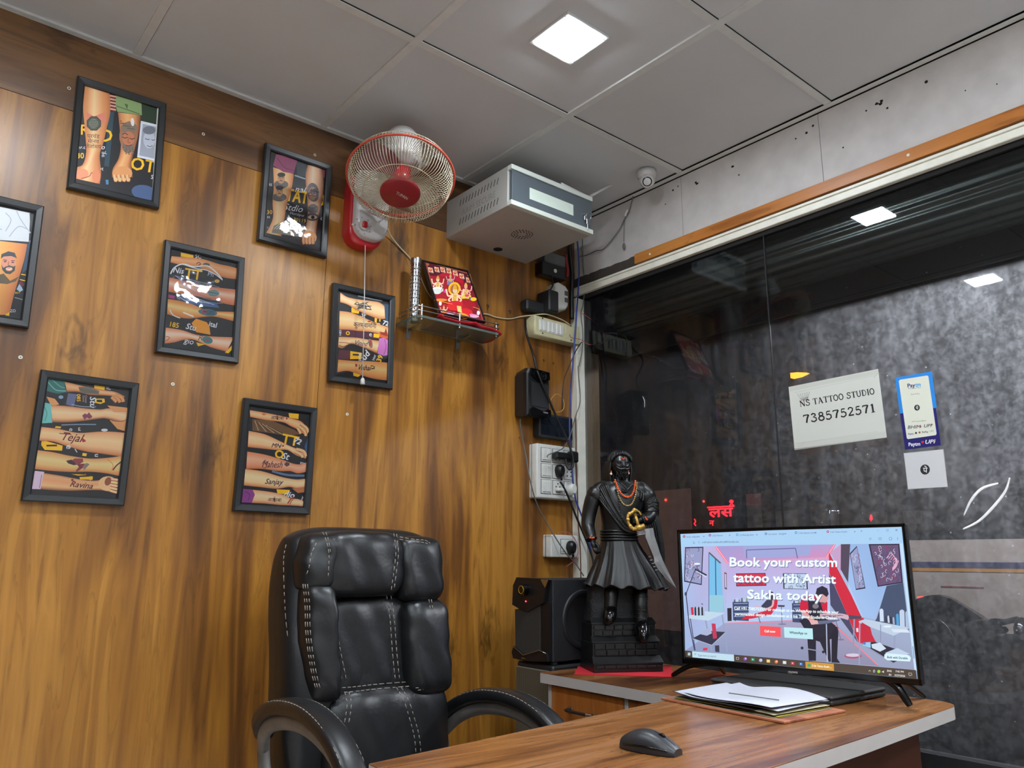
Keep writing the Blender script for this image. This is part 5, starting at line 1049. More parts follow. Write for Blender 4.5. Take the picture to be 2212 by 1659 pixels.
def plug(x, z, m, lb, y=-.05, s_=1.0):
    t = thing('power_plug', lb, 'plug', (x, y, z)); b = MB()
    b.loft([[(x+s_*.021*math.cos(a)*k, yy, z+s_*.024*math.sin(a)*k-(0 if math.sin(a) > -.5 else s_*.006)) for a in [2*PI*q/14 for q in range(14)]] for yy, k in ((y, 1), (y-.012, 1), (y-.020, .85), (y-.026, .55))]); b.build('body', m, t)
    b = MB(); b.tube([(x, y-.014, z-.020*s_), (x+.004, y-.014, z-.040*s_)], [.0065, .0042], 8); b.build('strain_relief', m, t); return t
plug(-.150, 1.440, m_black, 'black round plug in the middle socket of the white panel')
plug(-.085, 1.372, m_sw, 'white plug in the bottom right socket of the white panel')
t = thing('plug_pin_adapter', 'white two-pin plug in the bottom middle socket of the white panel', 'plug', (-.145, -.05, 1.362)); MB().box((-.168, -.070, 1.356), (-.132, -.050, 1.370), bev=.003).build('body', m_sw, t)
t = thing('socket_box', 'small white single socket box low in the corner above the subwoofer', 'socket', (-.115, 0, 1.143))
b = MB(); slab(b, rrect(-.190, 1.100, -.040, 1.187, .006, 3), -.001, -.048, .005); q = b.build('box', m_sw, t)
b = MB(); b.box((-.1395, -.0488, 1.1135), (-.0745, -.0475, 1.1715), 1); b.box((-.138, -.050, 1.115), (-.076, -.0485, 1.170), 0, bev=.001); b.box((-.134, -.053, 1.122), (-.116, -.0495, 1.164), 0, bev=.002); b.build('socket_module', [m_sw, m_gap], t)
MB().box((-.1908, -.018, 1.101), (-.1895, -.016, 1.186)).build('box_joint', m_gap, q)
plug(-.092, 1.142, m_black, 'black plug in the small white single socket box', y=-.052)
# loose cables of the corner
A7 = lambda x, z, y=-.075: (x, y, z)
Lw = lambda x, y, d=-.07: at(1080+x/3.317, 780+y/3.317, 1, d)
Uw = lambda x, y, d=-.07: at(1080+x/5.53, 500+y/5.53, 1, d)
cable('black_cable', [Uw(300, 1040, -.02), Uw(310, 1180, -.062), Uw(350, 1330, -.065), Uw(400, 1480, -.06), Uw(440, 1659, -.08), Lw(270, 80, -.098), Lw(310, 180, -.10), Lw(400, 390, -.09), Lw(480, 560, -.09), Lw(520, 680, -.10), Lw(522, 745, -.10), Lw(500, 775, -.10), Lw(478, 745, -.09), Lw(470, 700, -.088)], .0048, m_cabk, 'thick black cable hanging from the cream switchboard past the small speaker')
cable('speaker_wire', [Lw(145, 415, -.03), Lw(152, 500, -.02), Lw(170, 600, -.02), Lw(190, 700, -.03), Lw(205, 800, -.055), Lw(240, 950, -.06), Lw(280, 1060, -.05), Lw(330, 1150, -.05), Lw(420, 1300, -.075), Lw(480, 1385, -.085), Lw(540, 1450, -.09), Lw(600, 1540, -.10)], .0026, m_cabg, 'thin grey wire falling from the small speaker across both white boxes')
cable('black_cable', [Lw(432, 866, -.066), Lw(455, 900, -.07), Lw(500, 1000), Lw(560, 1150), Lw(620, 1290), Lw(665, 1420, -.08), Lw(690, 1560, -.10), (.0-.02, -.12, .96)], .0042, m_cabk, 'black power cable running from the middle plug down behind the statue')
cable('blue_cable', [(-.035, -.045, 2.50), Uw(928, 140, -.06), Uw(945, 450, -.06), Uw(935, 700, -.06), Uw(920, 900, -.065), Uw(895, 1250, -.07), Uw(880, 1450, -.07), Uw(862, 1659, -.07), Lw(508, 200, -.06), Lw(500, 350, -.06), Lw(500, 560, -.066), Lw(515, 760, -.066), Lw(525, 880), Lw(545, 1000), Lw(600, 1150), Lw(650, 1350), Lw(675, 1500)], .0034, m_cabb, 'blue cable hanging the whole height of the corner beside the window frame')
cable('grey_cable', [Uw(985, 90, -.06), Uw(990, 350, -.06), Uw(1015, 640, -.06), Uw(990, 880, -.06), Uw(968, 990, -.06), Uw(990, 1200, -.06), Uw(980, 1420, -.06), Uw(945, 1600, -.06), Lw(560, 60), Lw(575, 280), Lw(540, 400), Lw(500, 540, -.085), Lw(450, 625, -.09), Lw(350, 670, -.088), Lw(340, 690, -.088)], .0022, m_cabg, 'grey cable in front of the window frame running to the adapter on the white panel')
cable('red_wire', [Uw(960, 970, -.075), Uw(1080, 1040, -.08), Uw(1160, 1110, -.08), Uw(1220, 1180, -.08), Uw(1262, 1250, -.08), Uw(1240, 1320, -.08), Uw(1150, 1352, -.08), Uw(1050, 1345, -.08), Uw(960, 1290, -.07), Uw(860, 1270, -.062), Uw(830, 1230, -.056)], .0014, m_cabr, 'thin red wire looping out in front of the glass beside the cream switchboard')
cable('black_cable', [Uw(975, 1320, -.06), Uw(900, 1440, -.06), Uw(830, 1600, -.05), Lw(460, 130, -.045), Lw(448, 230, -.04), Lw(445, 345, -.036)], .0022, m_cabk, 'thin black cable curving down to the solar lamp box')
cable('cable_bundle', [(-.062, -.035, 2.50), (-.060, -.035, 2.40), (-.050, -.036, 2.30), (-.055, -.036, 2.20), (-.048, -.030, 2.10)], .010, m_cabk, 'dark bundle of cables in the corner behind the blue cable')
cable('red_wire', [(-.090, -.04, 2.38), (-.088, -.04, 2.35), (-.080, -.04, 2.31), (-.086, -.04, 2.28)], .008, mat('red_sleeve', (120, 30, 34), .6), 'red sleeved wire bundle beside the junction box')
cable('twisted_wire', [Lw(540, 400, -.045), Lw(545, 560, -.045), Lw(546, 760, -.045), Lw(556, 950, -.045), Lw(560, 1150, -.045), Lw(575, 1350, -.045), Lw(580, 1560, -.05)], .0024, mat('brown_wire', (96, 50, 36), .6), 'twisted brown wire hanging along the right side of the window frame')
cable('red_wire', [Lw(410, 1240, -.04), Lw(440, 1225, -.04), Lw(500, 1235, -.05), Lw(545, 1290, -.055), Lw(560, 1370, -.055), Lw(530, 1430, -.055), Lw(470, 1475, -.05)], .0013, m_cabr, 'thin red wire arching around the small white single socket box')
# ================================================================ STICKERS ON THE GLASS
def glass_sheet(quad, th=.0006, x=.0140, eps=8e-6):
    P = [at(u, v, 0, x) for u, v in quad]; cen = sum(P)/4
    b = MB(); n = 4; vs = [tuple(p-np.array([th/2, 0, 0])) for p in P]+[tuple(p+np.array([th/2, 0, 0])) for p in P]
    b.add(vs, [(0, 1, 2, 3), (7, 6, 5, 4), (0, 4, 5, 1), (1, 5, 6, 2), (2, 6, 7, 3), (3, 7, 4, 0)]); c = Canvas((x-th/2, cen[1], cen[2]), (0, -1, 0), (0, 0, 1), (-1, 0, 0), eps=eps); return b, c, cen
SERIF = {  # stroke letters with serifs: (polyline, stroke width); unit height
'N': [([(.1, 0), (.1, 1)], .07), ([(.1, 1), (.72, 0)], .15), ([(.72, 0), (.72, 1)], .07), ([(0, 0), (.22, 0)], .05), ([(0, 1), (.18, 1)], .05), ([(.6, 1), (.84, 1)], .05)],
'S': [([(.62, .80), (.50, .96), (.30, .98), (.13, .84), (.18, .64), (.45, .50), (.62, .32), (.55, .10), (.32, .0), (.12, .06), (.04, .24)], .11), ([(.62, .72), (.62, .98)], .05), ([(.04, .02), (.04, .30)], .05)],
'T': [([(.36, 0), (.36, 1)], .14), ([(.02, .98), (.70, .98)], .06), ([(.02, 1), (.0, .76)], .05), ([(.70, 1), (.72, .76)], .05), ([(.2, 0), (.52, 0)], .05)],
'A': [([(.08, 0), (.36, 1)], .07), ([(.36, 1), (.68, 0)], .15), ([(.16, .34), (.56, .34)], .06), ([(0, 0), (.2, 0)], .05), ([(.52, 0), (.82, 0)], .05), ([(.24, .96), (.40, 1.0)], .06)],
'O': [([(.36+.33*math.cos(a), .5+.49*math.sin(a)) for a in [2*PI*k/20 for k in range(21)]], .11)],
'U': [([(.12, 1), (.12, .3), (.2, .08), (.38, .0), (.56, .08), (.64, .3), (.64, 1)], .11), ([(0, 1), (.24, 1)], .05), ([(.54, 1), (.76, 1)], .05)],
'D': [([(.14, 0), (.14, 1)], .14), ([(.05, .98), (.36, .98), (.60, .84), (.70, .5), (.60, .16), (.36, .02), (.05, .02)], .08)],
'I': [([(.16, 0), (.16, 1)], .14), ([(0, 0), (.32, 0)], .05), ([(0, 1), (.32, 1)], .05)],
'7': [([(.06, .76), (.08, .92), (.62, .92)], .09), ([(.62, .92), (.42, .5), (.30, 0)], .13)],
'3': [([(.10, .84), (.28, .97), (.50, .90), (.54, .72), (.30, .55), (.56, .42), (.58, .16), (.34, .0), (.10, .08), (.06, .2)], .11)],
'8': [([(.34+.20*math.cos(a), .76+.20*math.sin(a)) for a in [2*PI*k/14 for k in range(15)]], .10), ([(.34+.27*math.cos(a), .27+.26*math.sin(a)) for a in [2*PI*k/16 for k in range(17)]], .11)],
'5': [([(.54, .94), (.18, .94)], .09), ([(.18, .94), (.14, .54)], .07), ([(.14, .54), (.36, .62), (.58, .46), (.58, .18), (.36, .0), (.12, .05), (.06, .18)], .11)],
'2': [([(.10, .76), (.18, .94), (.38, .98), (.56, .84), (.52, .6), (.24, .26), (.08, .05)], .10), ([(.06, .06), (.62, .06)], .11)],
'1': [([(.12, .80), (.30, .97)], .06), ([(.30, 0), (.30, .98)], .14), ([(.12, 0), (.50, 0)], .05)]}
ADV = {'N': .95, 'S': .80, 'T': .82, 'A': .92, 'O': .86, 'U': .88, 'D': .88, 'I': .44, ' ': .42}
def serif(c, txt, p0, p1, h, col):
    """letters from p0 to p1 along a baseline, height h in zoom pixels"""
    adv = [ADV.get(ch, .78) for ch in txt]; tot = sum(adv); p0, p1 = np.array(p0, float), np.array(p1, float); d = (p1-p0)/tot; up = np.array([d[1], -d[0]]); up = up/np.hypot(*up)*h; up = up+np.array([-.10*h, 0])*.0
    x = 0
    for ch, a in zip(txt, adv):
        for pl, w_ in SERIF.get(ch, []):
            c.line([tuple(p0+d*(x+q[0])+up*q[1]) for q in pl], w_*np.hypot(*d)*1.35, col)
        x += a
m_paper = mat('paper', (206, 208, 200), .6)
b, c, cen = glass_sheet([(1703.5, 836), (1896.5, 797), (1915.5, 945), (1716.5, 972.5)])
t = thing('paper_sign', 'white paper sign with a shop name and phone number taped to the glass', 'sign', cen); b.build('sheet', m_paper, t)
c.zoom(1680, 780, 5.267); c.poly([(135, 300), (1130, 100), (1150, 130), (1150, 145), (140, 345)], (196, 198, 188)); c.poly([(190, 930), (1230, 800), (1238, 868), (200, 1005)], (200, 201, 194)); c.line([(190, 360), (1120, 160)], 3, (176, 178, 170)); c.line([(230, 935), (1140, 800)], 3, (180, 182, 176)); c.line([(1092, 188), (1140, 140)], 3, (140, 142, 138)); c.line([(240, 975), (310, 925)], 3, (170, 172, 166))
DK = (26, 24, 30)
serif(c, 'NS TATTOO STUDIO', (258, 520), (1112, 372), 66, DK); serif(c, '7385752571', (298, 708), (1140, 572), 96, DK)
c.line([(265, 447), (345, 432)], 4, (110, 36, 44)); gr = (120, 122, 122)
for k in range(6): x = 232+k*26; c.line([(262+k*15, 430-k*3), (x, 385-k*5)], 3, gr); c.ell(x, 380-k*5, 4, 4, gr, 8)
c.line([(258, 430), (350, 412)], 4, gr); c.line([(262, 440), (348, 424)], 3, gr)
c.build('lettering', m_sprint, t)
m_tape = glass_mat('clear_tape', tint=(.80, .81, .82), refl=1.6, rough=.15)
b = MB(); P = [at(1680+x/5.267, 780+y/5.267, 0, .0135) for x, y in ((160, 1000), (1245, 868), (1270, 960), (200, 1075))]; b.add(P, [(0, 1, 2, 3)]); b.build('tape', m_tape, t)
b, c, cen = glass_sheet([(1933.5, 816), (2011, 802), (2032.5, 962), (1955.5, 971.5)], th=.0012)
t = thing('payment_sticker', 'blue and white payment sticker with payment logos on the glass', 'sticker', cen); b.build('card', mat('sticker_navy', (32, 30, 104), .35), t)
c.zoom(1680, 780, 5.267)
c.poly([(1335, 188), (1740, 118), (1755, 125), (1810, 530), (1388, 598)], (24, 132, 218))
c.poly([(1378, 228), (1392, 212), (1700, 164), (1714, 174), (1808, 825), (1798, 842), (1482, 888), (1468, 876)], (220, 222, 206))
c.text('Pay', 1478, 300, 62, (18, 36, 110), a=-.10, bold=3, width=84); c.text('tm', 1566, 290, 62, (10, 150, 220), a=-.10, bold=3, width=60)
c.text('Accepted Here', 1484, 318, 20, (60, 60, 80), a=-.08, width=146); c.text('Scan & Pay', 1514, 384, 18, (60, 60, 70), a=-.08, width=100)
c.ell(1585, 530, 32, 34, (30, 30, 36)); c.text('पे', 1585, 550, 48, (230, 230, 226), align='c', bold=1); c.text('UPI ID: payment@bank', 1525, 695, 16, (60, 60, 70), a=-.08, width=165)
c.text('BHIM', 1478, 770, 52, (86, 86, 96), a=-.06, shear=.25, bold=2, width=140); c.poly([(1622, 730), (1638, 745), (1624, 760)], (170, 40, 60)); c.text('UPI', 1660, 755, 52, (86, 86, 96), a=-.06, shear=.25, bold=2, width=82); c.poly([(1748, 708), (1766, 722), (1750, 738)], (170, 40, 60))
c.text('Paytm', 1485, 838, 26, (20, 70, 150), a=-.06, bold=1, width=62); c.ell(1574, 818, 12, 12, (50, 50, 56)); c.ell(1614, 812, 12, 11, (150, 90, 60)); c.text('RuPay', 1644, 816, 26, (50, 60, 90), a=-.06, bold=1, width=68); c.text('UPI', 1728, 806, 24, (130, 130, 140), a=-.06, width=44)
c.text('Paytm', 1490, 966, 56, (226, 226, 232), a=-.06, bold=3, width=130); c.poly([(1632, 920), (1640, 908), (1650, 914), (1660, 906), (1667, 918), (1650, 940)], (200, 40, 56)); c.text('UPI', 1675, 940, 62, (226, 226, 232), a=-.06, shear=.25, bold=2.5, width=106); c.poly([(1785, 895), (1800, 910), (1788, 926)], (200, 110, 60))
c.build('print', m_sprint, t)
b = MB(); P = [at(1680+x/5.267, 780+y/5.267, 0, .0140) for x, y in ((1756, 180), (1775, 200), (1915, 930), (1860, 980), (1325, 240), (1335, 190))]
b.add([P[0], P[1], P[2], P[3]], [(0, 1, 2, 3)]); b.build('clear_backing', glass_mat('frosted_backing', tint=(.62, .64, .68), refl=2, rough=.3), t)
b, c, cen = glass_sheet([(1951.8, 978.5), (2038, 970), (2047.5, 1051.5), (1961, 1057.5)])
t = thing('square_sticker', 'square white sticker with a round black emblem below the blue payment sticker', 'sticker', cen); b.build('card', mat('sticker_white', (206, 206, 208), .5), t)
c.zoom(1680, 780, 5.267); c.line([(1432, 1048), (1882, 1002), (1936, 1432), (1482, 1458)], 4, (60, 60, 64), closed=True); c.ell(1676, 1234, 55, 58, (34, 34, 38)); c.text('पे', 1678, 1268, 86, (226, 226, 226), align='c', bold=2); c.build('emblem', m_sprint, t)
# curled peeled film, its reflected light put in as plain white
m_film = mat('peeled_film_glint', (250, 250, 250), .25)
for pts, lb in (([(2082, 1114), (2098, 1080), (2122, 1055), (2156, 1044)], 'short curled strip of film with its reflected light painted white on the glass, right of the television'), ([(2080, 1143), (2115, 1125), (2150, 1090), (2172, 1060), (2181, 1032)], 'long curled strip of film with its reflected light painted white on the glass, right of the television'),
                ([(1388, 856), (1392, 866), (1392, 880)], 'tiny curled strip of film on the glass above the statue')):
    P = [at(u, v, 0, .012) for u, v in pts]; b = MB(); n_ = len(smooth_path(P)); r_ = .0058 if len(pts) > 3 else .0028
    b.tube(smooth_path(P), [r_*(.35+.65*math.sin(PI*min(max((i+1)/(n_+1), .02), .98))) for i in range(n_)], 8, flat=.4); o = b.build('film_strip', m_film); tag(o, lb, 'strip', 'curled strips of peeled film')
# ================================================================ DESK, COUNTER AND WHAT STANDS ON THEM
DZ = .750
desk = thing('corner_desk', 'L-shaped wood laminate desk with a pale edge band along the window', 'desk', (-.85, -1.25, 0))
def arc(cx, cy, r, a0, a1, n=8): return [(cx+r*math.cos(math.radians(a0+(a1-a0)*k/n)), cy+r*math.sin(math.radians(a0+(a1-a0)*k/n))) for k in range(n+1)]
top = [(-1.55, -1.08), (-.62, -.985), (-.585, -.975), (-.585, -.430), (-.108, -.430), (-.108, -1.400)]+arc(-.175, -1.400, .068, 0, -85)+[(-.644, -1.499), (-1.02, -1.517), (-1.575, -1.548)]
b = MB(); n = len(top)
b.add([(x, y, DZ) for x, y in top]+[(x, y, DZ-.0015) for x, y in top], [list(range(n))]+[(k, k+n, (k+1) % n+n, (k+1) % n) for k in range(n)])
b.build('worktop', m_desk, desk)
b = MB(); b.prism(top, -.0285, plane='xy', off=DZ-.0015); b.build('edge_band', m_edge, desk)
m_ped = mat('pedestal_brown', (70, 38, 26), .4, var=.2, vscale=8)  # brown kept dark to stand in for the shadow under the top
b = MB(); b.box((-.95, -1.425, .0), (-.27, -1.10, DZ-.03)); b.build('front_pedestal', m_ped, desk)
MB().box((-1.50, -1.50, 0), (-1.47, -1.12, DZ-.03)).build('side_panel', m_drawer, desk)
# drawer cabinet under the counter
dc_ = thing('drawer_cabinet', 'wood-fronted drawer cabinet with pale edges under the window counter', 'cabinet', (-.35, -.71, 0))
b = MB(); b.box((-.548, -.985, .02), (-.12, -.445, DZ-.0305), 0)
for y in (-.4525, -.768): b.box((-.566, y-.007, .02), (-.545, y+.007, DZ-.0305), 1)
b.box((-.566, -.985, .585), (-.545, -.445, .597), 1); b.build('carcass', [m_drawer, m_edge], dc_)
def drawer(y0, y1, z0, z1):
    d = MB().box((-.566, y0, z0), (-.547, y1, z1), bev=.0015).build('drawer_front', m_drawer, dc_)
    ym = (y0+y1)/2; yy0, yy1 = ym+.062, ym-.062; z = (z0+z1)/2
    h = MB(); h.tube([(-.567, yy0, z), (-.590, yy0, z), (-.592, yy0-.01, z), (-.592, yy1+.01, z), (-.590, yy1, z), (-.567, yy1, z)], .0048, 8); h.cyl((-.592, yy1+.012, z), (-.592, yy1+.034, z), .0062, n=12, mi=1); h.cyl((-.568, yy0, z), (-.574, yy0, z), .009, n=12, mi=1)
    h.build('handle', [mat('handle_black', (30, 26, 26), .3), m_steel], d)
drawer(-.757, -.462, .600, .714); drawer(-.982, -.778, .600, .714); drawer(-.757, -.462, .30, .582); drawer(-.982, -.778, .30, .582)
# PC tower and subwoofer
pc = thing('computer_tower', 'black computer tower with a mesh front, standing between wall and counter', 'computer', (-.30, -.32, 0))
b = MB(); b.box((-.515, -.412, .01), (-.07, -.232, .760), bev=.006); b.build('case', m_blackm, pc)
m_mesh = bpy.data.materials.new('mesh_grille'); m_mesh.use_nodes = True; N, L = nodes(m_mesh); bs = N['Principled BSDF']; tc = N.new('ShaderNodeTexCoord')
vo = N.new('ShaderNodeTexVoronoi'); vo.inputs['Scale'].default_value = 210; vo.inputs['Randomness'].default_value = 0; L.new(tc.outputs['Object'], vo.inputs['Vector'])
mr = N.new('ShaderNodeMapRange'); mr.inputs['From Min'].default_value = .30; mr.inputs['From Max'].default_value = .42; L.new(vo.outputs['Distance'], mr.inputs['Value'])
mxc = N.new('ShaderNodeMix'); mxc.data_type = 'RGBA'; mxc.inputs['A'].default_value = s2l((14, 13, 12)); mxc.inputs['B'].default_value = s2l((104, 98, 84)); L.new(mr.outputs[0], mxc.inputs['Factor']); L.new(mxc.outputs['Result'], bs.inputs['Base Color']); bs.inputs['Roughness'].default_value = .45
MB().box((-.524, -.398, .03), (-.513, -.238, .745), bev=.003).build('front_grille', m_mesh, pc)
sw = thing('subwoofer', 'black subwoofer with a volume knob and side cone on the computer tower', 'speaker', (-.37, -.32, .762))
b = MB(); b.box((-.508, -.405, .770), (-.21, -.236, 1.028), bev=.003)
for x in (-.49, -.24):
    for y in (-.39, -.25): b.cyl((x, y, .762), (x, y, .772), .012, n=12)
b.build('cabinet', mat('vinyl_black', (22, 24, 28), .6, bump=.6, bscale=500), sw)
SX = lambda x, y, X=-.519: (at(1080+x/4.879, 1220+y/4.879, 0, X)[1], at(1080+x/4.879, 1220+y/4.879, 0, X)[2])
b = MB(); b.prism([SX(185, 132), SX(505, 150), SX(525, 160), SX(490, 250), SX(470, 400), SX(300, 495), SX(225, 470), SX(140, 420), SX(150, 215)], .012, plane='yz', off=-.524); fp = b.build('control_panel', m_black, sw)
b = MB(); b.prism([SX(160, 470), SX(420, 430), SX(420, 900), SX(262, 950), SX(165, 860)], .008, plane='yz', off=-.520); b.build('grille', mat('grille_cloth', (44, 42, 38), .8, bump=.5, bscale=900), sw)
b = MB(); b.prism([SX(430, 400), SX(520, 400), SX(520, 1015), SX(430, 1010)], .006, plane='yz', off=-.516); b.build('side_strip', m_black, sw)
b = MB(); b.prism([SX(155, 855), SX(262, 955), SX(430, 898), SX(500, 930), SX(515, 1020), SX(300, 1015), SX(150, 985), SX(135, 920)], .012, plane='yz', off=-.524); lp = b.build('lower_trim', m_black, sw)
b = MB(); b.tube([(-.5250, *SX(150, 855)), (-.5250, *SX(262, 952)), (-.5250, *SX(430, 900)), (-.525, *SX(500, 935))], .0014, 6); b.build('trim_highlight', m_steel, lp)
y_, z_ = SX(262, 985); b = MB(); b.box((-.5255, y_-.010, z_-.002), (-.524, y_+.010, z_+.003)); b.build('maker_plate', m_steel, lp)
b = MB(); b.prism([SX(440, 152), SX(525, 158), SX(490, 245), SX(465, 200)], .002, plane='yz', off=-.5255); b.build('corner_glint', m_steel, fp)  # glint on the corner built as a thin steel piece
y_, z_ = SX(285, 262); b = MB(); b.cyl((-.524, y_, z_), (-.545, y_, z_), .019, n=28); kb = b.build('volume_knob', m_gloss, sw)
b = MB(); b.tube([(-.5455, y_+.0125*math.cos(a), z_+.0125*math.sin(a)) for a in [2*PI*k/28 for k in range(28)]], .0011, 6, closed=True); b.build('knob_ring', mat('gold_ring', (200, 160, 50), .3, metal=.6), kb)
y_, z_ = SX(286, 385); MB().sphere((-.5245, y_, z_), .0026, 10).build('power_light', mat('red_indicator', (120, 0, 10), .4, emit=(255, 40, 60), estr=9), fp)
wc = at(1080+880/4.879, 1220+575/4.879, 1, -.406)
b = MB(); WM = Matrix.Translation(wc) @ Matrix.Rotation(PI/2, 4, 'X'); b.lathe([(.097, -.002), (.096, .003), (.092, .0045), (.078, .0035), (.0765, .001), (.074, -.0005), (0, -.0005)], 48, M=WM); b.build('woofer', mat('woofer_rubber', (30, 30, 32), .45), sw)
# red cloth under the statue
b = MB(); cs = [(-.533, -.526), (-.335, -.748), (-.155, -.595), (-.37, -.380)]; cc = (-.35, -.56); pts = []
for i in range(4):
    a, c_ = cs[i], cs[(i+1) % 4]
    for k in range(6): t = k/6; j = 1+.02*math.sin(k*2.3+i*1.7); pts.append((cc[0]+(a[0]+(c_[0]-a[0])*t-cc[0])*j, cc[1]+(a[1]+(c_[1]-a[1])*t-cc[1])*j))
b.prism(pts, .0016, plane='xy', off=DZ+.0003); o = b.build('table_cloth', m_redc); tag(o, 'small red cloth on the counter under the black statue', 'cloth')
# ---- television
TVYAW, TVT, TVR, TW = -1.4071, .0055, .0088, .64; TH = TW*.5975; T0 = Vector((-.3178, -1.1288, .8012))
tr = Vector((math.cos(TVYAW), math.sin(TVYAW), 0)); tn = Vector((math.sin(TVYAW), -math.cos(TVYAW), 0)); tu = Vector((0, 0, 1))*math.cos(TVT)-tn*math.sin(TVT)
tr, tu = tr*math.cos(TVR)+tu*math.sin(TVR), tu*math.cos(TVR)-tr*math.sin(TVR)
TM = Matrix(((tr.x, -tn.x, tu.x, T0.x), (tr.y, -tn.y, tu.y, T0.y), (tr.z, -tn.z, tu.z, T0.z), (0, 0, 0, 1)))
tv = thing('television', 'black flat television used as a monitor showing a tattoo booking web page', 'television'); tv.matrix_basis = TM
h = TW/2
b = MB(); b.box((-h, 0, 0), (h, .022, TH), bev=.003); b.box((-h+.05, .02, .03), (h-.05, .062, TH*.62), bev=.012); b.build('housing', m_black, tv, local=True)
b = MB(); bz = .0085
for q in ((-h, 0, -h+bz, TH), (h-bz, 0, h, TH), (-h, TH-bz, h, TH), (-h, 0, h, .0150)): b.box((q[0], -.0035, q[1]), (q[2], .002, q[3]), bev=.0015)
b.build('bezel', m_gloss, tv, local=True)
c = Canvas(T0+tn*.0002, tr, tu, tn, eps=5e-6)
c.zoom(1440, 1100, 3.771)
c.poly([(112, 202), (1912, 128), (2044, 1384), (158, 1203)], (168, 206, 240))
PAGE = [(132, 304), (1902, 278), (2030, 1312), (152, 1152)]
c.poly([(132, 304), (1902, 278), (2030, 1312), (152, 1152)], [(176, 186, 226), (176, 204, 240), (150, 158, 186), (160, 172, 206)])
c.poly([(395, 302), (1378, 286), (1328, 388), (492, 432)], [(160, 156, 212), (176, 156, 208), (206, 144, 190), (176, 156, 208)])
c.poly([(620, 300), (1180, 292), (1160, 380), (640, 400)], (158, 166, 216))
c.poly([(492, 432), (1328, 388), (1332, 890), (480, 925)], [(190, 170, 220), (196, 164, 214), (176, 206, 242), (176, 198, 236)])
c.poly([(132, 304), (395, 302), (492, 432), (478, 925), (150, 1152)], [(174, 194, 236), (190, 176, 220), (190, 176, 220), (170, 190, 230), (160, 182, 222)])
c.poly([(478, 925), (1332, 892), (1730, 1278), (152, 1152)], [(160, 164, 200), (170, 160, 190), (140, 140, 168), (140, 154, 190)])
for w_, k_ in ((26, (240, 120, 150)), (8, (255, 190, 200))): c.line([(402, 306), (495, 434)], w_*.7, k_); c.line([(1368, 288), (1302, 392)], w_*.7, k_)
c.line([(492, 434), (1328, 400)], 5, (246, 150, 170)); c.line([(478, 930), (1330, 900)], 8, (244, 130, 150)); c.line([(1340, 920), (1720, 1270)], 9, (244, 130, 150))
for pts in ([(650, 332), (1050, 318)], [(650, 332), (652, 400)], [(1050, 318), (1066, 400)]): c.line(pts, 7, (104, 100, 150))
def art(P, seed, fr_=(50, 46, 70), bg=(150, 156, 196), n=26, cols=((60, 60, 96), (214, 218, 236), (150, 60, 90))):
    c.poly(P, fr_); cx = sum(p[0] for p in P)/len(P); cy = sum(p[1] for p in P)/len(P); I = [(cx+(x-cx)*.90, cy+(y-cy)*.94) for x, y in P]; c.poly(I, bg)
    q = random.Random(seed)
    def ins():
        a, d = q.random()*.9+.05, q.random()*.9+.05; t = [I[0][i]+(I[1][i]-I[0][i])*a for i in (0, 1)]; u = [I[3][i]+(I[2][i]-I[3][i])*a for i in (0, 1)]; return (t[0]+(u[0]-t[0])*d, t[1]+(u[1]-t[1])*d)
    for k in range(n):
        p = ins(); r_ = q.uniform(10, 26); ph = q.random()*6; c.curve([(p[0]+r_*math.cos(ph+t*1.3)*(1-t*.15), p[1]+r_*math.sin(ph+t*1.3)*(1-t*.15)) if False else (p[0]+r_*.5*math.cos(ph+t*1.3), p[1]+r_*.8*math.sin(ph+t*1.3)) for t in range(4)], 3.5, cols[k % len(cols)], 3)
art([(150, 309), (300, 306), (286, 618), (142, 590)], 1, n=30)
c.poly([(345, 352), (440, 440), (462, 826), (345, 856)], (120, 190, 232)); c.line([(345, 352), (442, 442)], 12, (90, 96, 110)); c.line([(398, 400), (404, 840)], 8, (60, 90, 130)); c.line([(440, 440), (462, 826)], 10, (150, 180, 220)); c.poly([(345, 700), (460, 700), (462, 826), (345, 856)], (150, 200, 220)); c.line([(345, 352), (345, 856)], 6, (80, 110, 150))
c.poly([(470, 512), (490, 520), (492, 655), (472, 648)], (110, 80, 100)); c.poly([(474, 525), (486, 530), (488, 640), (476, 635)], (190, 190, 220))
c.poly([(1322, 350), (1600, 880), (1712, 1095), (1566, 1090), (1480, 880), (1325, 520)], (206, 44, 66)); c.poly([(1322, 520), (1480, 880), (1560, 1090), (1540, 1060), (1335, 780)], (74, 74, 104))
c.poly([(1335, 352), (1420, 285), (1422, 480), (1420, 520)], (196, 160, 200)); c.poly([(1420, 285), (1496, 284), (1480, 600), (1418, 490)], (84, 72, 92))
c.poly([(1496, 284), (1642, 283), (1722, 632), (1792, 624), (1700, 900), (1600, 880), (1478, 600)], [(150, 180, 226)]*4+[(160, 190, 234)]*3)
c.poly([(1792, 624), (1928, 600), (1975, 980), (1690, 920), (1712, 890)], (70, 82, 110)); c.poly([(1480, 600), (1600, 880), (1592, 886), (1478, 640)], (176, 200, 236))
art([(1492, 360), (1550, 298), (1620, 645), (1542, 658)], 2, n=20); art([(1645, 284), (1896, 281), (1926, 600), (1720, 632)], 3, bg=(104, 84, 120), n=70, cols=((206, 206, 226), (150, 50, 80), (60, 70, 110)))
for k in range(6): a_ = k/5; c.curve([(1790+a_*90, 400+a_*30), (1830+a_*60, 360+a_*60), (1870, 420+a_*50), (1840, 480+a_*20)], 5, (220, 170, 200))
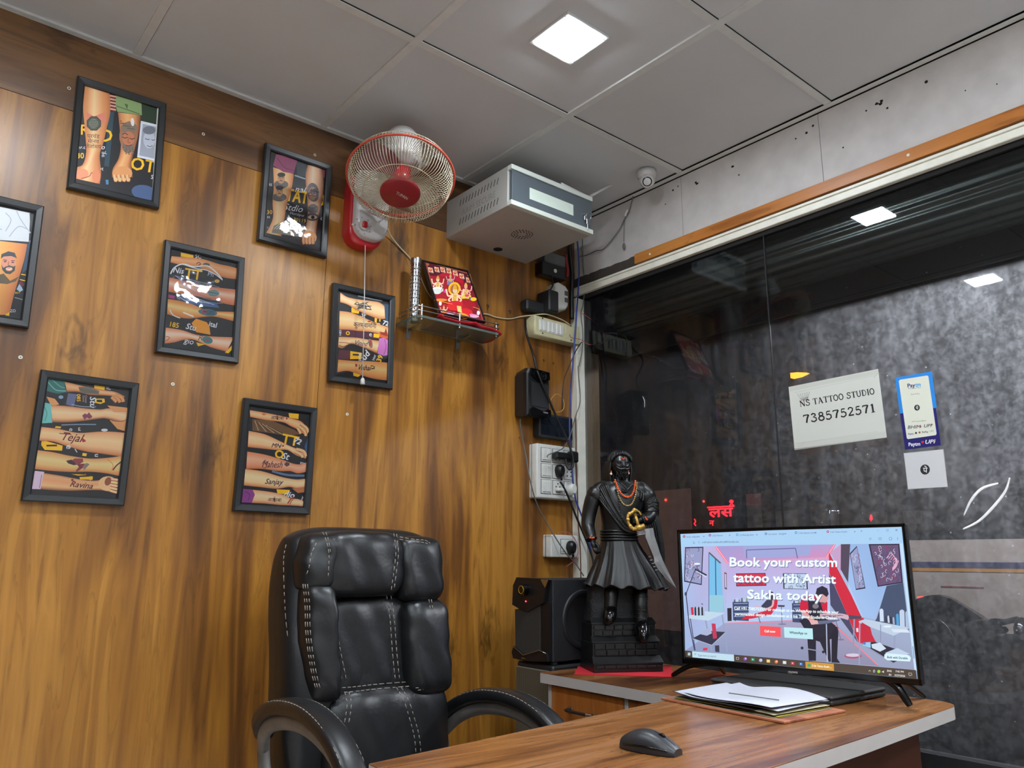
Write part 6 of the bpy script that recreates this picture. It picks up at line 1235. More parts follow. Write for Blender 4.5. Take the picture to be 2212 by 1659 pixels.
c.poly([(565, 524), (806, 520), (814, 623), (568, 628)], (60, 30, 60)); c.poly([(570, 530), (801, 526), (808, 617), (573, 622)], (214, 56, 84)); c.text('TATTOO STUDIO', 585, 613, 22, (90, 30, 60), width=200, bold=1)
art([(948, 522), (1144, 524), (1152, 653), (952, 648)], 5, bg=(190, 210, 236), n=22, cols=((60, 66, 100), (100, 104, 140)))
def cabin(x, y, w_, h_):
    c.poly([(x, y), (x+w_, y-2), (x+w_, y+h_), (x+5, y+h_-6)], (66, 76, 112))
    for k in range(5): c.line([(x+12, y+14+k*h_*.17), (x+w_-8, y+12+k*h_*.17)], 5, (160, 180, 220))
    for k in range(6): c.poly([(x+10+k*20, y), (x+12+k*20, y-20-(k*13) % 26), (x+22+k*20, y-20-(k*13) % 26), (x+24+k*20, y)], ((90, 96, 130), (190, 206, 236), (120, 150, 120))[k % 3])
cabin(538, 755, 132, 155); cabin(1022, 765, 80, 160); c.poly([(495, 806), (530, 804), (532, 910), (498, 912)], (46, 44, 60))
# reclining visitor and red chair
c.poly([(880, 700), (908, 730), (900, 800), (850, 860), (700, 890), (610, 900), (640, 870), (800, 830), (850, 780)], (206, 44, 70)); c.poly([(770, 790), (820, 735), (868, 700), (885, 730), (860, 790), (800, 812)], (62, 66, 86)); c.ell(852, 700, 26, 30, (60, 40, 50)); c.curve([(870, 740), (860, 790), (800, 820)], 16, (224, 176, 180)); c.line([(760, 800), (720, 785)], 12, (224, 176, 180)); c.line([(745, 860), (765, 925)], 7, (100, 104, 130)); c.line([(560, 880), (560, 910)], 8, (60, 60, 80))
c.poly([(905, 780), (965, 782), (960, 796), (910, 795)], (70, 60, 76)); c.line([(936, 795), (942, 935)], 6, (110, 110, 140)); c.ell(943, 936, 34, 7, (130, 130, 160))
# tattooist in red shirt and dark apron
c.poly([(1080, 900), (1400, 960), (1400, 1040), (1330, 1060), (1340, 1240), (1325, 1244), (1250, 1080), (1218, 1070), (1218, 1235), (1160, 1235), (1145, 1010)], (40, 38, 52)); c.poly([(1345, 1000), (1398, 1040), (1390, 1215), (1415, 1252), (1345, 1248)], (38, 36, 50))
c.poly([(1090, 755), (1140, 700), (1260, 705), (1312, 760), (1310, 880), (1260, 850), (1220, 900), (1085, 830)], (206, 36, 66)); c.poly([(1150, 720), (1250, 740), (1290, 880), (1380, 950), (1330, 1040), (1180, 1040), (1100, 900), (1160, 860)], (44, 42, 58)); c.ell(1215, 790, 26, 20, (130, 120, 130))
c.ell(1275, 715, 44, 52, (214, 160, 160)); c.poly([(1215, 690), (1225, 645), (1268, 624), (1310, 645), (1322, 690), (1305, 715), (1270, 690), (1240, 700), (1225, 730)], (46, 44, 62)); c.poly([(1250, 755), (1290, 760), (1270, 775)], (120, 80, 96))
c.curve([(1110, 840), (1170, 890), (1210, 930)], 34, (214, 160, 160)); c.poly([(1160, 900), (1230, 905), (1240, 935), (1180, 940)], (226, 176, 176)); c.curve([(1250, 870), (1330, 870), (1420, 868), (1485, 885)], 38, (206, 176, 190)); quad_ = random.Random(9)
for k in range(14): c.line([(1260+quad_.random()*190, 858+quad_.random()*26), (1270+quad_.random()*190, 862+quad_.random()*26)], 3, (110, 100, 130))
c.poly([(1480, 860), (1590, 872), (1585, 892), (1490, 895)], (84, 72, 92)); c.line([(1530, 895), (1520, 1190)], 12, (150, 150, 180)); c.ell(1520, 1195, 72, 22, (176, 90, 120)); c.ell(1520, 1188, 60, 14, (210, 200, 220))
c.poly([(1230, 910), (1300, 905), (1400, 895), (1415, 905), (1320, 930), (1240, 938)], (100, 110, 140)); c.line([(1303, 935), (1310, 1245)], 9, (180, 190, 216)); c.line([(1100, 1130), (1280, 1160)], 8, (140, 150, 180)); c.line([(1140, 1100), (1120, 1180)], 8, (140, 150, 180)); c.ell(1105, 1130, 12, 12, (50, 50, 70)); c.ell(1278, 1162, 12, 12, (50, 50, 70)); c.line([(1380, 910), (1420, 1060)], 6, (120, 110, 140)); c.ell(1422, 1062, 26, 7, (130, 120, 150))
# trolleys with bottles
def poly_l(pts, w_, col): c.line(pts, w_, col)
c.poly([(168, 870), (310, 830), (476, 846), (340, 908), (175, 890)], (190, 214, 232)); c.line([(320, 905), (370, 1160)], 12, (150, 160, 190)); c.line([(455, 860), (495, 1165)], 10, (150, 160, 190)); c.line([(195, 890), (235, 1150)], 7, (80, 80, 110)); c.poly([(215, 1050), (330, 990), (480, 1000), (370, 1105)], (54, 54, 76)); c.line([(215, 1055), (370, 1108), (480, 1005)], 7, (170, 180, 206)); c.poly([(265, 1015), (350, 960), (372, 1010), (330, 1030)], (170, 180, 214))
c.poly([(368, 930), (400, 932), (412, 1050), (380, 1055)], (196, 60, 90)); c.poly([(198, 800), (218, 796), (224, 860), (205, 862)], (206, 50, 76))
for k in range(6): c.poly([(228+k*14, 805), (236+k*14, 790), (242+k*14, 805), (244+k*14, 865), (230+k*14, 866)], ((50, 50, 66), (176, 190, 214))[k % 2])
c.line([(285, 770), (298, 775)], 6, (50, 50, 70)); c.poly([(300, 1130), (338, 1128), (330, 1150), (296, 1150)], (214, 60, 90)); c.poly([(395, 1110), (430, 1108), (432, 1165), (398, 1160)], (60, 60, 84))
c.line([(160, 690), (235, 490)], 7, (70, 74, 100)); c.line([(235, 488), (328, 538)], 13, (56, 60, 84)); c.line([(245, 505), (325, 552)], 5, (214, 236, 250)); c.line([(160, 690), (185, 930), (230, 1150)], 8, (70, 74, 100)); c.ell(158, 690, 10, 16, (70, 74, 100)); c.ell(250, 445, 26, 9, (226, 236, 250))
c.poly([(1565, 912), (1620, 895), (1985, 965), (1850, 1030), (1570, 925)], (190, 206, 226)); c.line([(1575, 925), (1570, 1270)], 11, (150, 160, 190)); c.line([(1860, 1030), (1850, 1290)], 14, (150, 160, 190)); c.line([(1745, 940), (1745, 1100)], 8, (140, 150, 180)); c.poly([(1590, 1090), (1700, 1080), (1985, 1180), (1850, 1250)], (46, 46, 62)); c.line([(1585, 1095), (1850, 1255)], 8, (150, 150, 180))
for x, y, w_, h_, col in ((1735, 810, 32, 105, (206, 220, 240)), (1780, 870, 14, 55, (60, 66, 84)), (1800, 866, 14, 60, (206, 214, 230)), (1820, 872, 14, 60, (50, 56, 74)), (1842, 878, 14, 60, (170, 180, 206)), (1870, 850, 22, 95, (80, 160, 214)), (1898, 818, 40, 140, (190, 206, 230)), (1945, 830, 28, 130, (170, 190, 220))): c.poly([(x, y+12), (x+w_*.3, y), (x+w_*.7, y), (x+w_, y+12), (x+w_+4, y+h_), (x+4, y+h_-2)], col)
c.ell(1800, 955, 34, 8, (226, 236, 246)); c.poly([(1830, 975), (1960, 980), (1985, 1005), (1850, 1002)], (214, 226, 240)); c.poly([(1600, 1010), (1612, 965), (1628, 965), (1660, 1015), (1665, 1130), (1600, 1110)], (150, 200, 236)); c.poly([(1605, 1050), (1625, 1055), (1622, 1105), (1600, 1098)], (60, 130, 206)); c.poly([(1670, 1100), (1740, 1085), (1790, 1135), (1740, 1160), (1675, 1130)], (206, 220, 236)); c.poly([(1780, 1170), (1880, 1130), (1985, 1180), (1900, 1200)], (190, 206, 230))
c.poly([(1545, 970), (1562, 966), (1564, 1000), (1548, 1000)], (226, 226, 236)); c.poly([(1590, 920), (1660, 960), (1690, 1080), (1600, 1085)], (196, 44, 66))
# headline, small print, buttons
W_ = (236, 250, 250)
for t_, x, y, wd, ey_ in (('Book your custom', 515, 462, 872, .004), ('tattoo with Artist', 543, 589, 832, .016), ('Sakha today', 658, 725, 604, .026)):
    c.text(t_, x+5, y+7, 104, (110, 110, 160), a=ey_, bold=4, width=wd); c.text(t_, x, y, 104, W_, a=ey_, bold=5, width=wd)
c.text('Call +91 7385752571 or message us on WhatsApp to schedule your', 552, 816, 34, W_, a=.040, bold=1.5, width=850)
c.text('personalized design consultation at S Ink Tattoo Studio in Chakan.', 560, 862, 34, W_, a=.043, bold=1.5, width=835)
c.poly([(762, 950), (930, 959), (932, 1040), (765, 1029)], (246, 84, 90)); c.text('Call now', 798, 1000, 26, W_, a=.05, bold=1.5, width=88); c.poly([(957, 960), (1191, 971), (1195, 1060), (962, 1045)], (190, 232, 240)); c.text('WhatsApp us', 1002, 1012, 28, (50, 70, 100), a=.05, bold=1, width=143)
c.poly([(1790, 1172), (1975, 1188), (1992, 1210), (1984, 1240), (1800, 1230), (1774, 1212), (1776, 1184)], (214, 240, 250)); c.text('Built with Durable', 1798, 1212, 26, (60, 80, 110), a=.06, bold=1, width=166)
# browser bar
GT = (86, 96, 130)
for x, y, col, t_, wd in ((145, 224, (150, 40, 60), 'Script calligraphy', 108), (355, 214, (150, 60, 140), '(152) Pinterest', 84), (577, 210, (60, 160, 200), '(1) WhatsApp Busin', 116), (811, 202, (90, 120, 160), 'Sun tattoo - Google', 134), (1056, 193, (60, 150, 190), 'S Ink tattoos studio', 146), (1315, 185, (180, 30, 90), 'S Ink Tattoo Studio -', 148)):
    c.ell(x, y-2, 10, 10, col); c.ell(x, y-2, 4, 4, (226, 236, 250)); c.text(t_, x+20, y+8, 20, GT, a=-.03, width=wd); c.text('×', x+155 if x < 1300 else x+214, y+7, 26, GT)
c.text('+', 1582, 188, 30, GT); c.text('–', 1718, 180, 26, GT); c.line([(1793, 166), (1806, 165), (1807, 179), (1794, 180)], 2.5, GT, closed=True); c.line([(1866, 162), (1882, 178)], 3, GT); c.line([(1882, 162), (1866, 178)], 3, GT)
c.text('s-ink-tattoo-studio-y0rca464.durable.site', 290, 276, 24, (70, 84, 116), a=-.012, width=300); c.line([(226+8*math.cos(t*.7), 272+8*math.sin(t*.7)) for t in range(8)], 2.5, GT); c.line([(260, 266), (272, 266)], 2.5, GT); c.line([(262, 276), (272, 276)], 2.5, GT)
c.line([(1661+(11 if k % 2 == 0 else 5)*math.sin(k*PI/5), 241-(11 if k % 2 == 0 else 5)*math.cos(k*PI/5)) for k in range(10)], 2, GT, closed=True); c.line([(1730, 233), (1750, 232), (1751, 247), (1731, 248)], 3, GT, closed=True); c.ell(1826, 240, 13, 13, (90, 130, 210)); c.ell(1826, 240, 9, 9, (190, 214, 246)); c.line([(1884, 230), (1884, 250)], 3, GT)
c.poly([(1903, 279), (1922, 278), (2040, 1316), (2020, 1312)], (196, 222, 246)); c.poly([(2004, 1115), (2012, 1116), (2022, 1216), (2014, 1216)], (130, 150, 200))
# task bar
c.poly([(152, 1150), (2032, 1310), (2042, 1382), (158, 1202)], (78, 66, 58)); c.poly([(210, 1156), (550, 1184), (553, 1238), (213, 1206)], (190, 220, 236)); c.text('Type here to search', 256, 1196, 24, (90, 110, 130), a=.07, width=150); c.ell(236, 1180, 7, 7, (90, 110, 130)); c.ell(236, 1180, 5, 5, (190, 220, 236))
for dx in (0, 11):
    for dy in (0, 12): c.rect(176+dx, 1168+dy, 9, 10, (206, 226, 236))
for k, (x, y, col) in enumerate(((580, 1215, (220, 226, 230)), (643, 1218, (150, 90, 200)), (705, 1224, (40, 150, 110)), (769, 1230, (160, 190, 226)), (831, 1236, (236, 200, 90)), (896, 1242, (236, 120, 60)), (963, 1248, (214, 226, 230)), (1029, 1254, (206, 60, 70)), (1097, 1260, (50, 110, 200)))):
    if k in (0,): c.line([(x-10, y-10), (x+10, y-9), (x+10, y+9), (x-10, y+8)], 3, col, closed=True)
    elif k in (1, 3, 5): c.ell(x, y, 14, 14, col); c.ell(x+4, y-3, 6, 6, (236, 214, 226))
    else: c.poly([(x-14, y-13), (x+14, y-11), (x+14, y+13), (x-14, y+11)], col); c.rect(x-5, y-5, 8, 9, (236, 240, 240))
c.poly([(1132, 1240), (1364, 1258), (1366, 1318), (1136, 1294)], (206, 150, 62)); c.ell(1163, 1271, 15, 15, (80, 170, 90)); c.ell(1163, 1271, 6, 6, (70, 130, 220)); c.text('S Ink Tattoo Studio ...', 1186, 1280, 24, (250, 240, 220), a=.08, bold=1, width=160)
WT = (222, 224, 220)
c.line([(1648, 1320), (1656, 1310), (1664, 1321)], 3, WT); c.ell(1692, 1318, 8, 11, WT); c.ell(1692, 1318, 5, 7, (78, 66, 58)); c.ell(1731, 1321, 13, 13, (150, 214, 60)); c.poly([(1756, 1320), (1764, 1320), (1772, 1312), (1772, 1334), (1764, 1327), (1756, 1327)], WT)
c.text('ENG', 1798, 1322, 22, WT, a=.08, width=36, bold=.8); c.text('IN', 1812, 1354, 22, WT, a=.08, width=18, bold=.8); c.text('7:42 PM', 1866, 1326, 22, WT, a=.08, width=66, bold=.8); c.text('3/27/2026', 1858, 1358, 22, WT, a=.08, width=86, bold=.8); c.line([(1974, 1332), (1998, 1334), (1999, 1352), (1990, 1352), (1985, 1358), (1982, 1351), (1975, 1350)], 3, WT, closed=True)
c.build('screen', print_mat('lcd', .25, emit=1.05), tv)
c = Canvas(T0+tn*.0040, tr, tu, tn, eps=1e-5).zoom(1440, 1100, 3.771); c.text('CROWN', 988, 1334, 24, (206, 200, 190), a=.06, bold=1, width=76); c.build('maker_lettering', m_sprint, tv)
def tvp(a, y=0, z=0): return TM @ Vector((a, y, z))
for a, front, back in ((-.262, (-.333, -.745), (-.165, -.805)), (.262, (-.268, -1.409), (-.105, -1.372))):
    p = tvp(a*.90, .010, .010); f = MB()
    for q in (front, back):
        q = Vector((q[0], q[1], DZ+.0075)); mid = p.lerp(q, .5)+Vector((0, 0, .010))
        f.tube(smooth_path([p, mid, q.lerp(mid, .12), q+(q-mid).normalized()*.004], 5), [.013, .013, .0125, .012, .0115, .011, .0105, .010, .0098, .0095, .009, .0085, .008, .0075, .007, .006][:16], 10, flat=.62)
    f.build('foot', m_gloss, tv)
# ---- closed laptop
lt = thing('laptop', 'closed black laptop lying under the television', 'laptop', (-.28, -1.115, DZ))
LM = Matrix.Translation((-.278, -1.116, DZ)) @ Matrix.Rotation(math.radians(-2.2), 4, 'Z')
m_lap = mat('laptop_black', (46, 47, 46), .5, bump=.05, bscale=600)
b = MB(); b.box((-.128, -.181, .0015), (.128, .181, .0135), M=LM, bev=.004)
b.box((-.1285, -.181+.03, .005), (-.1275, -.181+.045, .0085), M=LM, mi=1); b.build('base', [m_lap, m_gap], lt)
b = MB(); b.box((-.130, -.183, .0150), (.127, .183, .0245), M=LM, bev=.004); b.build('lid', m_lap, lt)
b = MB(); b.cyl((.118, -.15, .0142), (.118, .15, .0142), .004, M=LM); b.box((-.1, -.15, 0), (-.08, .15, .002), M=LM); b.build('hinge', m_black, lt)
b = MB(); 
for dx in (-.05, -.02, .035): b.box((dx, -.1822, .005), (dx+.018, -.1805, .0095), M=LM)
b.build('ports', m_gap, lt)
# ---- clipboard board with sheets
CM = Matrix.Translation((-.560, -1.162, DZ)) @ Matrix.Rotation(math.radians(-3.2), 4, 'Z')
bd = thing('clipboard', 'worn brown wooden clipboard lying on the desk before the laptop', 'clipboard', (-.56, -1.162, DZ))
MB().box((-.118, -.178, .0005), (.118, .178, .0058), M=CM, bev=.001).build('board', wood('board_wood', 1, [(96, 52, 34), (130, 74, 50), (160, 98, 68), (176, 112, 80), (186, 126, 94), (150, 90, 62)], .6, seed=50, knots=False), bd)
b = MB(); b.box((-.03, .150, .006), (.03, .172, .010), M=CM, bev=.001); b.tube([CM @ Vector((x, y, .012)) for x, y in ((-.02, .150), (-.015, .12), (.015, .12), (.02, .150))], .0015, 6); b.build('clip', m_steel, bd)
def sheet(label, x0, x1, y0, y1, rz, z0, zf, m, nx=12, ny=18):
    M = CM @ Matrix.Rotation(math.radians(rz), 4, 'Z'); v = []
    for i in range(nx+1):
        for j in range(ny+1):
            u, w = i/nx, j/ny; v.append(M @ Vector((x0+(x1-x0)*u, y0+(y1-y0)*w, z0+zf(u, w))))
    K = len(v); n_ = ny+1; fs = [(i*n_+j, (i+1)*n_+j, (i+1)*n_+j+1, i*n_+j+1) for i in range(nx) for j in range(ny)]
    b = MB(); b.add(v+[p+Vector((0, 0, .0004)) for p in v], [f[::-1] for f in fs]+[tuple(q+K for q in f) for f in fs]+[(j, j+1, j+1+K, j+K) for j in range(ny)]+[(nx*n_+j+1, nx*n_+j, nx*n_+j+K, nx*n_+j+1+K) for j in range(ny)], 0, True)
    o = b.build('paper_sheet', m); tag(o, label, 'paper', 'loose sheets on the clipboard'); return o
m_p1 = mat('white_paper', (198, 200, 210), .6, var=.04, vscale=12); m_p2 = mat('cream_paper', (204, 196, 166), .65); m_p3 = mat('yellow_card', (176, 158, 60), .6); m_p4 = mat('dark_card', (38, 38, 42), .5)
sheet('lowest cream sheet directly on the clipboard board', -.108, .104, -.152, .150, 0, .0066, lambda u, w: .0006*math.sin(w*9), m_p2)
sheet('thin yellow card sheet low in the paper pile on the clipboard', -.105, .100, -.150, .146, 1.2, .0088, lambda u, w: .002*(1-u)*math.sin(w*3), m_p3)
sheet('second cream sheet in the pile, above the yellow card', -.102, .103, -.148, .150, -1.5, .0122, lambda u, w: .0018*math.sin(w*5+u), m_p2)
sheet('black sheet curling up at its left corner in the pile on the clipboard', -.108, .095, -.095, .150, -1.0, .0150, lambda u, w: .0015*math.sin(w*4)+.020*max(0, w-.75)*(1-u*.5)*2, m_p4)
sheet('creased white sheet just below the top one on the clipboard', -.100, .108, -.145, .146, 1.8, .0195, lambda u, w: .0022*math.sin(w*6+2*u)+.012*max(0, w-.8)*2, m_p1)
sheet('top white sheet on the clipboard, bowed up along its far side', -.098, .106, -.142, .118, -2.5, .0240, lambda u, w: .0030*math.sin(w*5+1)+.020*(u**2)*math.sin(PI*min(1, w*1.1))*.7+.014*max(0, w-.82)*3*u, m_p1)
b = MB(); M_ = CM; b.cyl(M_ @ Vector((-.05, .02, .0315)), M_ @ Vector((-.03, -.105, .0310)), .0012, n=8); o = b.build('pencil_lead', m_cabg); tag(o, 'thin grey needle lying on the top sheet', 'needle')
# ---- mouse
ms = thing('mouse', 'black wireless computer mouse on the desk', 'mouse', (-1.108, -1.316, DZ))
MM = Matrix.Translation((-1.100, -1.316, DZ+.0005)) @ Matrix.Rotation(math.radians(190), 4, 'Z')
def mring(t, k=1.0):
    # t along the length 0 = heel .. 1 = front
    w_ = .0305*(math.sin(PI*min(max(.10+t*.84, 0), 1)))**.42*k; w_ *= (1-.10*math.exp(-((t-.55)/.2)**2)); H = .0385*(math.sin(PI*(.12+.80*t)))**.8*(1-.22*t)
    y = -.056+.112*t; out = []
    for a in [PI*2*q/24 for q in range(24)]:
        cx, sz = math.cos(a), math.sin(a)
        out.append((w_*math.copysign(abs(cx)**.75, cx), y, (H*math.copysign(abs(sz)**.85, sz) if sz > 0 else 0)+.002*(1 if sz >= 0 else 0)))
    return out
b = MB(); b.loft([mring(t) for t in (0, .03, .08, .15, .25, .35, .45, .55, .65, .75, .85, .92, .97, 1)], M=MM); b.build('shell', mat('mouse_shell', (40, 42, 46), .38, bump=.04, bscale=900), ms)
b = MB()
for t in [.62+.33*k/8 for k in range(9)]: pass
b.tube([MM @ Vector((0, -.056+.112*t, .0385*(math.sin(PI*(.12+.80*t)))**.8*(1-.22*t)+.0021)) for t in (.58, .65, .72, .8, .88, .95)], .0006, 5); b.build('button_gap', m_gap, ms)
b = MB(); b.cyl(MM @ Vector((-.0035, .022, .0245)), MM @ Vector((.0035, .022, .0245)), .0085, n=20); b.build('scroll_wheel', m_gloss, ms)
b = MB()
for sx in (-1, 1): b.tube([MM @ Vector((sx*.0312*(math.sin(PI*(.10+t*.84)))**.42*(1-.10*math.exp(-((t-.55)/.2)**2)), -.056+.112*t, .008+.010*t*(1-t)*2)) for t in (.1, .3, .5, .7, .9)], .0012, 6)
b.build('side_groove', m_gloss, ms)
# ================================================================ BLACK STATUE
m_st = mat('statue_black', (19, 20, 21), .34, bump=.2, bscale=260); m_strock = mat('statue_rock', (20, 21, 23), .6, bump=1.0, bscale=220)
m_gold = mat('gold_paint', (206, 166, 84), .35, metal=.7); m_orange = mat('orange_bead', (240, 92, 30), .4); m_pearl = mat('pearl', (226, 216, 200), .25)
m_blade_s = mat('blade_silver', (150, 150, 150), .38, metal=.6, bump=.3, bscale=300)
SR, SB = Vector((.877, -.480, 0)), Vector((.480, .877, 0)); SO = Vector((-.331, -.527, DZ+.0022))
st = thing('statue', 'black statue of a bearded warrior with a sword, standing on a brick-stepped base', 'statue')
SM = Matrix(((SR.x, SB.x, 0, SO.x), (SR.y, SB.y, 0, SO.y), (0, 0, 1, SO.z), (0, 0, 0, 1))); st.matrix_basis = SM
def S(u, v, y=0):
    """photo pixel -> point of the statue's own frame on the plane at depth y"""
    o = SO+SB*y; d = Vector(ray(u, v)); t = (o-Vector(CAM)).dot(SB)/d.dot(SB); p = Vector(CAM)+d*t-SO
    return Vector((p.dot(SR), y, p.z))
SA = lambda x, y, d=0: S(1240+x/6.145, 950+y/6.145, d)
SZ = lambda x, y, d=0: S(1240+x/5.925, 1200+y/5.925, d)
def B(mb, name, m, par=None): return mb.build(name, m, par or st, local=True)
# stepped brick base
b = MB(); lv = [SZ(600, y, -.08).z for y in (1500, 1385, 1290, 1120, 1040, 885, 810)]
W0 = .115
def tier(z0, z1, w_, yf): b.box((-w_, yf, z0), (w_, .066, z1), bev=.0015)
tier(0, lv[1], .113, -.088); tier(lv[1], lv[3], .110, -.068); tier(lv[3], lv[5], .106, -.048)
def slope(z0, z1, w_, y0, y1): b.add([(-w_-.002, y0, z0), (w_+.002, y0, z0), (w_+.002, y0, z0+.004), (-w_-.002, y0, z0+.004), (-w_+.002, y1, z1), (w_-.002, y1, z1), (w_-.002, y1, z0), (-w_+.002, y1, z0)], [(0, 1, 2, 3), (3, 2, 5, 4), (0, 3, 4, 7), (1, 6, 5, 2), (4, 5, 6, 7), (0, 7, 6, 1)])
slope(lv[1], lv[2], .113, -.092, -.068); slope(lv[3], lv[4], .110, -.072, -.048); slope(lv[5], lv[6], .106, -.052, -.026)
def bricks(z0, z1, rows, w_, yf, seed):
    q = random.Random(seed); h_ = (z1-z0)/rows
    for r_ in range(rows):
        x = -w_+.006
        while x < w_-.012:
            l = min(q.uniform(.026, .040), w_-.006-x)
            if l < .010: break
            b.box((x+.001, yf-.0042, z0+r_*h_+.0020), (x+l-.001, yf+.001, z0+(r_+1)*h_-.0012), bev=.001); x += l
bricks(.010, lv[1]-.004, 1, .113, -.088, 1); bricks(lv[2], lv[3]-.003, 2, .110, -.068, 2); bricks(lv[4], lv[5]-.003, 2, .106, -.048, 3)
B(b, 'base', m_st)
# rough rock behind the legs
b = MB(); rg = []; q = random.Random(4); zt = SA(800, 1800).z; zs = [lv[6]-.01+(SZ(500, 400).z+.02-lv[6]+.01)*k/10 for k in range(11)]
for k, z in enumerate(zs):
    ww = .105-.012*k/10; rg.append([((ww*math.copysign(abs(math.cos(a))**.6, math.cos(a)))*(1+q.uniform(-.03, .03)), .018+.045*math.copysign(abs(math.sin(a))**.6, math.sin(a))*(1+q.uniform(-.08, .08)), z) for a in [2*PI*i/40 for i in range(40)]])
b.loft(rg); B(b, 'rock', m_strock)
# robe: torso and pleated skirt, one continuous surface
def ring(u0, u1, v, ry, yc=0.0, fold=0, nf=15, ph=0, n=90, tilt=0, zw=0):
    l, r_ = S(u0, v), S(u1, v); cx, rx, z = (l.x+r_.x)/2, (r_.x-l.x)/2, (l.z+r_.z)/2; out = []
    for k in range(n):
        a = 2*PI*k/n; f = 1+fold*(.6*math.sin(nf*a+ph)+.4*math.sin((nf*2+1)*a+ph*1.7)); out.append(Vector((cx+rx*math.cos(a)*f, yc+ry*math.sin(a)*f, z+tilt*math.cos(a)+zw*math.sin(nf*a+ph))))
    return out
b = MB(); b.loft([ring(1266, 1438, 1267, .094, -.004, .075, 14, .4, tilt=-.006, zw=.006), ring(1268, 1436, 1262, .092, -.004, .075, 14, .4, tilt=-.006, zw=.004), ring(1273, 1428, 1248, .086, -.003, .075, 14, .3, tilt=-.004), ring(1280, 1416, 1230, .078, -.002, .068, 14, .2), ring(1288, 1402, 1210, .068, 0, .06, 14, .1), ring(1294, 1388, 1190, .060, 0, .035, 14, 0), ring(1299, 1378, 1172, .053, 0, .02, 14, 0),
    ring(1302, 1372, 1158, .048), ring(1302, 1374, 1145, .048), ring(1300, 1378, 1125, .051), ring(1297, 1384, 1102, .054), ring(1293, 1391, 1080, .053), ring(1294, 1392, 1066, .048), ring(1302, 1384, 1054, .040), ring(1312, 1372, 1047, .031), ring(1322, 1360, 1041, .024), ring(1325, 1356, 1030, .022), ring(1326, 1354, 1018, .021)])
body_ = B(b, 'robed_body', m_st)
b = MB()
hem = ring(1266, 1438, 1267, .094, -.004, .075, 14, .4, n=90, tilt=-.006, zw=.006); b.tube(hem, .0022, 6, closed=True); B(b, 'hem_fringe', m_st, body_)
b = MB()
for v, e in ((1148, .0515), (1154, .0515), (1160, .052), (1166, .054)): b.tube([p+Vector((0, 0, 0)) for p in ring(1299, 1375, v, e, n=48)], .0040, 6, closed=True)
B(b, 'waist_sash', m_st)
def surf(p, off=.0):   # push a point to the front of the torso
    c0, rx, ry = .012, .062, .052; k = max(0, 1-((p.x-(S(1338, 1100).x))/.075)**2); return Vector((p.x, -(ry*math.sqrt(k))-off, p.z))
# shoulder cloth: a diagonal bundle of folds across the chest
b = MB()
base = [(330, 640), (380, 780), (450, 930), (530, 1060), (600, 1160), (690, 1215), (790, 1225)]
for k in range(8):
    off = (k-3.5)*20; pts = [SA(x-off*.9*(1-i*.09), y+off*.25) for i, (x, y) in enumerate(base)]
    P = [surf(p, .006+.002*math.sin(k*2)) for p in pts]; P = [Vector((P[0].x, P[0].y+.035, P[0].z+.008))]+P; b.tube(smooth_path(P, 4), .0048, 7)
B(b, 'shoulder_cloth', m_st)
b = MB()
for line in ([(262, 690), (330, 800), (400, 920), (470, 1030), (540, 1090)], [(470, 600), (500, 740), (530, 900), (560, 1080), (620, 1180), (740, 1225)]):
    for p in smooth_path([surf(SA(x, y), .011) for x, y in line], 5): b.sphere(p, .0028, 8)
B(b, 'beaded_border', m_st)
# collar, crossed neckline
b = MB()
for line in ([(545, 590), (600, 640), (640, 700), (560, 700)], [(730, 590), (680, 640), (620, 700)]): b.tube(smooth_path([surf(SA(x, y), .003) for x, y in line], 4), .003, 6)
B(b, 'collar', m_st)
def arm(name, pts, rs, m=None):
    P = smooth_path(pts, 4); n = len(P); rr_ = [rs[min(int(i/4), len(rs)-2)]+(rs[min(int(i/4)+1, len(rs)-1)]-rs[min(int(i/4), len(rs)-2)])*((i/4) % 1) for i in range(n)]
    b = MB(); b.tube(P, rr_, 16); o = B(b, name, m or m_st); return o
def hand(pts_palm, fing, r=.0052):
    b = MB(); b.tube([Vector(p) for p in pts_palm], [.010, .0135, .0125], 12, flat=.7)
    for f in fing: b.tube(smooth_path([Vector(p) for p in f], 3), r, 8)
    return b
arm('right_arm', [SA(300, 690, .004), SA(245, 800, .006), SA(200, 980, .010), SA(185, 1130, .004), SA(210, 1230, -.014), SA(235, 1320, -.026)], [.028, .0265, .0245, .0225, .019, .0145])
b = hand([SA(240, 1320, -.028), SA(262, 1390, -.032), SA(285, 1440, -.034)], [[SA(255+i*16, 1420, -.036), SA(275+i*17, 1470, -.042), SA(300+i*12, 1500-i*4, -.034), SA(290+i*12, 1470, -.026)] for i in range(4)]+[[SA(285, 1370, -.04), SA(318, 1410, -.046), SA(322, 1450, -.046)]]); B(b, 'right_hand', m_st)
arm('left_arm', [SA(925, 720, .004), SA(975, 800, .004), SA(1010, 900, .0), SA(1010, 1000, -.012), SA(960, 1060, -.036), SA(900, 1060, -.052)], [.031, .032, .030, .025, .019, .0145])
b = hand([SA(905, 1060, -.054), SA(860, 1056, -.060), SA(825, 1060, -.062)], [[SA(840, 1025+i*24, -.062), SA(795, 1022+i*25, -.070), SA(780, 1030+i*24, -.060), SA(800, 1035+i*22, -.052)] for i in range(4)]+[[SA(870, 1020, -.066), SA(830, 1000, -.074), SA(800, 1010, -.074)]]); B(b, 'left_hand', m_st)
b = MB()      # folds of the left sleeve ring the upper arm
LA = smooth_path([SA(925, 720, .004), SA(975, 800, .004), SA(1010, 900, .0), SA(1010, 1000, -.012)], 4)
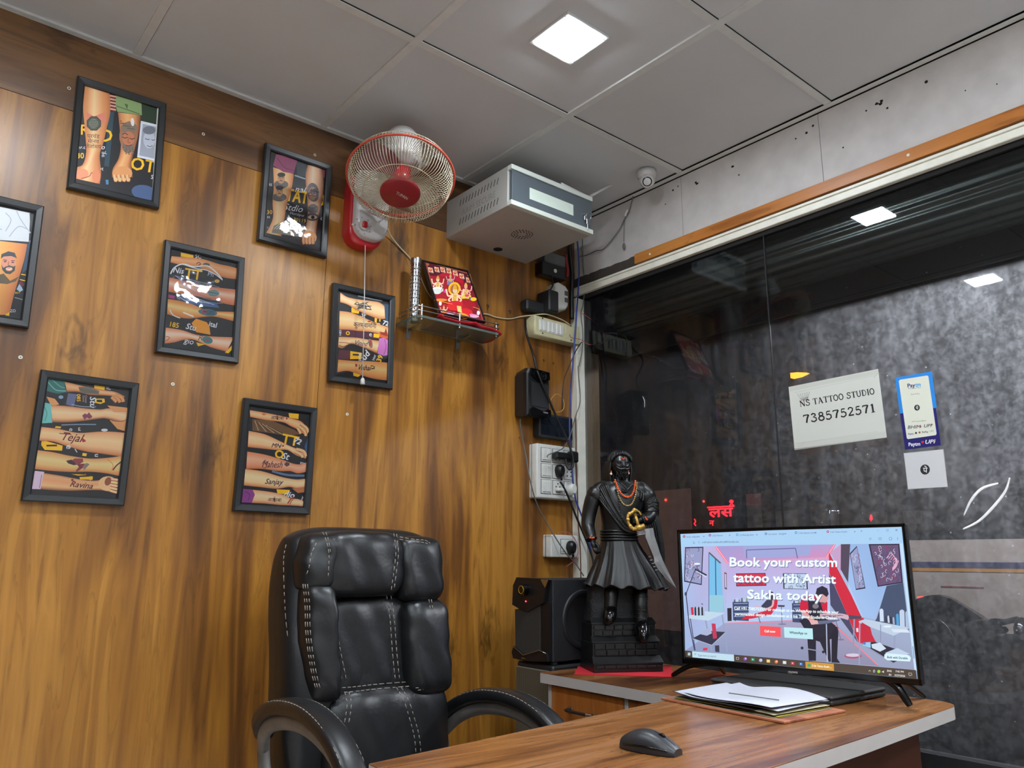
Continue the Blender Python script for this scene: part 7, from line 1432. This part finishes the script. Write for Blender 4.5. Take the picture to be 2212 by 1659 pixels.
for i in range(2, 12):
    p = LA[i]; t = (LA[i+1]-LA[i-1]).normalized(); a1 = t.orthogonal().normalized(); a2 = t.cross(a1); r_ = .0308 if i < 8 else .0308-.0012*(i-7)
    b.tube([p+a1*r_*math.cos(a)+a2*r_*math.sin(a)+t*.006*math.sin(a*2+i*1.9) for a in [2*PI*k/24 for k in range(24)]], .0024, 6, closed=True)
for x0, y0 in ((800, 610), (830, 630), (860, 660)): b.tube(smooth_path([SA(x0-60, y0-30, -.020), SA(x0, y0, -.032), SA(x0+60, y0+60, -.036), SA(x0+50, y0+160, -.042)], 4), .0028, 6)
B(b, 'sleeve_folds', m_st)
b = MB(); b.tube(smooth_path([SA(700, 590, .0), SA(800, 640, .002), SA(900, 690, .004), SA(960, 760, .004)], 4), [.020]*3+[.026]*3+[.031]*4+[.033]*3, 16); b.tube(smooth_path([SA(520, 590, .0), SA(430, 640, .002), SA(340, 680, .004), SA(290, 750, .004)], 4), [.020]*3+[.025]*3+[.029]*4+[.030]*3, 16); b.sphere(SA(950, 750, .004), .034, 18); b.sphere(SA(285, 730, .004), .031, 18); B(b, 'shoulders', m_st)
b = MB()      # cloak hanging from the left arm
O1 = [SA(930, 1000), SA(1010, 960), SA(1080, 1010), SA(1120, 1150), SA(1145, 1320), SA(1165, 1480), SA(1168, 1640), SZ(1140, 275), SZ(1105, 265), SA(1070, 1560), SA(1020, 1400), SA(980, 1240), SA(950, 1100)]
rg = []
for y, k in ((-.034, .86), (-.028, .97), (-.010, 1.0), (.022, 1.0), (.032, .92)):
    cx = sum(p.x for p in O1)/len(O1); cz = sum(p.z for p in O1)/len(O1); rg.append([Vector((cx+(p.x-cx)*k, y, cz+(p.z-cz)*(k*.5+.5))) for p in O1])
b.loft(rg); clk = B(b, 'cloak', m_st)
b = MB()
for k in range(5): b.tube(smooth_path([SA(960+k*28, 1020+k*10, -.034), SA(1000+k*28, 1200, -.036), SA(1040+k*25, 1420, -.034), SA(1090+k*16, 1600, -.030)], 4), .0034, 6)
for p in smooth_path([SA(1060, 1150, -.037), SA(1080, 1300, -.037), SA(1078, 1450, -.036), SA(1070, 1580, -.034)], 6): b.sphere(p, .0012, 6)
B(b, 'cloak_folds', m_st, clk)
# legs with pointed boots
b = MB(); b.tube(smooth_path([SZ(850, 420, -.03), SZ(852, 560, -.045), SZ(855, 720, -.052), SZ(858, 860, -.056)], 4), [.024]*4+[.0225]*4+[.020]*5, 14)
for k in range(7): q_ = SZ(853, 520+k*45, -.042-.002*k); b.tube([Vector((q_.x+(.0235-.0005*k)*math.cos(a), q_.y+(.0235-.0005*k)*math.sin(a), q_.z+.0025*math.sin(a+k))) for a in [2*PI*i/20 for i in range(20)]], .0016, 5, closed=True)
B(b, 'left_leg', m_st)
def boot(p0, p1, p2, nm):
    b = MB(); P = smooth_path([p0, p1, p2], 6); n = len(P); b.tube(P, [.021+(.006*math.sin(PI*i/(n-1)*.8))-(.017*(i/(n-1))**3) for i in range(n)], 14, flat=.85); return B(b, nm, m_gloss)
boot(SZ(862, 860, -.056)+Vector((0, .006, 0)), SZ(872, 960, -.078), SZ(890, 1110, -.104), 'left_boot')
b = MB(); b.tube(smooth_path([SZ(480, 430, -.02), SZ(472, 560, -.030), SZ(466, 690, -.034)], 4), [.024]*4+[.0215]*5, 14); B(b, 'right_leg', m_st)
boot(SZ(466, 690, -.034), SZ(452, 780, -.056), SZ(432, 880, -.074), 'right_boot')
# head
hc = SA(605, 340, -.006); hr = Vector((.0345, .040, .047))
def hp(dx, dz, dy=0): return SA(dx, dz, dy)
b = MB(); vs = []; n, m_ = 48, 40
for i in range(m_+1):
    ph = PI*i/m_
    for k in range(n):
        th = 2*PI*k/n; d = Vector((math.sin(ph)*math.cos(th), math.sin(ph)*math.sin(th), math.cos(ph))); s_ = Vector((d.x*hr.x, d.y*hr.y, d.z*hr.z))
        if d.z < 0: s_.x *= 1-.22*(-d.z)
        if d.y < 0:
            f = -d.y; x, z = s_.x/hr.x, s_.z/hr.z
            s_.y -= .010*math.exp(-(x/.13)**2-((z+.12)/.20)**2)*f                    # nose
            s_.y -= .0045*math.exp(-((abs(x)-.36)/.22)**2-((z-.20)/.07)**2)          # brow
            s_.y += .0060*math.exp(-((abs(x)-.36)/.16)**2-((z-.06)/.09)**2)          # eye socket
            s_.y -= .0035*math.exp(-((abs(x)-.52)/.2)**2-((z+.14)/.16)**2)           # cheek
            s_.y -= .0055*math.exp(-(x/.30)**2-((z+.74)/.20)**2)                     # chin and beard
        vs.append(hc+s_)
b.add(vs, [(i*n+k, (i+1)*n+k, (i+1)*n+(k+1) % n, i*n+(k+1) % n) for i in range(m_) for k in range(n)], 0, True)
head = B(b, 'head', m_st)
F = lambda x, z, o=.0: Vector((hc.x+x*hr.x, hc.y-hr.y*math.sqrt(max(0, 1-x*x*.9-z*z*.85))-o, hc.z+z*hr.z))
b = MB()
for sx in (-1, 1):
    b.sphere(F(sx*.36, .06, -.004), .0052, 12, sc=(1.15, .8, .7)); b.tube(smooth_path([F(sx*.18, .12, .001), F(sx*.36, .17, .001), F(sx*.56, .08, 0)], 3), .0013, 6); b.tube(smooth_path([F(sx*.18, .02, 0), F(sx*.36, -.02, .001), F(sx*.54, .04, 0)], 3), .0011, 6)
B(b, 'eyes', m_st, head)
b = MB()
for sx in (-1, 1): b.tube(smooth_path([F(0, -.34, .009), F(sx*.22, -.38, .009), F(sx*.42, -.36, .008), F(sx*.62, -.22, .006), F(sx*.68, -.12, .005)], 4), [.0042]*8+[.0038, .0034, .0030, .0026, .0020, .0016, .0013, .0011, .001], 8)
b.tube([F(-.14, -.50, .006), F(0, -.52, .007), F(.14, -.50, .006)], .0018, 6); B(b, 'moustache', m_st, head)
b = MB(); q = random.Random(3)
for k in range(70):
    x, z = q.uniform(-.6, .6), q.uniform(-.92, -.5); p = F(x, z, .001); b.tube([p, p+Vector((q.uniform(-.001, .001), -.003, -.004)), p+Vector((q.uniform(-.002, .002), -.002, -.009))], [.0017, .0014, .0008], 5)
B(b, 'beard', m_st, head)
b = MB()      # hair: cap, curled fringe and long locks behind
b.sphere(hc+Vector((0, .008, .010)), .038, 28, sc=(1.04, 1.0, 1.12))
for k in range(17): a = PI*(.10+.80*k/16); p = hc+Vector((.036*math.cos(a), -.026+.012*abs(math.cos(a)), .012+.027*math.sin(a))); b.tube([p, p+Vector((.0, -.006, .004)), p+Vector((0, -.008, -.004)), p+Vector((0, -.004, -.008))], .0034, 6)
for k in range(3): b.tube([hc+Vector((.0385*math.cos(a), -.012+k*.012, .008+(.037+.003*k)*math.sin(a))) for a in [PI*i/16 for i in range(17)]], .003, 6)
for sx in (-1, 1):
    for k in range(5): x = sx*(.034+.002*k); b.tube(smooth_path([hc+Vector((x, -.010+k*.006, .012)), hc+Vector((x*1.12, -.008+k*.007, -.020)), hc+Vector((x*1.02, -.004+k*.008, -.050)), hc+Vector((x*.92, .0+k*.008, -.070))], 4), .0052, 7)
b.loft([[hc+Vector((.034*math.cos(a), .016+.020*math.sin(a), z)) for a in [2*PI*i/20 for i in range(20)]] for z in (.0, -.03, -.055, -.075)]); B(b, 'hair', m_st, head)
b = MB()
for sx in (-1, 1): b.sphere(hc+Vector((sx*.0345, -.006, -.002)), .0085, 12, sc=(.5, .8, 1.3))
B(b, 'ears', m_st, head)
b = MB(); b.tube(smooth_path([F(-.14, .50, .001), F(-.10, .40, .0015), F(0, .35, .0015), F(.10, .40, .0015), F(.14, .50, .001)], 3), .0011, 6); b.sphere(F(0, .26, .001), .0014, 8); B(b, 'forehead_mark', m_orange, head)
for x, y in ((492, 425), (722, 418)):
    b = MB(); b.tube([SA(x, y-12, -.022), SA(x+3, y+6, -.024), SA(x, y+24, -.024)], .0017, 7); o = B(b, 'earring', m_orange, head); MB().sphere(SA(x, y+28, -.026), .0045, 12).build('pearl', m_pearl, o, local=True)
def beads(name, line, r, m, off, gap):
    P = smooth_path([surf(SA(x, y), off) for x, y in line], 12); b = MB(); acc = 0; last = P[0]; b.sphere(last, r, 10)
    for p in P[1:]:
        if (p-last).length >= gap: b.sphere(p, r, 10); last = p
    return B(b, name, m)
NK = [(478, 555), (505, 640), (540, 710), (590, 765), (640, 778), (690, 755), (725, 690), (742, 620), (750, 556)]
beads('orange_necklace', NK, .0033, m_orange, .006, .0052)
beads('gold_necklace', [(472, 580), (500, 680), (530, 780), (575, 860), (635, 890), (695, 865), (740, 780), (768, 680), (772, 580)], .0026, mat('gold_bead', (214, 176, 104), .3, metal=.5), .005, .0046)
for line in ([(215, 1300), (240, 1304), (262, 1300)], [(948, 1030), (958, 1050), (970, 1062)]):
    b = MB()
    for x, y in line: b.sphere(SA(x, y, -.046 if x < 500 else -.066), .0032, 10)
    B(b, 'wrist_beads', m_orange)
# sword
b = MB(); b.tube(smooth_path([SA(890, 1000, -.082), SA(860, 955, -.082), SA(800, 935, -.084), SA(770, 965, -.084), SA(725, 990, -.084), SA(712, 1050, -.084), SA(728, 1120, -.084), SA(770, 1175, -.084), SA(830, 1185, -.084)], 4), [.003]*6+[.0052]*20+[.0066]*7, 9)
for x, y in ((800, 932), (735, 985), (715, 1060), (745, 1145), (790, 1185)): b.sphere(SA(x, y, -.084), .0072, 10)
b.tube([SA(820, 1178, -.084), SA(930, 1148, -.084)], .0095, 10); b.tube([SA(865, 1180, -.084), SA(800, 960, -.074)], .0055, 10); hl = B(b, 'sword_hilt', m_gold)
L = [SA(822, 1196), SA(835, 1300), SA(880, 1420), SA(935, 1560), SZ(905, 90), SZ(960, 190), SZ(1050, 300), SZ(1165, 408)]; Rr = [SA(935, 1180), SA(952, 1290), SA(985, 1400), SA(1020, 1520), SZ(1010, 60), SZ(1050, 150), SZ(1100, 260), SZ(1166, 400)]
b = MB(); rg = []
for i, (l, r_) in enumerate(zip(L, Rr)):
    t = i/7; y = -.080-.014*t; th = .0035*(1-.6*t); rg.append([Vector((l.x, y, l.z)), Vector(((l.x+r_.x)/2, y-th, (l.z+r_.z)/2)), Vector((r_.x, y, r_.z)), Vector(((l.x+r_.x)/2, y+th, (l.z+r_.z)/2))])
b.loft(rg, smooth=False); bl = B(b, 'sword_blade', m_blade_s)
b = MB()
for i, yy in enumerate((1205, 1225, 1245, 1265)): b.tube([SA(828+i*4, yy, -.0845), SA(940+i*4, yy-18, -.0845)], .0018, 5)
for i in range(5): b.tube([SZ(950+i*22, 20+i*42, -.092), SZ(985+i*22, 12+i*42, -.092)], .0010, 5)
B(b, 'blade_ornament', mat('silver_paint', (190, 190, 192), .35, metal=.5), bl)
# ================================================================ OFFICE CHAIR
m_lea = mat('black_leather', (24, 25, 27), .36, bump=.22, bscale=110, spec=.45); m_leb = mat('chair_frame_grey', (104, 100, 96), .45, var=.25, vscale=20)
m_thr = mat('grey_stitching', (150, 142, 130), .7)
ch = thing('office_chair', 'black leather executive chair with grey stitching behind the desk', 'chair', (-1.20, -.70, 0))
def rec(y0, z): return y0+(z-.85)*.10       # slight recline
def X_(u, v, y=-.45): p = at(u, v, 1, y); return p[0], p[2]
def wr(q, p, a=.0025):                       # creases of the leather
    return Vector((q.x+a*math.sin(q.z*95+q.x*20)*abs(p.y), q.y+a*math.sin(q.x*70+q.z*31), q.z))
def cushion(name, u0, v0, u1, v1, y, dy, e1=.35, e2=.28, fn=None, par=None, n=22, m=None):
    um, vm = (u0+u1)/2, (v0+v1)/2; xa, _ = X_(u0, vm, y); xb, _ = X_(u1, vm, y); _, za = X_(um, v1, y); _, zb = X_(um, v0, y)
    c0 = ((xa+xb)/2, 0, (za+zb)/2); sz = ((xb-xa)/2, dy, (zb-za)/2)
    def g(q, p): q = Vector((q.x, rec(y, q.z)+q.y, q.z)); q = wr(q, p); return fn(q, p) if fn else q
    b = MB(); b.pillow(c0, sz, 30, fn=g); return b.build(name, m or m_lea, par or ch), c0, sz
def stitch(name, pts, par=None, dash=.008, gap=.0045, r=.0011, dbl=0):
    """a row of separate stitches along a seam"""
    P = smooth_path(pts, 14); b = MB(); acc = 0; on_ = True; cur = [P[0]]
    for a, c_ in zip(P[:-1], P[1:]):
        l = (c_-a).length; acc += l; cur.append(c_)
        if acc >= (dash if on_ else gap):
            if on_ and len(cur) > 1: b.tube([cur[0], cur[-1]], r, 5)
            cur = [c_]; acc = 0; on_ = not on_
    return b.build(name, m_thr, par or ch)
# shell of the back, thick at the left flank
sx0, sx1, szb, szt = -1.452, -.955, .46, 1.158
b = MB(); 
def shell(q, p):
    z = q.z; k = 1-.10*max(0, (.75-z)/.3); return Vector((-1.2+(q.x+1.2)*k, rec(-.385, z)+q.y+.012*math.sin(z*14), z+.012*math.sin(z*60+q.x*9)*max(0, -p.x)*.25))
b.pillow((-1.196, 0, .817), (.238, .085, .356), 40, fn=shell, cr=.16, p=8, q=3.2); sh_ = b.build('back_shell', m_lea, ch)
Y0 = -.472
def bulge(q, p): return q
pan, c0, sz = cushion('back_panel', 700, 1288, 888, 1500, Y0+.010, .022, .25, .25)
lum, *_ = cushion('lumbar_panel', 690, 1478, 955, 1690, Y0+.004, .040, .3, .3)
hd, c1, s1 = cushion('headrest_pad', 702, 1146, 874, 1290, Y0-.010, .044, .42, .22)
wl_, *_ = cushion('headrest_wing', 655, 1150, 722, 1276, Y0+.004, .040, .45, .5, fn=lambda q, p: Vector((q.x+(.034 if False else .020)*max(0, p.z)-.004, q.y+.02*(-p.x), q.z)))
wr_, *_ = cushion('headrest_wing', 864, 1158, 958, 1300, Y0-.006, .044, .35, .35)
bl_, *_ = cushion('side_bolster', 650, 1258, 716, 1516, Y0-.002, .050, .35, .45, fn=lambda q, p: Vector((q.x+.022*max(0, -p.z)*1.0, q.y+.015*(-p.x), q.z)))
br_, *_ = cushion('side_bolster', 864, 1292, 962, 1500, Y0-.006, .050, .35, .35, fn=lambda q, p: Vector((q.x+.010*max(0, -p.z), q.y, q.z)))
def CP(x, y, o): u, v = 560+x/3.0226, 1110+y/3.0226; p = at(u, v, 1, Y0+o); return Vector((p[0], rec(Y0+o, p[2]), p[2]))
stitch('stitching', [CP(205, 200, .03), CP(190, 260, .03), CP(182, 350, .03), CP(182, 650, .03), CP(200, 900, .03), CP(222, 1080, .03), CP(225, 1240, .03)], sh_)
for pts in ([(450, 118), (468, 160), (485, 250), (480, 350), (470, 440)], [(470, 120), (484, 160), (497, 260)]): stitch('stitching', [CP(x, y, -.052) for x, y in pts], hd)
for pts in ([(918, 125), (925, 250), (905, 380), (880, 510)], [(936, 130), (942, 250), (922, 380), (900, 500)]): stitch('stitching', [CP(x, y, -.054) for x, y in pts], hd)
stitch('stitching', [CP(405, 190, -.036), CP(370, 260, -.040), CP(350, 350, -.040), CP(325, 410, -.034)], wl_)
for o in (0, 16): stitch('stitching', [CP(955, 150+o, -.046), CP(1050, 165+o, -.050), CP(1130, 175+o, -.046), CP(1168-o, 220, -.040), CP(1180-o, 320, -.038), CP(1165-o, 430, -.040), CP(1140-o, 520, -.040)], wr_)
for o in (0, 16, -14): stitch('stitching', [CP(320+o, 460, -.048), CP(328+o, 600, -.050), CP(325+o, 750, -.050), CP(335+o, 900, -.050), CP(355+o, 1050, -.046), CP(380+o, 1160, -.040)], bl_)
for o in (0, 16): stitch('stitching', [CP(1125+o, 560, -.046), CP(1140+o, 700, -.050), CP(1160+o, 850, -.050), CP(1185+o*.6, 980, -.046), CP(1150+o, 1080+o*.5, -.048), CP(1060, 1125+o, -.046), CP(1000, 1135+o, -.040)], br_)
for o in (0, 28): stitch('stitching', [CP(462+o, 545, -.016), CP(480+o, 700, -.018), CP(505+o, 900, -.018), CP(535+o, 1090, -.016)], pan)
for o in (0, 28): stitch('stitching', [CP(850+o, 535, -.016), CP(865+o, 700, -.018), CP(870+o, 900, -.018), CP(880+o, 1090, -.016)], pan)
stitch('stitching', [CP(462, 1135, -.020), CP(600, 1128, -.022), CP(760, 1110, -.022), CP(965, 1094, -.020)], pan); stitch('stitching', [CP(462, 1166, -.040), CP(600, 1158, -.042), CP(760, 1140, -.042), CP(975, 1122, -.040)], lum)
for o in (0, 28): stitch('stitching', [CP(548+o, 1160, -.042), CP(560+o, 1230, -.044), CP(548+o, 1310, -.044), CP(530+o, 1390, -.044)], lum)
for o in (0, 32): stitch('stitching', [CP(885+o, 1130, -.042), CP(930+o, 1220, -.044), CP(965+o, 1350, -.044), CP(985+o, 1450, -.044), CP(990+o, 1560, -.044)], lum)
# seat, arms, column and star base
b = MB(); b.sup((-1.20, -.74, .492), (.245, .265, .055), .35, .3, 24, fn=lambda q, p: wr(q, p, .002)); b.build('seat', m_lea, ch)
def armrest(xc, P, nm):
    pts = smooth_path([(xc+dx, y, z) for dx, y, z in P], 6); n = len(pts)
    b = MB(); b.tube(pts, [.034*(.55+.45*min(1, i/5, (n-1-i)/5)) for i in range(n)], 16, flat=.62, up=(0, 0, 1) if False else (1, 0, 0)); return b, pts
for xc, dz, s_ in ((-1.492, .012, -1), (-.928, -.018, 1)):
    loop = [(-s_*.028, -.430, .668), (-s_*.010, -.475, .712), (0, -.545, .745), (0, -.640, .762), (0, -.745, .760), (0, -.845, .732), (0, -.925, .675), (0, -.962, .600)]
    L_ = [(a, y, z+dz) for a, y, z in loop]
    pts = smooth_path([(xc+a, y, z) for a, y, z in L_], 6); n = len(pts); rings = []
    for i, p in enumerate(pts):
        t = (pts[min(i+1, n-1)]-pts[max(i-1, 0)]).normalized(); sd = Vector((1, 0, 0)); up_ = sd.cross(t).normalized(); up_ = up_ if up_.z > 0 or abs(up_.z) < .2 else -up_
        if up_.dot(Vector((0, -.2, 1))) < 0: up_ = -up_
        k = .75+.25*min(1, i/4, (n-1-i)/4); rings.append([p+sd*(.030*k*math.copysign(abs(math.cos(a))**.7, math.cos(a)))+up_*(.018*k*math.copysign(abs(math.sin(a))**.7, math.sin(a))) for a in [2*PI*q/20 for q in range(20)]])
    b = MB(); b.loft(rings); pad_ = b.build('armrest_pad', m_lea, ch)
    f = MB(); fp_ = smooth_path([(xc+a, y*.985-.010, z-.030) for a, y, z in L_]+[(xc-s_*.02, -.93, .52+dz), (xc-s_*.05, -.86, .455), (xc-s_*.09, -.76, .43)], 6)
    f.tube(fp_, .019, 12, up=(1, 0, 0), flat=.75); f.tube(smooth_path([(xc-s_*.028, -.43, .665+dz), (xc-s_*.03, -.45, .60), (xc-s_*.04, -.52, .52), (xc-s_*.08, -.62, .44)], 6), .019, 12, up=(1, 0, 0), flat=.75); f.build('armrest_frame', m_leb, ch)
    for sd in (-1, 1):
        stitch('stitching', [p+Vector((sd*.024, 0, 0))+Vector((0, 0, .0135 if i < n*.75 else .010))+(Vector((0, -.008, 0)) if i > n*.7 else Vector((0, 0, 0))) for i, p in enumerate(pts)][2:-2:4], pad_)
b = MB(); b.box((-1.33, -.86, .40), (-1.07, -.60, .44), bev=.01); b.box((-1.235, -.46, .40), (-1.165, -.33, .425), bev=.005); b.box((-1.235, -.36, .41), (-1.165, -.335, .60), bev=.005); b.build('mechanism', m_black, ch)
MB().cyl((-1.2, -.73, .10), (-1.2, -.73, .41), .027).build('gas_column', m_black, ch)
for k in range(5):
    a = 2*PI*k/5+.3; d = Vector((math.cos(a), math.sin(a), 0)); o_ = Vector((-1.2, -.73, 0)); l = MB(); l.tube([o_+Vector((0, 0, .12)), o_+d*.15+Vector((0, 0, .105)), o_+d*.28+Vector((0, 0, .075))], [.026, .020, .015], 10); lo = l.build('base_leg', m_black, ch)
    w_ = MB(); sdv = Vector((-d.y, d.x, 0)); c_ = o_+d*.28+Vector((0, 0, .028))
    for q in (-1, 1): w_.cyl(c_+sdv*q*.008, c_+sdv*q*.022, .027, n=18)
    w_.cyl(c_, c_+Vector((0, 0, .05)), .006, n=8); w_.build('caster', m_black, lo)
